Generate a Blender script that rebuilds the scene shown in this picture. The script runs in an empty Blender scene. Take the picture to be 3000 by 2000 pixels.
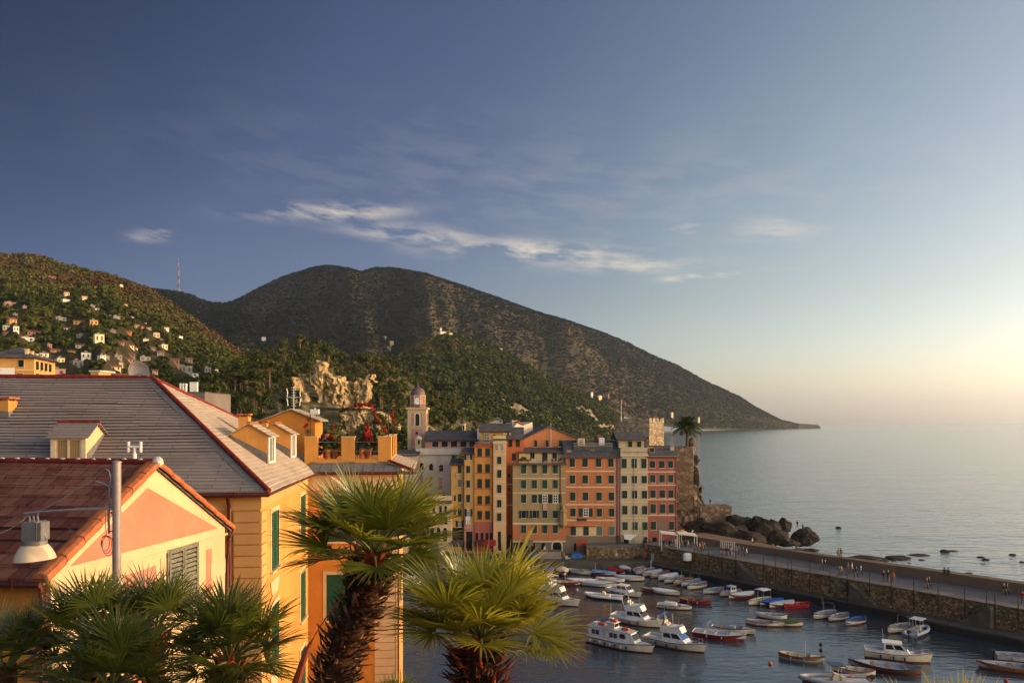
import bpy, math, random
import numpy as np
from mathutils import Vector, Matrix
rnd = random.Random(7)
C = bpy.context.scene.collection
F, H, HOR = 2166.7, 28.0, 1237.0      # lens scale, camera height, level of the horizon

def P(px, py, Y):                     # place on the sight line of a reference point at a distance Y
    return Vector(((px-1500)/F*Y, Y, H-(py-HOR)/F*Y))
def PZ(px, py, z=0.0):                # the same, on a level surface of height z
    return P(px, py, F*(H-z)/(py-HOR))
def R(a): return math.radians(a)

class MB:                             # collects faces, then becomes ONE mesh object
    def __init__(s): s.v=[]; s.f=[]; s.m=[]; s.T=None; s.mi=0
    def add(s, vs, fs):
        o=len(s.v)
        for p in vs:
            p=Vector(p); s.v.append(s.T@p if s.T else p)
        for f in fs: s.f.append([i+o for i in f]); s.m.append(s.mi)
        return s
    def quad(s,*ps): return s.add(ps,[list(range(len(ps)))])
    def box(s,x0,x1,y0,y1,z0,z1):
        return s.add([(x0,y0,z0),(x1,y0,z0),(x1,y1,z0),(x0,y1,z0),(x0,y0,z1),(x1,y0,z1),(x1,y1,z1),(x0,y1,z1)],
            [(0,3,2,1),(4,5,6,7),(0,1,5,4),(1,2,6,5),(2,3,7,6),(3,0,4,7)])
    def prism(s, poly, d):            # polygon of 3-D points pushed along d
        n=len(poly); d=Vector(d); a=[Vector(p) for p in poly]; b=[p+d for p in a]
        return s.add(a+b,[list(range(n))[::-1], list(range(n,2*n))]+[(i,(i+1)%n,n+(i+1)%n,n+i) for i in range(n)])
    def slab(s, pts, t):              # thick sheet
        return s.prism(pts,(0,0,-t))
    def tube(s, pts, r, n=6, r1=None, cap=True):
        pts=[Vector(p) for p in pts]; N=len(pts); o=[]; fs=[]
        for i,p in enumerate(pts):
            t=(pts[min(i+1,N-1)]-pts[max(i-1,0)]).normalized()
            u=t.cross(Vector((0,0,1)) if abs(t.z)<.9 else Vector((1,0,0))).normalized(); w=t.cross(u)
            rr=r if r1 is None else r+(r1-r)*i/(N-1)
            if callable(r): rr=r(i/(N-1))
            for k in range(n):
                a=2*math.pi*k/n; o.append(p+u*math.cos(a)*rr+w*math.sin(a)*rr)
        for i in range(N-1):
            for k in range(n): fs.append((i*n+k,i*n+(k+1)%n,(i+1)*n+(k+1)%n,(i+1)*n+k))
        if cap: fs.append(tuple(range(n))[::-1]); fs.append(tuple(range((N-1)*n,N*n)))
        return s.add(o,fs)
    def lathe(s, prof, c=(0,0,0), n=16, sx=1, sy=1):   # profile of (radius, z)
        c=Vector(c); o=[]; fs=[]
        for r,z in prof:
            for k in range(n):
                a=2*math.pi*(k+.5)/n; o.append(c+Vector((r*math.cos(a)*sx,r*math.sin(a)*sy,z)))
        for i in range(len(prof)-1):
            for k in range(n): fs.append((i*n+k,i*n+(k+1)%n,(i+1)*n+(k+1)%n,(i+1)*n+k))
        fs.append(tuple(range(n))[::-1]); L=(len(prof)-1)*n; fs.append(tuple(range(L,L+n)))
        return s.add(o,fs)
    def loft(s, secs, closed=False, cap=True):   # list of rings/strips of the same count
        n=len(secs[0]); o=[p for q in secs for p in q]; fs=[]
        for i in range(len(secs)-1):
            for k in range(n if closed else n-1):
                fs.append((i*n+k,i*n+(k+1)%n,(i+1)*n+(k+1)%n,(i+1)*n+k))
        if cap: fs.append(tuple(range(n))[::-1]); fs.append(tuple(range((len(secs)-1)*n,len(secs)*n)))
        return s.add(o,fs)
    def ico(s, c, r, sub=1, sc=(1,1,1), jit=0, rg=None):
        V,Fc=ICO[sub]; rg=rg or rnd; c=Vector(c)
        return s.add([c+Vector((p[0]*sc[0],p[1]*sc[1],p[2]*sc[2]))*r*(1+jit*(rg.random()-.5)*2) for p in V],Fc)
    def mesh(s, name, mats):
        me=bpy.data.meshes.new(name); me.from_pydata([tuple(p) for p in s.v],[],s.f)
        for m in (mats if isinstance(mats,(list,tuple)) else [mats]): me.materials.append(m)
        if any(s.m): me.polygons.foreach_set('material_index',s.m)
        me.validate(); me.update(); return me
    def build(s, name, mats, parent=None, smooth=False, label=None):
        me=s.mesh(name,mats)
        if smooth: shade(me)
        o=bpy.data.objects.new(name,me); C.objects.link(o)
        if parent: o.parent=parent
        if label: o['label']=label
        return o
def shade(me, ang=40):
    me.polygons.foreach_set('use_smooth',[True]*len(me.polygons))
    try: me.set_sharp_from_angle(angle=R(ang))
    except Exception: pass

def ico_data(sub):
    t=(1+5**.5)/2
    V=[Vector(p).normalized() for p in [(-1,t,0),(1,t,0),(-1,-t,0),(1,-t,0),(0,-1,t),(0,1,t),(0,-1,-t),(0,1,-t),(t,0,-1),(t,0,1),(-t,0,-1),(-t,0,1)]]
    Fc=[(0,11,5),(0,5,1),(0,1,7),(0,7,10),(0,10,11),(1,5,9),(5,11,4),(11,10,2),(10,7,6),(7,1,8),(3,9,4),(3,4,2),(3,2,6),(3,6,8),(3,8,9),(4,9,5),(2,4,11),(6,2,10),(8,6,7),(9,8,1)]
    for _ in range(sub):
        cache={}; N=[]
        def mid(a,b):
            k=(min(a,b),max(a,b))
            if k not in cache: V.append(((V[a]+V[b])/2).normalized()); cache[k]=len(V)-1
            return cache[k]
        for a,b,c in Fc:
            x,y,z=mid(a,b),mid(b,c),mid(c,a); N+=[(a,x,z),(b,y,x),(c,z,y),(x,y,z)]
        Fc=N
    return V,Fc
ICO=[ico_data(i) for i in range(4)]

def tag(o, label=None, cat=None, group=None, kind=None):
    if label: o['label']=label
    if cat: o['category']=cat
    if group: o['group']=group
    if kind: o['kind']=kind
    return o
def thing(name, label, cat, loc=(0,0,0), rz=0, group=None):
    o=bpy.data.objects.new(name,None); o.empty_display_size=.2; C.objects.link(o)
    o.location=loc; o.rotation_euler=(0,0,rz)
    return tag(o,label,cat,group)
def copy_tree(o, parent=None):
    c=o.copy(); C.objects.link(c)
    if parent: c.parent=parent
    for ch in list(o.children): copy_tree(ch,c)
    return c
def npmesh(name, V, Q, mats, mi=None, attr=None):
    me=bpy.data.meshes.new(name); V=np.asarray(V,np.float32); Q=np.asarray(Q,np.int32); k=Q.shape[1]
    me.vertices.add(len(V)); me.vertices.foreach_set('co',V.ravel())
    me.loops.add(Q.size); me.loops.foreach_set('vertex_index',Q.ravel())
    me.polygons.add(len(Q)); me.polygons.foreach_set('loop_start',np.arange(0,Q.size,k,dtype=np.int32))
    if mi is not None: me.polygons.foreach_set('material_index',np.asarray(mi,np.int32))
    for m in (mats if isinstance(mats,(list,tuple)) else [mats]): me.materials.append(m)
    if attr is not None:
        a=me.attributes.new('tone','FLOAT','POINT'); a.data.foreach_set('value',np.asarray(attr,np.float32))
    me.update(calc_edges=True); return me
def npobj(name,*a,parent=None,**k):
    o=bpy.data.objects.new(name,npmesh(name,*a,**k)); C.objects.link(o)
    if parent: o.parent=parent
    return o

# value noise on arrays -------------------------------------------------------
_T=np.random.RandomState(3).rand(256,256)
def vnoise(x,y):
    x=np.asarray(x,float); y=np.asarray(y,float)
    xi=np.floor(x).astype(int); yi=np.floor(y).astype(int); fx=x-xi; fy=y-yi
    fx=fx*fx*(3-2*fx); fy=fy*fy*(3-2*fy)
    g=lambda a,b:_T[a&255,b&255]
    return (g(xi,yi)*(1-fx)+g(xi+1,yi)*fx)*(1-fy)+(g(xi,yi+1)*(1-fx)+g(xi+1,yi+1)*fx)*fy
def fbm(x,y,o=4):
    s=0;a=.5
    for i in range(o): s=s+a*vnoise(x*2**i+17*i,y*2**i+5*i); a*=.5
    return s/(1-.5**o)

# materials -------------------------------------------------------------------
def lin(c):                            # sRGB 0..255 -> linear
    return tuple(((x/255)/12.92 if x/255<=.04045 else ((x/255+.055)/1.055)**2.4) for x in c)
class NT:
    def __init__(s,name):
        s.mat=bpy.data.materials.new(name); s.mat.use_nodes=True; s.t=s.mat.node_tree
        s.b=s.t.nodes['Principled BSDF']; s.out=s.t.nodes['Material Output']; s._co={}
    def n(s,typ,ins=None,**props):
        nd=s.t.nodes.new(typ)
        for k,v in props.items(): setattr(nd,k,v)
        for k,v in (ins or {}).items(): s.set(nd.inputs[k],v)
        return nd
    def set(s,sock,v):
        if isinstance(v,bpy.types.NodeSocket): s.t.links.new(v,sock)
        elif isinstance(v,bpy.types.Node): s.t.links.new(v.outputs[0],sock)
        else:
            if sock.type=='RGBA' and len(v)==3: v=(*v,1)
            sock.default_value=v
    def co(s,which='Object',scale=None,rot=None):
        k=(which,scale,rot)
        if k not in s._co:
            tc=s.n('ShaderNodeTexCoord').outputs[which]
            if scale or rot:
                mp=s.n('ShaderNodeMapping',{'Vector':tc})
                if scale: mp.inputs['Scale'].default_value=scale
                if rot: mp.inputs['Rotation'].default_value=rot
                tc=mp.outputs[0]
            s._co[k]=tc
        return s._co[k]
    def noise(s,scale,detail=4,rough=.55,vec=None,col=False):
        nd=s.n('ShaderNodeTexNoise',{'Vector':vec or s.co(),'Scale':scale,'Detail':detail,'Roughness':rough})
        return nd.outputs[1 if col else 0]
    def ramp(s,fac,stops,interp='LINEAR'):
        nd=s.n('ShaderNodeValToRGB',{'Fac':fac}); cr=nd.color_ramp; cr.interpolation=interp
        while len(cr.elements)<len(stops): cr.elements.new(.5)
        for e,(p,c) in zip(cr.elements,stops):
            e.position=p; e.color=(*c,1) if isinstance(c,(tuple,list)) else (c,c,c,1)
        return nd.outputs[0]
    def mix(s,f,a,b,mode='MIX'):
        nd=s.n('ShaderNodeMix',data_type='RGBA',blend_type=mode,clamp_result=False)
        s.set(nd.inputs[0],f); s.set(nd.inputs[6],a); s.set(nd.inputs[7],b); return nd.outputs[2]
    def math(s,op,a,b=0.0,c=None,clamp=False):
        nd=s.n('ShaderNodeMath',operation=op,use_clamp=clamp); s.set(nd.inputs[0],a); s.set(nd.inputs[1],b)
        if c is not None: s.set(nd.inputs[2],c)
        return nd.outputs[0]
    def bump(s,h,strength=.4,dist=.02,prev=None):
        nd=s.n('ShaderNodeBump',{'Height':h,'Strength':strength,'Distance':dist})
        if prev: s.set(nd.inputs['Normal'],prev)
        return nd.outputs[0]
    def fin(s,col,rough=.8,normal=None,metal=0,spec=.3):
        s.set(s.b.inputs['Base Color'],col); s.set(s.b.inputs['Roughness'],rough)
        s.b.inputs['Metallic'].default_value=metal; s.b.inputs['Specular IOR Level'].default_value=spec
        if normal: s.set(s.b.inputs['Normal'],normal)
        return s.mat
def dk(c,k): return tuple(x*k for x in c)
def plain(name,col,rough=.6,metal=0,var=.2,scale=6,bump=.15,spec=.3):
    n=NT(name); f=n.noise(scale,5)
    c=n.mix(n.math('MULTIPLY',n.math('SUBTRACT',f,.35,clamp=True),2.2,clamp=True),dk(col,1-var),dk(col,1+var*.6))
    return n.fin(c,rough,n.bump(n.noise(scale*5,3),bump,.01) if bump else None,metal,spec)
def plaster(name,col,stain=.35,scale=1.0,dirt=(.10,.075,.05)):
    n=NT(name)
    big=n.noise(.35*scale,5,.6); fine=n.noise(3*scale,6,.65)
    st=n.noise(1.0,6,.7,vec=n.co('Object',(1.6*scale,1.6*scale,.12*scale)))
    c=n.mix(n.ramp(big,[(.3,0),(.7,1)]),dk(col,.80),dk(col,1.10))
    c=n.mix(n.math('MULTIPLY',n.ramp(fine,[(.35,0),(.75,1)]),.30),c,dk(col,.68))
    c=n.mix(n.math('MULTIPLY',n.ramp(st,[(.50,0),(.78,1)]),stain),c,dirt)
    pt=n.noise(.9*scale,3,.5,vec=n.co('Object',(1,1.3,.8)))
    c=n.mix(n.math('MULTIPLY',n.ramp(pt,[(.60,0),(.66,1)]),.22),c,dk(col,1.35))
    return n.fin(c,.9,n.bump(n.noise(14*scale,5),.25,.01),spec=.15)
def rubble(name,cols,scale=2.2,bumpd=.12,mortar=(.12,.09,.06),z=1.5):
    n=NT(name); v=n.co('Object',(1,1,z))
    w=n.mix(.12,v,n.noise(2.0,3,col=True,vec=v))
    vo=n.n('ShaderNodeTexVoronoi',{'Vector':w,'Scale':scale}); ed=n.n('ShaderNodeTexVoronoi',{'Vector':w,'Scale':scale},feature='DISTANCE_TO_EDGE')
    g=n.n('ShaderNodeSeparateColor',{0:vo.outputs['Color']}).outputs[0]
    k=len(cols); c=n.ramp(g,[(i/(k-1),cols[i]) for i in range(k)])
    c=n.mix(n.math('MULTIPLY',n.ramp(n.noise(.25,5),[(.35,0),(.7,1)]),.5),c,dk(mortar,.8))
    e=n.ramp(ed.outputs[0],[(.0,0),(.09,1)]); c=n.mix(e,mortar,c)
    h=n.math('ADD',e,n.math('MULTIPLY',n.noise(9,5),.6))
    return n.fin(c,.95,n.bump(h,.8,bumpd),spec=.1)

# camera ----------------------------------------------------------------------
cd=bpy.data.cameras.new('camera'); cam=bpy.data.objects.new('camera',cd); C.objects.link(cam)
cam.location=(0,0,H); cam.rotation_euler=(R(90),0,0)
cd.sensor_width=36; cd.lens=F/3000*36; cd.shift_y=(HOR-1000)/3000; cd.clip_start=.1; cd.clip_end=60000
sc=bpy.context.scene; sc.camera=cam
sc.view_settings.view_transform='Standard'; sc.view_settings.look='None'; sc.view_settings.exposure=.10; sc.view_settings.gamma=1
try:
    sc.cycles.use_denoising=True; sc.cycles.denoiser='OPENIMAGEDENOISE'
    sc.cycles.max_bounces=6; sc.cycles.diffuse_bounces=3; sc.cycles.glossy_bounces=3; sc.cycles.transmission_bounces=3
    sc.cycles.volume_bounces=0; sc.cycles.sample_clamp_indirect=8; sc.cycles.caustics_reflective=False; sc.cycles.caustics_refractive=False
except Exception: pass
# materials of the near houses -----------------------------------------------------
M_ochre=plaster('ochre_plaster',(.63,.285,.068),.32,1.0,(.26,.13,.05))
M_ochre_deep=plaster('deep_ochre_plaster',(.58,.225,.04),.14,1.0,(.22,.10,.04))
M_cream=plaster('cream_plaster',(.66,.455,.25),.30,1.0,(.36,.24,.12))
M_quoin=plaster('quoin_plaster',(.62,.33,.12),.12,1.0,(.25,.13,.06))
M_pink=plaster('salmon_plaster',(.68,.205,.125),.22,1.2,(.36,.14,.09))
M_green=plain('green_shutter_paint',(.010,.070,.030),.5,var=.3,scale=9)
M_greygreen=plain('weathered_shutter_paint',(.20,.19,.13),.7,var=.45,scale=7)
M_white=plain('white_paint',(.74,.70,.62),.5,var=.12)
M_metal=plain('galvanised_steel',(.42,.40,.39),.38,metal=.8,var=.2,scale=3)
M_darkmetal=plain('dark_iron',(.035,.028,.025),.5,metal=.4,var=.3)
M_copper=plain('painted_gutter',(.115,.028,.018),.45,metal=.2,var=.35)
M_terra=plain('terracotta_tile',(.46,.135,.045),.8,var=.4,scale=5)
M_redcap=plain('red_ridge_tile',(.21,.020,.013),.75,var=.45,scale=6)
M_mortar=plain('lime_mortar',(.62,.55,.45),.9,var=.2,scale=8)
M_slateedge=plain('slate_edging',(.17,.155,.14),.8,var=.3,scale=4)
def glass_mat(name,col=(.02,.025,.03),rough=.08):
    n=NT(name); c=n.mix(n.noise(1.3,2),dk(col,.7),dk(col,1.5)); return n.fin(c,rough,spec=.6)
M_glass=glass_mat('window_glass')
def curtain_mat():
    n=NT('curtained_glass'); wv=n.n('ShaderNodeTexWave',{'Vector':n.co(),'Scale':5.5,'Distortion':1.5,'Detail':2})
    return n.fin(n.mix(wv.outputs[0],(.22,.13,.05),(.36,.24,.11)),.35,spec=.5)
M_curtain=curtain_mat()
def slate_mat(name,rot,a,b,ln,bw=.42,rh=.155):
    n=NT(name); v=n.co('Object',None,(0,0,rot)) if rot else n.co()
    br=n.n('ShaderNodeTexBrick',{'Vector':v,'Color1':a,'Color2':b,'Mortar':ln,'Scale':1.0,'Mortar Size':.012,'Brick Width':bw,'Row Height':rh,'Bias':0.0})
    c=n.mix(n.math('MULTIPLY',n.ramp(n.noise(.5,6,.65),[(.3,0),(.7,1)]),.45),br.outputs[0],dk(a,.62))
    lich=n.noise(5,5,.7); c=n.mix(n.math('MULTIPLY',n.ramp(lich,[(.58,0),(.72,1)]),.30),c,(.40,.34,.22))
    st=n.noise(1,5,.6,vec=n.co('Object',(.5,.5,1)))
    c=n.mix(n.math('MULTIPLY',n.ramp(st,[(.5,0),(.7,1)]),.25),c,(.11,.07,.05))
    return n.fin(c,.78,n.bump(n.noise(18,4),.3,.01),spec=.25)
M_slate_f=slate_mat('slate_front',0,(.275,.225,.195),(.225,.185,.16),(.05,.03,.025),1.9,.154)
M_slate_r=slate_mat('slate_side_sun_toned',R(90),(.40,.32,.235),(.33,.26,.19),(.55,.47,.36),.5,.17)  # same slate lightened: sunlight painted into the side slope colour
M_clay=slate_mat('clay_roof_tiles',0,(.125,.030,.017),(.26,.105,.062),(.025,.008,.006),.38,.38)

# light and sky ---------------------------------------------------------------
SUN_AZ, SUN_EL = 8.0, 11.0             # degrees ahead of due right, above the horizon
sd=Vector((math.cos(R(SUN_AZ))*math.cos(R(SUN_EL)), math.sin(R(SUN_AZ))*math.cos(R(SUN_EL)), math.sin(R(SUN_EL))))
sl=bpy.data.lights.new('sun','SUN'); sl.energy=3.9; sl.angle=R(.5); sl.color=(1,.71,.42)
so=bpy.data.objects.new('sun',sl); C.objects.link(so); so.rotation_euler=(-sd).to_track_quat('-Z','Y').to_euler(); so.location=(200,30,120)
W=bpy.data.worlds.new('World'); sc.world=W; W.use_nodes=True
class WT(NT):
    def __init__(s): s.t=W.node_tree; s._co={}
w=WT(); bg=W.node_tree.nodes['Background']
sky=w.n('ShaderNodeTexSky',sky_type='NISHITA'); sky.sun_disc=False; sky.sun_elevation=R(SUN_EL); sky.sun_rotation=R(90-SUN_AZ)
sky.air_density=1.0; sky.dust_density=1.2; sky.ozone_density=2.5; sky.altitude=30
d=w.co('Generated'); sp=w.n('ShaderNodeSeparateXYZ',{0:d}); dx,dy,dz=sp.outputs
col=sky.outputs[0]
# evening sky grading: deep blue away from the sun, pale gold towards it, plus an added warm fill behind the viewpoint
sunward=w.math('ADD',w.math('MULTIPLY',dx,.80),w.math('MULTIPLY',dz,-.55))
tint=w.ramp(w.math('MULTIPLY_ADD',sunward,.5,.5),[(.05,(.17,.19,.35)),(.22,(.49,.46,.64)),(.38,(.92,.77,.88)),(.55,(1.66,1.33,1.10)),(.72,(2.1,1.66,1.34)),(1,(1.9,1.55,1.34))])
col=w.mix(1.0,col,tint,'MULTIPLY')
back=w.ramp(w.math('MULTIPLY_ADD',dy,-.5,.5),[(.30,(1,1,1)),(.52,(2.6,2.4,2.1)),(.75,(7.0,5.6,3.9)),(1,(8.4,6.6,4.3))])  # unseen sky behind brightened and warmed to fill the shaded fronts
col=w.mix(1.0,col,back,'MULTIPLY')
av=Vector((-.72,.5,.62)).normalized(); dt=w.n('ShaderNodeVectorMath',{0:d,1:tuple(av)},operation='DOT_PRODUCT').outputs['Value']
col=w.mix(1.0,col,w.ramp(dt,[(.80,1.0),(.93,.62),(1.0,.16)]),'MULTIPLY')
col=w.mix(1.0,col,w.ramp(dz,[(0,(1.20,1.40,2.05)),(.05,(1.2,1.25,1.4)),(.16,(1.05,1.05,1.05)),(.3,(1,1,1))]),'MULTIPLY')
# thin clouds: bearings and heights in the sky
u=w.math('ARCTAN2',dx,dy); hor=w.math('SQRT',w.math('ADD',w.math('MULTIPLY',dx,dx),w.math('MULTIPLY',dy,dy))); el=w.math('ARCTAN2',dz,hor)
cv=w.n('ShaderNodeCombineXYZ',{0:w.math('MULTIPLY',u,9),1:w.math('MULTIPLY',w.math('ADD',el,w.math('MULTIPLY',u,.10)),34),2:0.0}).outputs[0]
nz=w.noise(1.15,7,.62,vec=cv)
def blob(cu,ce,ru,re,tilt=0,amp=1):
    a=w.math('DIVIDE',w.math('SUBTRACT',u,cu),ru); b=w.math('DIVIDE',w.math('SUBTRACT',w.math('SUBTRACT',el,ce),w.math('MULTIPLY',w.math('SUBTRACT',u,cu),tilt)),re)
    q=w.math('ADD',w.math('MULTIPLY',a,a),w.math('MULTIPLY',b,b))
    return w.math('MULTIPLY',w.math('EXPONENT',w.math('MULTIPLY',q,-1)),amp)
def pb(x0,x1,y,hh,tilt=0,amp=1):
    uc=((x0+x1)/2-1500)/F; ec=(HOR-y)/F
    return blob(math.atan(uc),math.atan(ec/math.sqrt(1+uc*uc)),(x1-x0)/2/F*.9,hh/F,tilt,amp)
tot=None
for a in [(770,1180,622,22,.07,1),(1030,1420,690,26,-.05,.85),(1250,1880,738,30,-.05,1.05),(1600,2050,775,24,-.05,.75),(1900,2250,808,9,.03,1.05),
          (1950,2100,668,12,-.02,.6),(2150,2400,670,34,0,.5),(400,500,688,16,.12,.8),(700,2900,560,160,-.05,.10)]:
    b=pb(*a); tot=b if tot is None else w.math('MAXIMUM',tot,b)
cl=w.math('MULTIPLY',tot,w.ramp(nz,[(.43,0),(.60,1)]))
cl=w.math('MULTIPLY',cl,.95,clamp=True)
col=w.mix(cl,col,(6.6,5.8,4.9))
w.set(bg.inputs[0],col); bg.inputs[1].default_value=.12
# evening haze over the bay
hz_=bpy.data.materials.new('haze_air'); hz_.use_nodes=True; ht=hz_.node_tree; ht.nodes.remove(ht.nodes['Principled BSDF'])
pv=ht.nodes.new('ShaderNodeVolumePrincipled'); pv.inputs['Color'].default_value=(.70,.82,.98,1); pv.inputs['Density'].default_value=5.3e-5; pv.inputs['Anisotropy'].default_value=.6
ht.links.new(pv.outputs[0],ht.nodes['Material Output'].inputs['Volume'])
m=MB(); m.box(-20200,20200,-300,24300,-7,760); tag(m.build('haze',hz_),kind='stuff')
# water -----------------------------------------------------------------------
def water_mat():
    n=NT('sea_water'); g=n.n('ShaderNodeNewGeometry').outputs['Position']
    def nz(sx,sy,sc,det=3,rot=0):
        mp=n.n('ShaderNodeMapping',{'Vector':g}); mp.inputs['Scale'].default_value=(sx,sy,1); mp.inputs['Rotation'].default_value=(0,0,R(rot))
        return n.noise(sc,det,.55,vec=mp.outputs[0])
    sx=n.n('ShaderNodeSeparateXYZ',{0:g})
    # open sea beyond the pier: n = .79x + .613y
    off=n.math('ADD',n.math('MULTIPLY',sx.outputs[0],.79),n.math('MULTIPLY',sx.outputs[1],.613))
    open_=n.ramp(n.math('DIVIDE',off,400),[(.29,0),(.36,1)])
    b1=n.bump(nz(.38,1.0,1.15,4,16),1,.085)
    b2=n.bump(nz(.4,1.0,.30,2,-14),1,.10,b1)
    b3=n.n('ShaderNodeBump',{'Height':nz(.10,.34,1,3,14),'Distance':.40,'Normal':b2}); n.set(b3.inputs['Strength'],open_)
    b4=n.n('ShaderNodeBump',{'Height':nz(.012,.05,1,3,10),'Distance':.7,'Normal':b3.outputs[0]}); n.set(b4.inputs['Strength'],n.math('MULTIPLY',open_,.8))
    c=n.mix(open_,(.026,.038,.048),(.062,.074,.072))
    n.fin(c,n.ramp(open_,[(0,.03),(1,.12)]),b4.outputs[0],spec=.5); n.b.inputs['IOR'].default_value=1.85
    return n.mat
mb=MB()
xs=[-20000,-2000,-300,-100,0,100,300,2000,20000]; ys=[30,100,200,500,2000,8000,24000]
for i in range(len(xs)-1):
    for j in range(len(ys)-1): mb.quad((xs[i],ys[j],0),(xs[i+1],ys[j],0),(xs[i+1],ys[j+1],0),(xs[i],ys[j+1],0))
tag(mb.build('sea',water_mat()),kind='structure')

# hills: a skyline at its distance, a slope down to its foot, spurs and gullies on the way --------
def hill_surface(sky, Yr, Yf, zf, seed, spur=(60,.22), prof=1.0, rough=.012, ridge=None):
    sx=np.array([p[0] for p in sky],float); sy=np.array([p[1] for p in sky],float)
    fr=lambda q,px:np.interp(px,[a[0] for a in q],[a[1] for a in q]) if isinstance(q,list) else np.full_like(np.asarray(px,float),q)
    def surf(px,t):
        px=np.asarray(px,float); t=np.asarray(t,float)
        py=np.interp(px,sx,sy); r=fr(Yr,px); f=fr(Yf,px); z0=fr(zf,px)
        zr=H+(HOR-py)/F*r
        tt=np.clip(t,0,1.6)
        Y=f+(r-f)*tt
        up=np.where(tt<=1,tt**prof,1-(tt-1)*1.1)
        Z=z0+(zr-z0)*up
        X=(px-1500)/F*r*(Y/r)
        # spurs run down the slope
        sp=fbm(px/spur[0]+seed+tt*.9,tt*1.1+seed*2,4)-.5
        win=np.clip(tt*4,0,1)*np.clip((1-tt)*5,0,1)*(tt<1)
        amp=spur[1]*(zr-z0)
        Z=Z+sp*amp*win
        if ridge is not None: Z=Z+ridge(px,tt)*np.clip((1-tt)*6,0,1)*(tt<1)
        Z=Z+(fbm(X*rough+seed,Y*rough,3)-.5)*np.clip((zr-z0)*.04,1,14)*np.clip(tt*3,0,1)*np.clip(abs(1-tt)*8,0.12,1)
        Z=np.where(tt<1,np.minimum(Z,H+(HOR-py)/F*Y*(1-.012*np.clip((1-tt)*8,0,1))-(1-tt)*2),Z)
        return np.stack([X,Y,Z],-1)
    return surf
def hill_obj(name,surf,px0,px1,n,m,mat,t1=1.35):
    px=np.linspace(px0,px1,n); t=np.concatenate([np.linspace(0,1,m),np.linspace(1,t1,8)[1:]]); m=len(t)
    A,B=np.meshgrid(px,t,indexing='ij'); V=surf(A,B).reshape(-1,3)
    i,j=np.meshgrid(np.arange(n-1),np.arange(m-1),indexing='ij'); a=(i*m+j).ravel()
    o=npobj(name,V,np.stack([a,a+m,a+m+1,a+1],-1),mat); shade(o.data,80); tag(o,kind='structure'); return o

def forest_mat(name,stops,isl=.55):
    n=NT(name); r=n.n('ShaderNodeAttribute',attribute_name='tone').outputs['Fac']
    c=n.ramp(r,stops)
    c=n.mix(n.math('MULTIPLY',n.n('ShaderNodeNewGeometry').outputs['Random Per Island'],isl),c,(.02,.025,.008))
    return n.fin(c,.9,spec=.05)
def ground_mat(name,a,b,c3=None,scale=.02):
    n=NT(name); c=n.mix(n.ramp(n.noise(scale,6,.6),[(.38,0),(.62,1)]),a,b)
    if c3: c=n.mix(n.ramp(n.noise(scale*2.7,5),[(.52,0),(.62,1)]),c,c3)
    return n.fin(c,.95,n.bump(n.noise(scale*12,5),.6,1.0),spec=.05)

def leaf_cloud(cent,rad,tone,per,rs,flat=.8,size=.34,shape='round',nj=.45,up=0.):
    """many small leaf-clump faces through the volume of each crown"""
    N=len(cent); k=per
    d=rs.normal(size=(N,k,3)); d/=np.linalg.norm(d,axis=2,keepdims=True)
    # lumps: bias the directions towards a few limbs so that the outline is uneven
    lump=rs.normal(size=(N,5,3)); lump/=np.linalg.norm(lump,axis=2,keepdims=True)
    pick=rs.randint(0,5,(N,k)); L=np.take_along_axis(lump,pick[:,:,None].repeat(3,2),1)
    d=d*.62+L*.55*rs.rand(N,k,1)
    d[...,2]=d[...,2]*flat+ (.10 if shape=='round' else .05)
    if shape=='cone': 
        h=(d[...,2]+.8)/1.6; d[...,0]*=np.clip(1.15-h,.1,1); d[...,1]*=np.clip(1.15-h,.1,1); d[...,2]*=1.85
    rr=(rs.rand(N,k,1)**.33)*rad[:,None,None]
    p=cent[:,None,:]+d*rr
    nrm=d+rs.normal(size=(N,k,3))*nj; nrm[...,2]+=up; nrm/=np.linalg.norm(nrm,axis=2,keepdims=True)
    u=np.cross(nrm,rs.normal(size=(N,k,3))); u/=np.linalg.norm(u,axis=2,keepdims=True); v=np.cross(nrm,u)
    s=(rad[:,None,None]*size*(.55+.9*rs.rand(N,k,1)))
    q=np.stack([p-u*s-v*s*.7,p+u*s*.9-v*s*.5,p+u*s*.7+v*s*.8,p-u*s*.6+v*s*.6],2).reshape(-1,3)
    idx=np.arange(N*k*4).reshape(-1,4)
    tn=np.repeat(np.repeat(tone,k),4)
    tn=np.clip(tn+np.repeat(rs.normal(size=N*k)*.05,4),0,1)
    return q,idx,tn
def scatter(surf,sky,px0,px1,n,rs,tmin=.02,tmax=1.0,wfn=None):
    px=rs.uniform(px0,px1,n); t=rs.uniform(tmin,tmax,n)
    if wfn is not None:
        k=wfn(px,t)>rs.rand(n); px,t=px[k],t[k]
    return px,t,surf(px,t)

rs=np.random.RandomState(11)
G1=[(0,(.036,.045,.013)),(.35,(.074,.080,.021)),(.6,(.110,.092,.028)),(.8,(.088,.058,.026)),(1,(.094,.050,.024))]
MF=forest_mat('forest_leaves',G1)
MFAR=forest_mat('far_forest_leaves',[(0,(.018,.026,.011)),(.4,(.031,.041,.016)),(.7,(.044,.050,.019)),(1,(.064,.055,.025))],.3)
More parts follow.
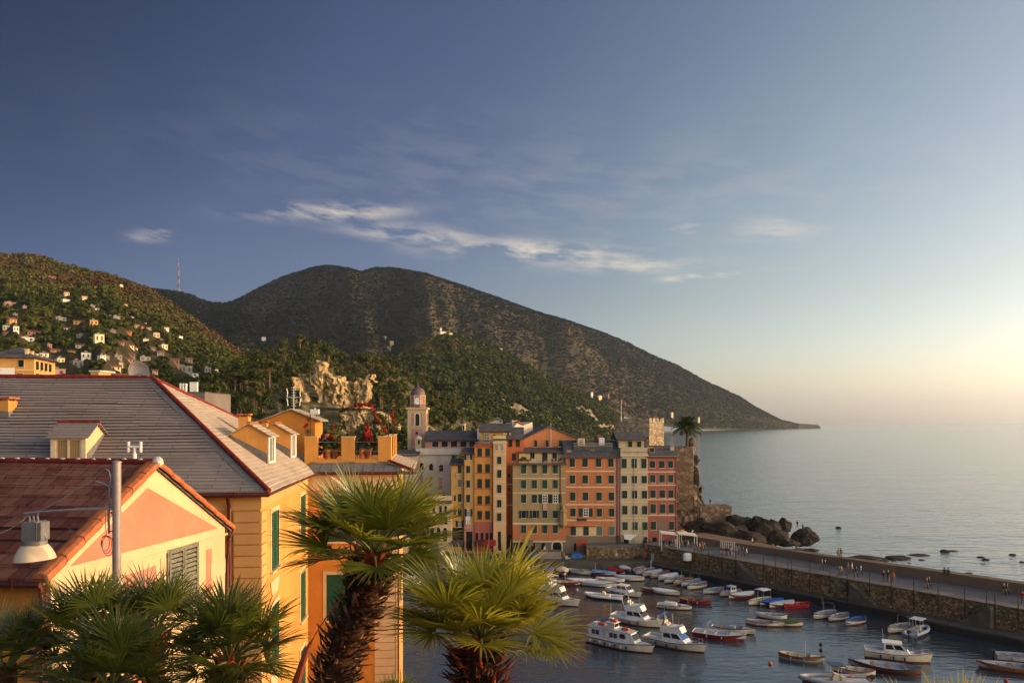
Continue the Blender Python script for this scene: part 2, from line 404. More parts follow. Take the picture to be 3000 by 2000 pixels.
# great mountain and its headland
SKY0=[(150,850),(250,842),(420,842),(523,853),(560,862),(590,876),(625,886),(663,887),(690,878),(765,838),(830,808),(893,790),(930,780),(957,777),(990,780),(1020,785),(1058,796),(1097,784),(1150,784),(1200,792),(1250,801),(1352,835),(1467,874),(1570,912),(1658,937),(1773,976),(1850,1008),(1913,1040),(1990,1071),(2066,1116),(2168,1161),(2210,1190),(2258,1214),(2290,1230),(2310,1234),(2334,1240),(2360,1241),(2398,1244.5),(2406,1254)]
S0=hill_surface(SKY0,[(150,3000),(2066,3000),(2400,3600)],[(150,1300),(700,1300),(1500,1900),(2062,2600),(2300,3200),(2406,3580)],[(150,60),(900,40),(1500,-4),(2406,-4)],1.7,spur=(105,.30),prof=1.0,rough=.006,ridge=lambda px,t:150*np.exp(-np.sqrt((px-(1560-430*t-30*np.sin(t*9)))**2+65**2)/np.where(px<1560-430*t,230,420))*np.clip(t*2.5,0,1)-95*np.exp(-((px-(880-120*t))/150)**2)*np.clip(t*3,0,1)+70*np.exp(-np.abs(px-(1790-330*t))/120))
hill_obj('mountain',S0,150,2406,300,70,ground_mat('mountain_soil',(.040,.038,.020),(.070,.055,.030),scale=.006))
px,t,p=scatter(S0,SKY0,240,2340,60000,rs)
tone=np.clip((fbm(p[:,0]*.005,p[:,1]*.003,5)-.28)*1.2+rs.normal(size=len(p))*.06,0,1)
rad=rs.uniform(3.0,7.0,len(p))*np.clip((2400-px)/250,.45,1); p[:,2]+=rad*.25
q,i,tn=leaf_cloud(p,rad,tone,9,rs,.42,.52,nj=.22,up=1.8)
tag(npobj('mountain_forest',q,i,MFAR,attr=tn),'dark evergreen forest covering the big mountain and its headland','forest',kind='stuff')

# chapel ridge between the mountain and the town
SKY2=[(1010,1085),(1070,1062),(1110,1050),(1148,1046),(1180,1030),(1212,1015),(1250,995),(1290,985),(1330,984),(1370,992),(1420,1008),(1480,1034),(1550,1075),(1640,1125),(1740,1180),(1830,1228),(1870,1252)]
S2=hill_surface(SKY2,[(1010,1250),(1400,1300),(1870,1500)],[(1010,520),(1200,520),(1400,560),(1700,900),(1870,1480)],[(1010,25),(1200,14),(1400,-3),(1870,-4)],4.1,spur=(75,.24),prof=1.05,rough=.012)
cliffn=NT('shore_cliff_soil')
g=cliffn.n('ShaderNodeNewGeometry').outputs['Position']; zz=cliffn.n('ShaderNodeSeparateXYZ',{0:g}).outputs[2]
rk=cliffn.math('ADD',zz,cliffn.math('MULTIPLY',cliffn.noise(.03,5,.6),-160))
cc=cliffn.mix(cliffn.ramp(cliffn.noise(.25,6,.7),[(.35,0),(.65,1)]),(.14,.11,.07),(.34,.27,.17))
cc=cliffn.mix(cliffn.ramp(cliffn.math('MULTIPLY_ADD',rk,.01,.55),[(.25,0),(.38,1)]),cc,(.05,.055,.022))
M_cliff=cliffn.fin(cc,.95,cliffn.bump(cliffn.noise(.3,6,.7),.9,2.0),spec=.05)
hill_obj('chapel_ridge',S2,1010,1870,180,60,M_cliff)
def rocky(px,t,p):                   # bare rock low above the sea
    return (fbm(p[:,0]*.016+3,p[:,1]*.012,4)>.55)&(p[:,2]<55)&(px>1120)
px,t,p=scatter(S2,SKY2,1015,1860,9000,rs)
k=~(rocky(px,t,p)&(rs.rand(len(p))<.88)); px,t,p=px[k],t[k],p[k]
red=np.exp(-((px-1240)/70)**2-((t-.86)/.16)**2)
tone=np.clip((fbm(p[:,0]*.010,p[:,1]*.008,4)-.30)*1.0+red*.55+rs.normal(size=len(p))*.12,0,1)
rad=rs.uniform(3.6,6.6,len(p)); p[:,2]+=rad*.45
q,i,tn=leaf_cloud(p,rad,tone,34,rs,.85,.34)
tag(npobj('ridge_forest',q,i,MF,attr=tn),'green and russet woods on the ridge below the white chapel','forest',kind='stuff')

# left hill with the scattered houses
SKYL=[(-900,900),(-700,830),(-480,790),(-260,765),(-120,758),(0,750),(76,750),(127,755),(166,773),(255,793),(332,811),(383,829),(440,852),(506,896),(560,932),(614,970),(680,1018),(760,1072),(840,1130)]
SL=hill_surface(SKYL,[(-900,1150),(400,1100),(560,1020),(840,860)],[(-900,240),(300,260),(700,420),(840,470)],[(-900,26),(300,24),(840,18)],8.3,spur=(90,.16),prof=.95,rough=.015)
hill_obj('town_hill',SL,-900,840,280,70,ground_mat('hill_soil',(.036,.036,.016),(.060,.046,.022),(.075,.055,.030),scale=.02))
# ground of the town: a steep bank below the viewpoint, then flat land along the left shore ---------------
def gz(X,Y):
    X=np.asarray(X,float);Y=np.asarray(Y,float)
    near=24.2-.385*Y
    flat=np.where(X<-24,np.clip((-24-X)*.22,0,1)*1.8+np.clip((-30-X)*.10,0,22),-3)
    far=np.where(Y>150,np.where(X<-24,flat,np.where(X<37,np.clip((Y-152)*.25,-3,3),-3)),flat)
    far=np.where((Y>205)&(X>-24),-3,far)
    return np.maximum(near,far)
gx=np.concatenate([np.linspace(-420,-60,46),np.linspace(-58,60,100)]); gy=np.concatenate([np.linspace(-60,3,8),np.linspace(4,270,140),np.linspace(290,600,12)])
A,B=np.meshgrid(gx,gy,indexing='ij'); Z=gz(A,B)+np.where(A<-30,(fbm(A*.05,B*.05,3)-.5)*1.2,0)
n_,m_=A.shape; i,j=np.meshgrid(np.arange(n_-1),np.arange(m_-1),indexing='ij'); a=(i*m_+j).ravel()
o=npobj('ground',np.stack([A,B,Z],-1).reshape(-1,3),np.stack([a,a+m_,a+m_+1,a+1],-1),ground_mat('town_ground',(.13,.10,.07),(.17,.14,.10),(.06,.065,.03),scale=.12)); tag(o,kind='structure'); shade(o.data,60)

def on_hill(surf,px,py,tmin=.0,tmax=1.0):   # first point of a slope met at this place
    ts=np.linspace(tmin,tmax,260); p=surf(np.full(260,float(px)),ts); q=HOR-(p[:,2]-H)/p[:,1]*F
    k=np.where(q<=py)[0]; k=k[0] if len(k) else 259
    return p[k],ts[k]

# houses of the left hillside: (x, y, w, h, colour, roof) in a 2350 px wide view of the hill ---------------
HC={'pink':(.48,.23,.16),'cream':(.74,.57,.34),'white':(.74,.66,.54),'ochre':(.52,.29,.10),'grey':(.22,.20,.185),'orange':(.50,.20,.07),'rose':(.34,.17,.13)}
HM={k:plaster('house_'+k,v,.15,.6,(.25,.2,.15)) for k,v in HC.items()}
M_hroof=plain('village_roof',(.21,.085,.045),.85,var=.35,scale=.8); M_hslate=plain('village_slate',(.17,.155,.145),.8,var=.3,scale=.8)
HH=[(515,375,75,34,'pink','red'),(660,540,50,50,'cream','red'),(835,575,50,44,'cream','red'),(655,612,78,25,'white','flat'),(105,645,115,44,'pink','flat'),(130,800,72,52,'ochre','red'),(60,872,66,44,'cream','flat'),(160,885,54,54,'white','flat'),(80,917,52,22,'pink','red'),(310,925,76,54,'pink','red'),
(600,790,112,32,'grey','flat'),(775,825,106,44,'ochre','red'),(925,820,80,46,'ochre','flat'),(660,885,66,34,'white','red'),(270,985,140,40,'white','flat'),(980,975,96,80,'cream','flat'),(795,960,92,30,'grey','flat'),(1110,910,60,26,'grey','flat'),(785,1055,86,54,'cream','red'),(545,1105,98,40,'pink','red'),
(710,1105,66,26,'ochre','red'),(845,1150,92,60,'white','flat'),(600,1195,76,44,'cream','flat'),(1195,1030,48,36,'pink','red'),(1285,1055,76,44,'cream','red'),(1255,915,72,34,'orange','red'),(1345,855,44,46,'cream','red'),(1405,868,34,30,'pink','red'),(1465,880,46,34,'cream','red'),(1540,950,66,50,'cream','flat'),
(1640,880,54,44,'white','red'),(1780,968,42,24,'white','flat'),(1437,993,60,22,'cream','flat'),(1620,1060,70,44,'cream','flat'),(1580,1125,76,44,'grey','red'),(1505,1085,52,38,'grey','red'),(1285,1140,92,46,'grey','red'),(1430,1180,120,40,'grey','flat'),(1270,1195,80,44,'rose','red'),(1165,1170,84,38,'grey','flat'),
(770,1240,112,74,'grey','flat'),(1140,1270,104,50,'cream','red'),(1190,1243,44,40,'cream','flat'),(1060,1320,78,54,'pink','red'),(1525,1305,56,50,'cream','red'),(1720,1200,92,60,'rose','red'),(1860,1190,72,48,'grey','red'),(1810,1280,180,66,'grey','flat'),(1890,1335,124,32,'white','flat'),(2045,1285,72,50,'grey','flat'),
(2130,1300,42,40,'white','flat'),(560,1310,170,56,'pink','flat'),(1305,770,32,24,'white','red'),(1240,648,30,22,'cream','red'),(945,690,58,30,'white','red'),(912,660,50,18,'grey','flat'),(1195,460,34,26,'cream','flat'),(940,470,26,30,'ochre','red'),(1150,770,74,24,'grey','flat'),(2055,1415,40,18,'white','flat'),
(1015,1165,60,30,'white','flat'),(1050,1165,60,28,'grey','flat'),(385,920,40,30,'ochre','red'),(490,1050,44,30,'pink','flat'),(150,745,44,20,'grey','flat'),(245,672,40,24,'pink','flat'),(1430,828,24,14,'white','red'),(1585,985,30,16,'cream','red'),(430,1140,80,40,'white','flat'),(1340,1085,36,24,'white','red')]
unit_win=MB(); unit_win.box(-.5,.5,-.5,.5,0,1); WINM=unit_win.mesh('window',plain('village_shutters',(.05,.045,.04),.6))
RN=['highest row of houses under the hill crest','second row down from the hill crest','third row down from the hill crest','fourth row down the hillside','middle row of the hillside','row just below the middle of the hillside','lower row of the hillside','low row above the rooftops','lowest row just over the slate roof','bottom row on the hillside']
ORD=['first','second','third','fourth','fifth','sixth','seventh','eighth','ninth']
hlab={}
order=sorted(range(len(HH)),key=lambda k:HH[k][1])
for r in range(0,len(order),8):
    for i_,k in enumerate(sorted(order[r:r+8],key=lambda k:HH[k][0])):
        h=HH[k]; sz='tall' if h[3]>.75*h[2] else 'long' if h[2]>2.2*h[3] else 'small' if h[2]<50 else 'square'
        hlab[k]='%s %s %s house, %s in the %s'%(sz,h[4],{'red':'pitched','flat':'flat roofed'}[h[5]],ORD[i_],RN[r//8])
HBOX=[]
hr=random.Random(5)
for k,(x,y,w_,h_,c,rf) in enumerate(HH):
    px=.2979*x; py=700+.2979*(y+h_*.5); p,t=on_hill(SL,px,py,.02,.98); Yh=p[1]; s=.2979/F*Yh
    w=w_*s*.86; hh=h_*s*.95; dp=max(5,min(w*.8,11)); rz=hr.uniform(.35,.95); hz=hh*(.74 if rf=='red' else 1)
    t=thing('hillside_house',hlab[k],'house',(p[0],p[1],p[2]),rz,'houses scattered on the left hillside')
    m=MB(); m.box(-w/2,w/2,0,dp,-5,hz)
    if rf=='red':
        m.v+= [Vector(q) for q in ((-w/2,0,hz),(-w/2,dp,hz),(-w/2,dp/2,hh*1.0),(w/2,0,hz),(w/2,dp,hz),(w/2,dp/2,hh*1.0))]; n0=len(m.v)-6; m.f+=[[n0,n0+1,n0+2],[n0+3,n0+5,n0+4]]; m.m+=[0,0]
    m.build('wall',HM[c],t)
    m=MB(); e=.5
    if rf=='red':
        m.slab([(-w/2-e,-e,hz-.2),(w/2+e,-e,hz-.2),(w/2+e,dp/2,hh+.05),(-w/2-e,dp/2,hh+.05)],-.25); m.slab([(-w/2-e,dp+e,hz-.2),(w/2+e,dp+e,hz-.2),(w/2+e,dp/2,hh+.05),(-w/2-e,dp/2,hh+.05)],-.25)
    else:
        m.box(-w/2-.25,w/2+.25,-.25,dp+.25,hz,hz+.3); m.box(-w*.2,w*.1,dp*.3,dp*.6,hz+.3,hz+1.2)
    m.build('roof',M_hroof if rf=='red' else M_hslate,t)
    if w_>=44 and h_>=30:
        nc=max(2,min(6,int(w/3.6))); nr=max(1,min(4,int(hz/3.0)))
        for r in range(nr):
            for q in range(nc):
                o=bpy.data.objects.new('window',WINM); C.objects.link(o); o.parent=t
                o.location=(-w/2+w*(q+.5)/nc,0,hz*(r+.22)/nr); o.scale=(w/nc*.34,.14,hz/nr*.52)
    HBOX.append((px-.149*w_-2,px+.149*w_+2,py-.2979*h_-2,py,Yh))
def keep_clear(px_,p,rad,boxes):
    X=1500+p[:,0]/p[:,1]*F; Y=HOR-(p[:,2]-H)/p[:,1]*F; r=rad/p[:,1]*F*.8; k=np.ones(len(p),bool)
    for a,b,c,d,yh in boxes: k&=~((X+r>a)&(X-r<b)&(Y+r>c)&(Y-r<d-1)&(p[:,1]<yh+14))
    return k
px,t,p=scatter(SL,SKYL,-880,830,19500,rs)
tone=np.clip((fbm(p[:,0]*.014,p[:,1]*.010,4)-.42)*1.5+.62*np.clip((t-.38)/.35,0,1)+np.exp(-((px-430)/120)**2)*.25*(t>.5)+rs.normal(size=len(p))*.12-.02,0,1)
rad=rs.uniform(1.9,4.4,len(p))*(.75+.35*t); p[:,2]+=rad*.5
k=keep_clear(px,p,rad,HBOX); 
q,i,tn=leaf_cloud(p[k],rad[k],tone[k],26,rs,.85,.34)
tag(npobj('hillside_woods',q,i,MF,attr=tn),'green and russet trees between the houses of the left hill','woods',kind='stuff')

# radio mast on the shoulder of the mountain
p,t_=on_hill(S0,523,853,.5,1); Ym=p[1]; zb=p[2]-3; zt=H+(HOR-760)/F*Ym
mast=thing('radio_mast','tall red and white lattice radio mast on the saddle of the ridge','mast',(p[0],p[1],zb)); hm=zt-zb
m=MB()
for a in (0,1,2,3):
    f=lambda u:(11*(1-u)**1.5+1.6)*.5
    ang=math.pi/4+a*math.pi/2
    m.tube([(f(u)*math.cos(ang),f(u)*math.sin(ang),u*hm) for u in np.linspace(0,1,14)],.65,4,.45)
for u in np.linspace(.02,.95,20):
    c=[Vector((f(u)*math.cos(math.pi/4+a*math.pi/2),f(u)*math.sin(math.pi/4+a*math.pi/2),u*hm)) for a in range(4)]
    u2=min(1,u+.05); d=[Vector((f(u2)*math.cos(math.pi/4+a*math.pi/2),f(u2)*math.sin(math.pi/4+a*math.pi/2),u2*hm)) for a in range(4)]
    for a in range(4): m.tube([c[a],c[(a+1)%4]],.3,4); m.tube([c[a],d[(a+1)%4]],.3,4)
nm=NT('mast_paint'); zz=nm.n('ShaderNodeSeparateXYZ',{0:nm.co()}).outputs[2]; st=nm.math('GREATER_THAN',nm.math('FRACT',nm.math('DIVIDE',zz,34)),.5)
m.build('lattice',nm.fin(nm.mix(st,(.30,.28,.27),(.16,.09,.08)),.6),mast)
m=MB(); m.tube([(0,0,hm),(0,0,hm*1.04)],.5,5); m.build('spike',M_metal,mast)

# small buildings on the far slopes -----------------------------------------------------
def far_house(surf,px,py,wp,hp,c,lab,rf='red',name='house',rz=.6):
    p,t=on_hill(surf,px,py,.02,.99); s=p[1]/F; w=wp*s*.75; h=hp*s*.75; d=w*.7; p=p-np.array([0,3*s*3,-2.2*s*2])
    th_=thing(name,lab,'house' if name!='church' else 'church',tuple(p),rz)
    m=MB(); m.box(-w/2,w/2,0,d,-14,h); m.build('wall',HM[c],th_)
    m=MB()
    if rf=='red': m.prism([(-w/2-.6,-.6,h),(-w/2-.6,d+.6,h),(-w/2-.6,d/2,h*1.35)],(w+1.2,0,0))
    else: m.box(-w/2-.4,w/2+.4,-.4,d+.4,h,h+.6)
    m.build('roof',M_hroof if rf=='red' else M_hslate,th_); return th_,w,h,d
tc,w,h,d=far_house(S2,1300,985,26,13,'white','white hilltop church with a slim bell tower on the chapel ridge',name='church')
m=MB(); m.box(-w*.42,-w*.20,d*.3,d*.3+w*.2,0,h*2.1); m.build('bell_tower',HM['white'],tc); m=MB(); m.prism([(-w*.45,d*.27,h*2.1),(-w*.17,d*.27,h*2.1),(-w*.31,d*.27,h*2.6)],(0,w*.26,0)); m.build('tower_roof',M_hroof,tc)
for a in ((1322,988,14,9,'cream','cream house to the right of the hilltop church'),(1278,990,12,7,'rose','low rose house to the left of the hilltop church'),(1470,1030,13,7,'cream','lone cream house on the ridge to the right below the church'),
          (1150,1010,14,7,'cream','pale house in the dark valley left below the church'),(1140,1025,20,6,'grey','long grey house in the dark valley'),(1130,995,9,5,'white','tiny white house highest in the dark valley')):
    far_house(S2 if a[0]>1200 else S0,*a)
for a in ((776,999,16,8,'white','white villa alone on the dark slope above the bluff'),(1734,1158,9,6,'white','leftmost white house on the headland slope'),(1758,1168,16,4,'cream','low cream terrace on the headland slope'),(1782,1166,7,9,'rose','rose tower house on the headland slope'),
          (1968,1220,10,9,'cream','cream house near the shore left of the palm'),(2046,1233,8,8,'cream','cream house near the shore right of the palm'),(612,1010,18,10,'grey','grey house in the shadowed gap at the end of the left hill'),(640,1040,16,10,'white','white house in the shadowed gap below the left hill')):
    far_house(S0,*a)
# wooded bluff behind the town: its own ground, a quarried rock face, and trees one by one --------------------
SKY1=[(540,1235),(575,1190),(610,1150),(650,1122),(690,1105),(730,1076),(770,1055),(800,1036),(840,1027),(893,1024),(944,1034),(995,1050),(1060,1068),(1110,1076),(1150,1090),(1190,1112),(1230,1142),(1280,1178),(1340,1215),(1420,1250)]
S1=hill_surface(SKY1,[(540,330),(700,470),(900,600),(1420,560)],[(540,190),(900,205),(1420,215)],[(540,10),(900,6),(1420,0)],6.6,spur=(60,.16),prof=.85,rough=.03)
hill_obj('bluff',S1,540,1420,120,60,ground_mat('bluff_soil',(.050,.052,.020),(.085,.070,.032),(.20,.155,.09),scale=.05))
# rock face
nr=NT('quarry_rock'); v=nr.co('Object',(1,1,.22)); vo=nr.n('ShaderNodeTexVoronoi',{'Vector':nr.mix(.35,v,nr.noise(.8,4,col=True,vec=v)),'Scale':.55},feature='DISTANCE_TO_EDGE')
c=nr.mix(nr.ramp(nr.noise(.22,6,.65),[(.3,0),(.7,1)]),(.26,.165,.075),(.56,.41,.21)); c=nr.mix(nr.ramp(vo.outputs[0],[(0,.75),(.12,0)]),c,(.10,.065,.035)); c=nr.mix(nr.math('MULTIPLY',nr.ramp(nr.noise(.5,6,.7),[(.55,0),(.65,1)]),.8),c,(.06,.055,.025))
M_rockface=nr.fin(c,.95,nr.bump(nr.noise(1.3,6,.7),.9,.5),spec=.05)
def rock_face(name,label,poly,Y,lean,seed,cell=4.0,mat=M_rockface,ds=.5,yaw=.7):
    """irregular cliff: cells inside an outline, broken into ledges and clefts, sloping back with height"""
    px=np.array([p[0] for p in poly],float); py=np.array([p[1] for p in poly],float)
    gx=np.arange(px.min(),px.max()+cell,cell); gy=np.arange(py.min(),py.max()+cell,cell)
    A,B=np.meshgrid(gx,gy,indexing='ij')
    def inside(x,y):
        r=np.zeros(x.shape,bool); n=len(px)
        for i in range(n):
            j=(i+1)%n; c=((py[i]>y)!=(py[j]>y))&(x<(px[j]-px[i])*(y-py[i])/(py[j]-py[i]+1e-9)+px[i]); r^=c
        return r
    J=(fbm(A*.06+seed,B*.06,3)-.5)*26
    ins=inside(A+J,B+J*.7)
    dep=ds*((fbm(A*.035+seed,B*.02,4)-.5)*26+np.abs(fbm(A*.11+seed,B*.05+3,4)-.5)*22+ (fbm(A*.4,B*.12,2)-.5)*5.0+np.abs(fbm(A*.22+seed,B*.09,3)-.5)*14)
    dep=dep*.45+.55*np.round(dep/2.6*1.0+ (fbm(A*.3,B*.3,2)-.5)*.8)*2.6*(ds>.2)+.55*dep*(ds<=.2)
    Yb=Y+(py.max()-B)/F*Y*lean+(A-px.mean())/F*Y*yaw
    Yd=np.where(ins,Yb+dep,Yb+dep+6)
    X=(A-1500)/F*Yb; Z=H-(B-HOR)/F*Yb
    X=X+(Yd-Yb)*0; V=np.stack([X,Yd,Z],-1).reshape(-1,3); n,m=A.shape
    i,j=np.meshgrid(np.arange(n-1),np.arange(m-1),indexing='ij'); a=(i*m+j); ok=(ins[:-1,:-1]|ins[1:,:-1]|ins[:-1,1:]|ins[1:,1:])
    a=a[ok]; q=np.stack([a,a+m,a+m+1,a+1],-1)
    o=npobj(name,V,q,mat); tag(o,label,'cliff'); return o
rock_face('cliff','bright ochre rock face scarred by quarrying in the wooded bluff',[(905,1075),(920,1052),(945,1056),(952,1085),(975,1105),(1000,1098),(1010,1120),(1045,1118),(1075,1095),(1098,1098),(1085,1125),(1072,1200),(1060,1290),(930,1290),(935,1200),(915,1140),(893,1110)],330,.62,2.2,3.2)
rock_face('cliff','narrow strip of bare rock left of the big rock face',[(855,1105),(868,1104),(880,1140),(905,1190),(915,1260),(865,1260),(862,1190),(856,1150)],320,.7,7.1,3.2,ds=.4)
rock_face('cliff','pale rock outcrop at the foot of the bluff behind the terrace',[(1000,1215),(1060,1190),(1120,1210),(1165,1245),(1185,1300),(1180,1330),(990,1330)],300,.9,9.3,3.6,ds=.5)

# trees of the bluff: a few models of each kind, then copies
class TreeKit:
    def __init__(s): s.k={}
    def make(s,key,crown,trunk,label,cat,name,group):
        t=thing(name,label,cat,(0,0,0),0,group); crown.parent=t; trunk.parent=t; s.k[key]=t; t['used']=0; return t
def crown_obj(pts,per,size,tone,seed,flat=.85,shape='round'):
    r=np.random.RandomState(seed); V=[];Q=[];T=[];o=0
    for c,rad,tn in pts:
        q,i,tt=leaf_cloud(np.array([c],float),np.array([rad]),np.array([tone+tn]),per,r,flat,size,shape); V.append(q);Q.append(i+o);T.append(tt);o+=len(q)
    return npobj('crown',np.concatenate(V),np.concatenate(Q),MF,attr=np.concatenate(T))
M_pinebark=plain('pine_bark',(.20,.12,.07),.9,var=.4,scale=2)
tr=random.Random(21); protos={}
def new_tree(kind,v):
    r=random.Random(kind+str(v)); sd=v*17+len(kind)
    if kind=='umbrella_pine':
        pts=[]; limbs=[]
        for k in range(9):
            a=k*2.4; d=r.uniform(.8,3.4); z=8.6-.14*d*d+r.uniform(-.3,.4); pts.append(((d*math.cos(a),d*math.sin(a),z),r.uniform(1.5,2.1),r.uniform(-.03,.08))); limbs.append((d*.8*math.cos(a),d*.8*math.sin(a),z-.5))
        cr=crown_obj(pts,80,.2,.36,sd,.42); m=MB(); m.tube([(0,0,-1.5),(.15,.1,3),(.05,-.1,6)],.32,7,.2)
        for l in limbs[:7]: m.tube([(.05,-.1,5.2),(l[0]*.5,l[1]*.5,6.9),l],.13,5,.05)
    elif kind=='cypress':
        cr=crown_obj([((0,0,1.6+1.1*k),1.15-.09*k,0) for k in range(8)],60,.26,.10,sd,1.1); m=MB(); m.tube([(0,0,-1),(0,0,8)],.16,6,.05)
    else:
        tone={'olive_tree':.38,'oak_tree':.16,'russet_tree':.70}[kind]; pts=[]
        for k in range(7):
            a=r.uniform(0,6.28); d=r.uniform(.4,2.0); z=r.uniform(3.0,6.2); pts.append(((d*math.cos(a),d*math.sin(a),z),r.uniform(1.3,2.1),r.uniform(-.08,.10)))
        cr=crown_obj(pts,72,.20,tone,sd,.85); m=MB(); m.tube([(0,0,-1.5),(.1,0,1.6),(0,.1,3.4)],.24,6,.13)
        for c,_,_ in pts[:5]: m.tube([(.05,.05,2.2),(c[0]*.5,c[1]*.5,c[2]*.7),c],.09,5,.03)
    tk=m.build('trunk',M_pinebark)
    t=thing(kind,None,None); cr.parent=t; tk.parent=t; return t
KL={'olive_tree':('olive tree','light olive green round tree in the wood on the bluff'),'oak_tree':('tree','dark green bushy tree in the wood on the bluff'),'russet_tree':('tree','russet brown autumn tree in the wood on the bluff'),'cypress':('cypress','slim dark cypress standing in the wood on the bluff'),'umbrella_pine':('pine tree','')}
used={}
def put_tree(kind,x,y,z,s,rz,label=None,group='trees of the wooded bluff'):
    v=tr.randrange(3); key=(kind,v)
    if key not in protos: protos[key]=new_tree(kind,v); o=protos[key]
    else: o=copy_tree(protos[key])
    o.location=(x,y,z); o.rotation_euler=(0,0,rz); o.scale=(s,s,s*tr.uniform(.9,1.15))
    tag(o,label or KL[kind][1],KL[kind][0],group); return o
for px_,py_,s,lab in ((770,1150,1.15,'tall umbrella pine with two bare trunks left of the rock face'),(790,1146,1.05,'umbrella pine crowding against the taller pine left of the rock face'),(690,1165,1.0,'lower umbrella pine at the left edge of the bluff'),(742,1195,1.1,'umbrella pine with a flat crown just above the side roof'),(835,1085,1.1,'umbrella pine high on the bluff near the rock face'),(880,1040,1.0,'umbrella pine on the very top of the bluff'),(640,1205,.9,'small umbrella pine nearest the slate roof')):
    p,t=on_hill(S1,px_,py_,.02,1); put_tree('umbrella_pine',p[0],p[1],p[2],s*min(p[1],360)/330*1.1+.2,tr.uniform(0,6),lab,'umbrella pines on the bluff')
n=0; spots=[]
while n<235:
    px_=tr.uniform(560,1330); t=tr.uniform(.03,1.0)
    p=S1(np.array([px_]),np.array([t]))[0]; X=1500+p[0]/p[1]*F; Yp=HOR-(p[2]-H)/p[1]*F
    if 875<X<1105 and Yp>1040 and p[1]<375: continue
    if any((p[0]-a)**2+(p[1]-b)**2<(3.0+p[1]*.006)**2 for a,b in spots): 
        if tr.random()<.9: continue
    spots.append((p[0],p[1])); n+=1
    kind=tr.choices(['olive_tree','oak_tree','russet_tree','cypress'],[4,5,1.6,.5])[0]
    put_tree(kind,p[0],p[1],p[2],tr.uniform(.75,1.35)*(.75+p[1]/900),tr.uniform(0,6))
px,t,p=scatter(S1,SKY1,860,1200,1500,rs,.02,.8)
X=1500+p[:,0]/p[:,1]*F; Yp=HOR-(p[:,2]-H)/p[:,1]*F; k=~((X>885)&(X<1100)&(Yp>1050)&(Yp<1225)); p=p[k]
rad=rs.uniform(.5,1.3,len(p)); p[:,2]+=rad*.3; tone=np.clip(.3+rs.normal(size=len(p))*.2,0,1)
q,i,tn=leaf_cloud(p,rad,tone,30,rs,.8,.28); tag(npobj('cliff_scrub',q,i,MF,attr=tn),'low bushes dotted round the foot of the rock face','scrub',kind='stuff')
cv_=np.concatenate([np.array([tuple(v.co) for v in o_.data.vertices]) for o_ in C.objects if o_.name.startswith('cliff') and o_.type=='MESH' and o_.get('category')=='cliff'])
pk=rs.choice(len(cv_),170); p=cv_[pk]+np.array([0,-.4,.2]); pk2=vnoise(p[:,0]*.16,p[:,2]*.16)>.46; p=p[pk2]; rad=rs.uniform(.5,1.25,len(p)); tone=np.clip(.35+rs.normal(size=len(p))*.2,0,1)
q,i,tn=leaf_cloud(p,rad,tone,34,rs,.8,.28); tag(npobj('rock_plants',q,i,MF,attr=tn),'tufts of scrub clinging to the ledges of the rock faces','scrub',kind='stuff')
px,t,p=scatter(S1,SKY1,560,1400,900,rs)
X=1500+p[:,0]/p[:,1]*F; Yp=HOR-(p[:,2]-H)/p[:,1]*F; k=~((X>870)&(X<1105)&(p[:,1]<375)); p=p[k]
rad=rs.uniform(1.3,2.6,len(p)); p[:,2]+=rad*.3; tone=np.clip(.25+rs.normal(size=len(p))*.2,0,1)
q,i,tn=leaf_cloud(p,rad,tone,40,rs,.8,.26); tag(npobj('undergrowth',q,i,MF,attr=tn),'low scrub between the trees of the bluff','scrub',kind='stuff')
def courses(mb, n, v0, v1, pfun, th=.022, seg=14):
    """stepped roof courses; pfun(v) -> (left point, right point) on the roof plane; every slab sits a little unevenly"""
    J=lambda: Vector((0,0,rnd.uniform(-.35,.5)*th))
    for i in range(n):
        a=v0+(v1-v0)*i/n; b=v0+(v1-v0)*(i+1.0)/n
        l0,r0=pfun(a); l1,r1=pfun(b); up=Vector((0,0,th)); k=max(1,int(seg*(r0-l0).length/30)) if (r0-l0).length>0 else 1; k=max(k,6 if (r0-l0).length>3 else 1)
        sag=[Vector((0,0,.022*math.sin(i*.37+q*1.1+.5*math.sin(q*.7)))) for q in range(k+1)]
        for q in range(k):
            f0,f1=q/k,(q+1)/k; A,B,C_,D=l0.lerp(r0,f0)+sag[q],l0.lerp(r0,f1)+sag[q+1],l1.lerp(r1,f1)+sag[q+1],l1.lerp(r1,f0)+sag[q]; j0,j1=J(),J()
            mb.quad(A+up+j0,B+up+j1,C_+up*.1,D+up*.1); mb.quad(A-up*.6,B-up*.6,B+up+j1,A+up+j0)

# the ochre villa -------------------------------------------------------------------
VZ=7.0; VR=math.atan2(.106,.994); V0=Vector((-8.23,25,0)); ZE=25.63; SL_=.7116
villa=thing('villa','large ochre yellow villa with a slate hip roof, three dormers and a roof terrace','house',(V0.x,V0.y,VZ),VR)
VM=Matrix.Translation((V0.x,V0.y,VZ))@Matrix.Rotation(VR,4,'Z'); VI=VM.inverted()
def vmb():
    m=MB(); m.T=Matrix.Translation((0,0,-VZ)); return m
def vray(px,py,axis,val):             # where a sight line meets a plane of the villa (local x or y = val); world z
    o=VI@Vector((0,0,H)); d=(VI@P(px,py,1.0))-o; k=(val-o[axis])/d[axis]; q=o+d*k; return Vector((q.x,q.y,q.z+VZ))
zr=lambda v: ZE+SL_*v
m=vmb(); m.box(-30,-.35,.35,16.4,VZ,ZE-.02); m.build('wall',M_ochre,villa)
m=vmb()
courses(m,38,-.02,5.86,lambda v:(Vector((-30,v,zr(v))),Vector((-v,v,zr(v)))),.036)
m.build('front_roof_slope',M_slate_f,villa)
m=vmb()
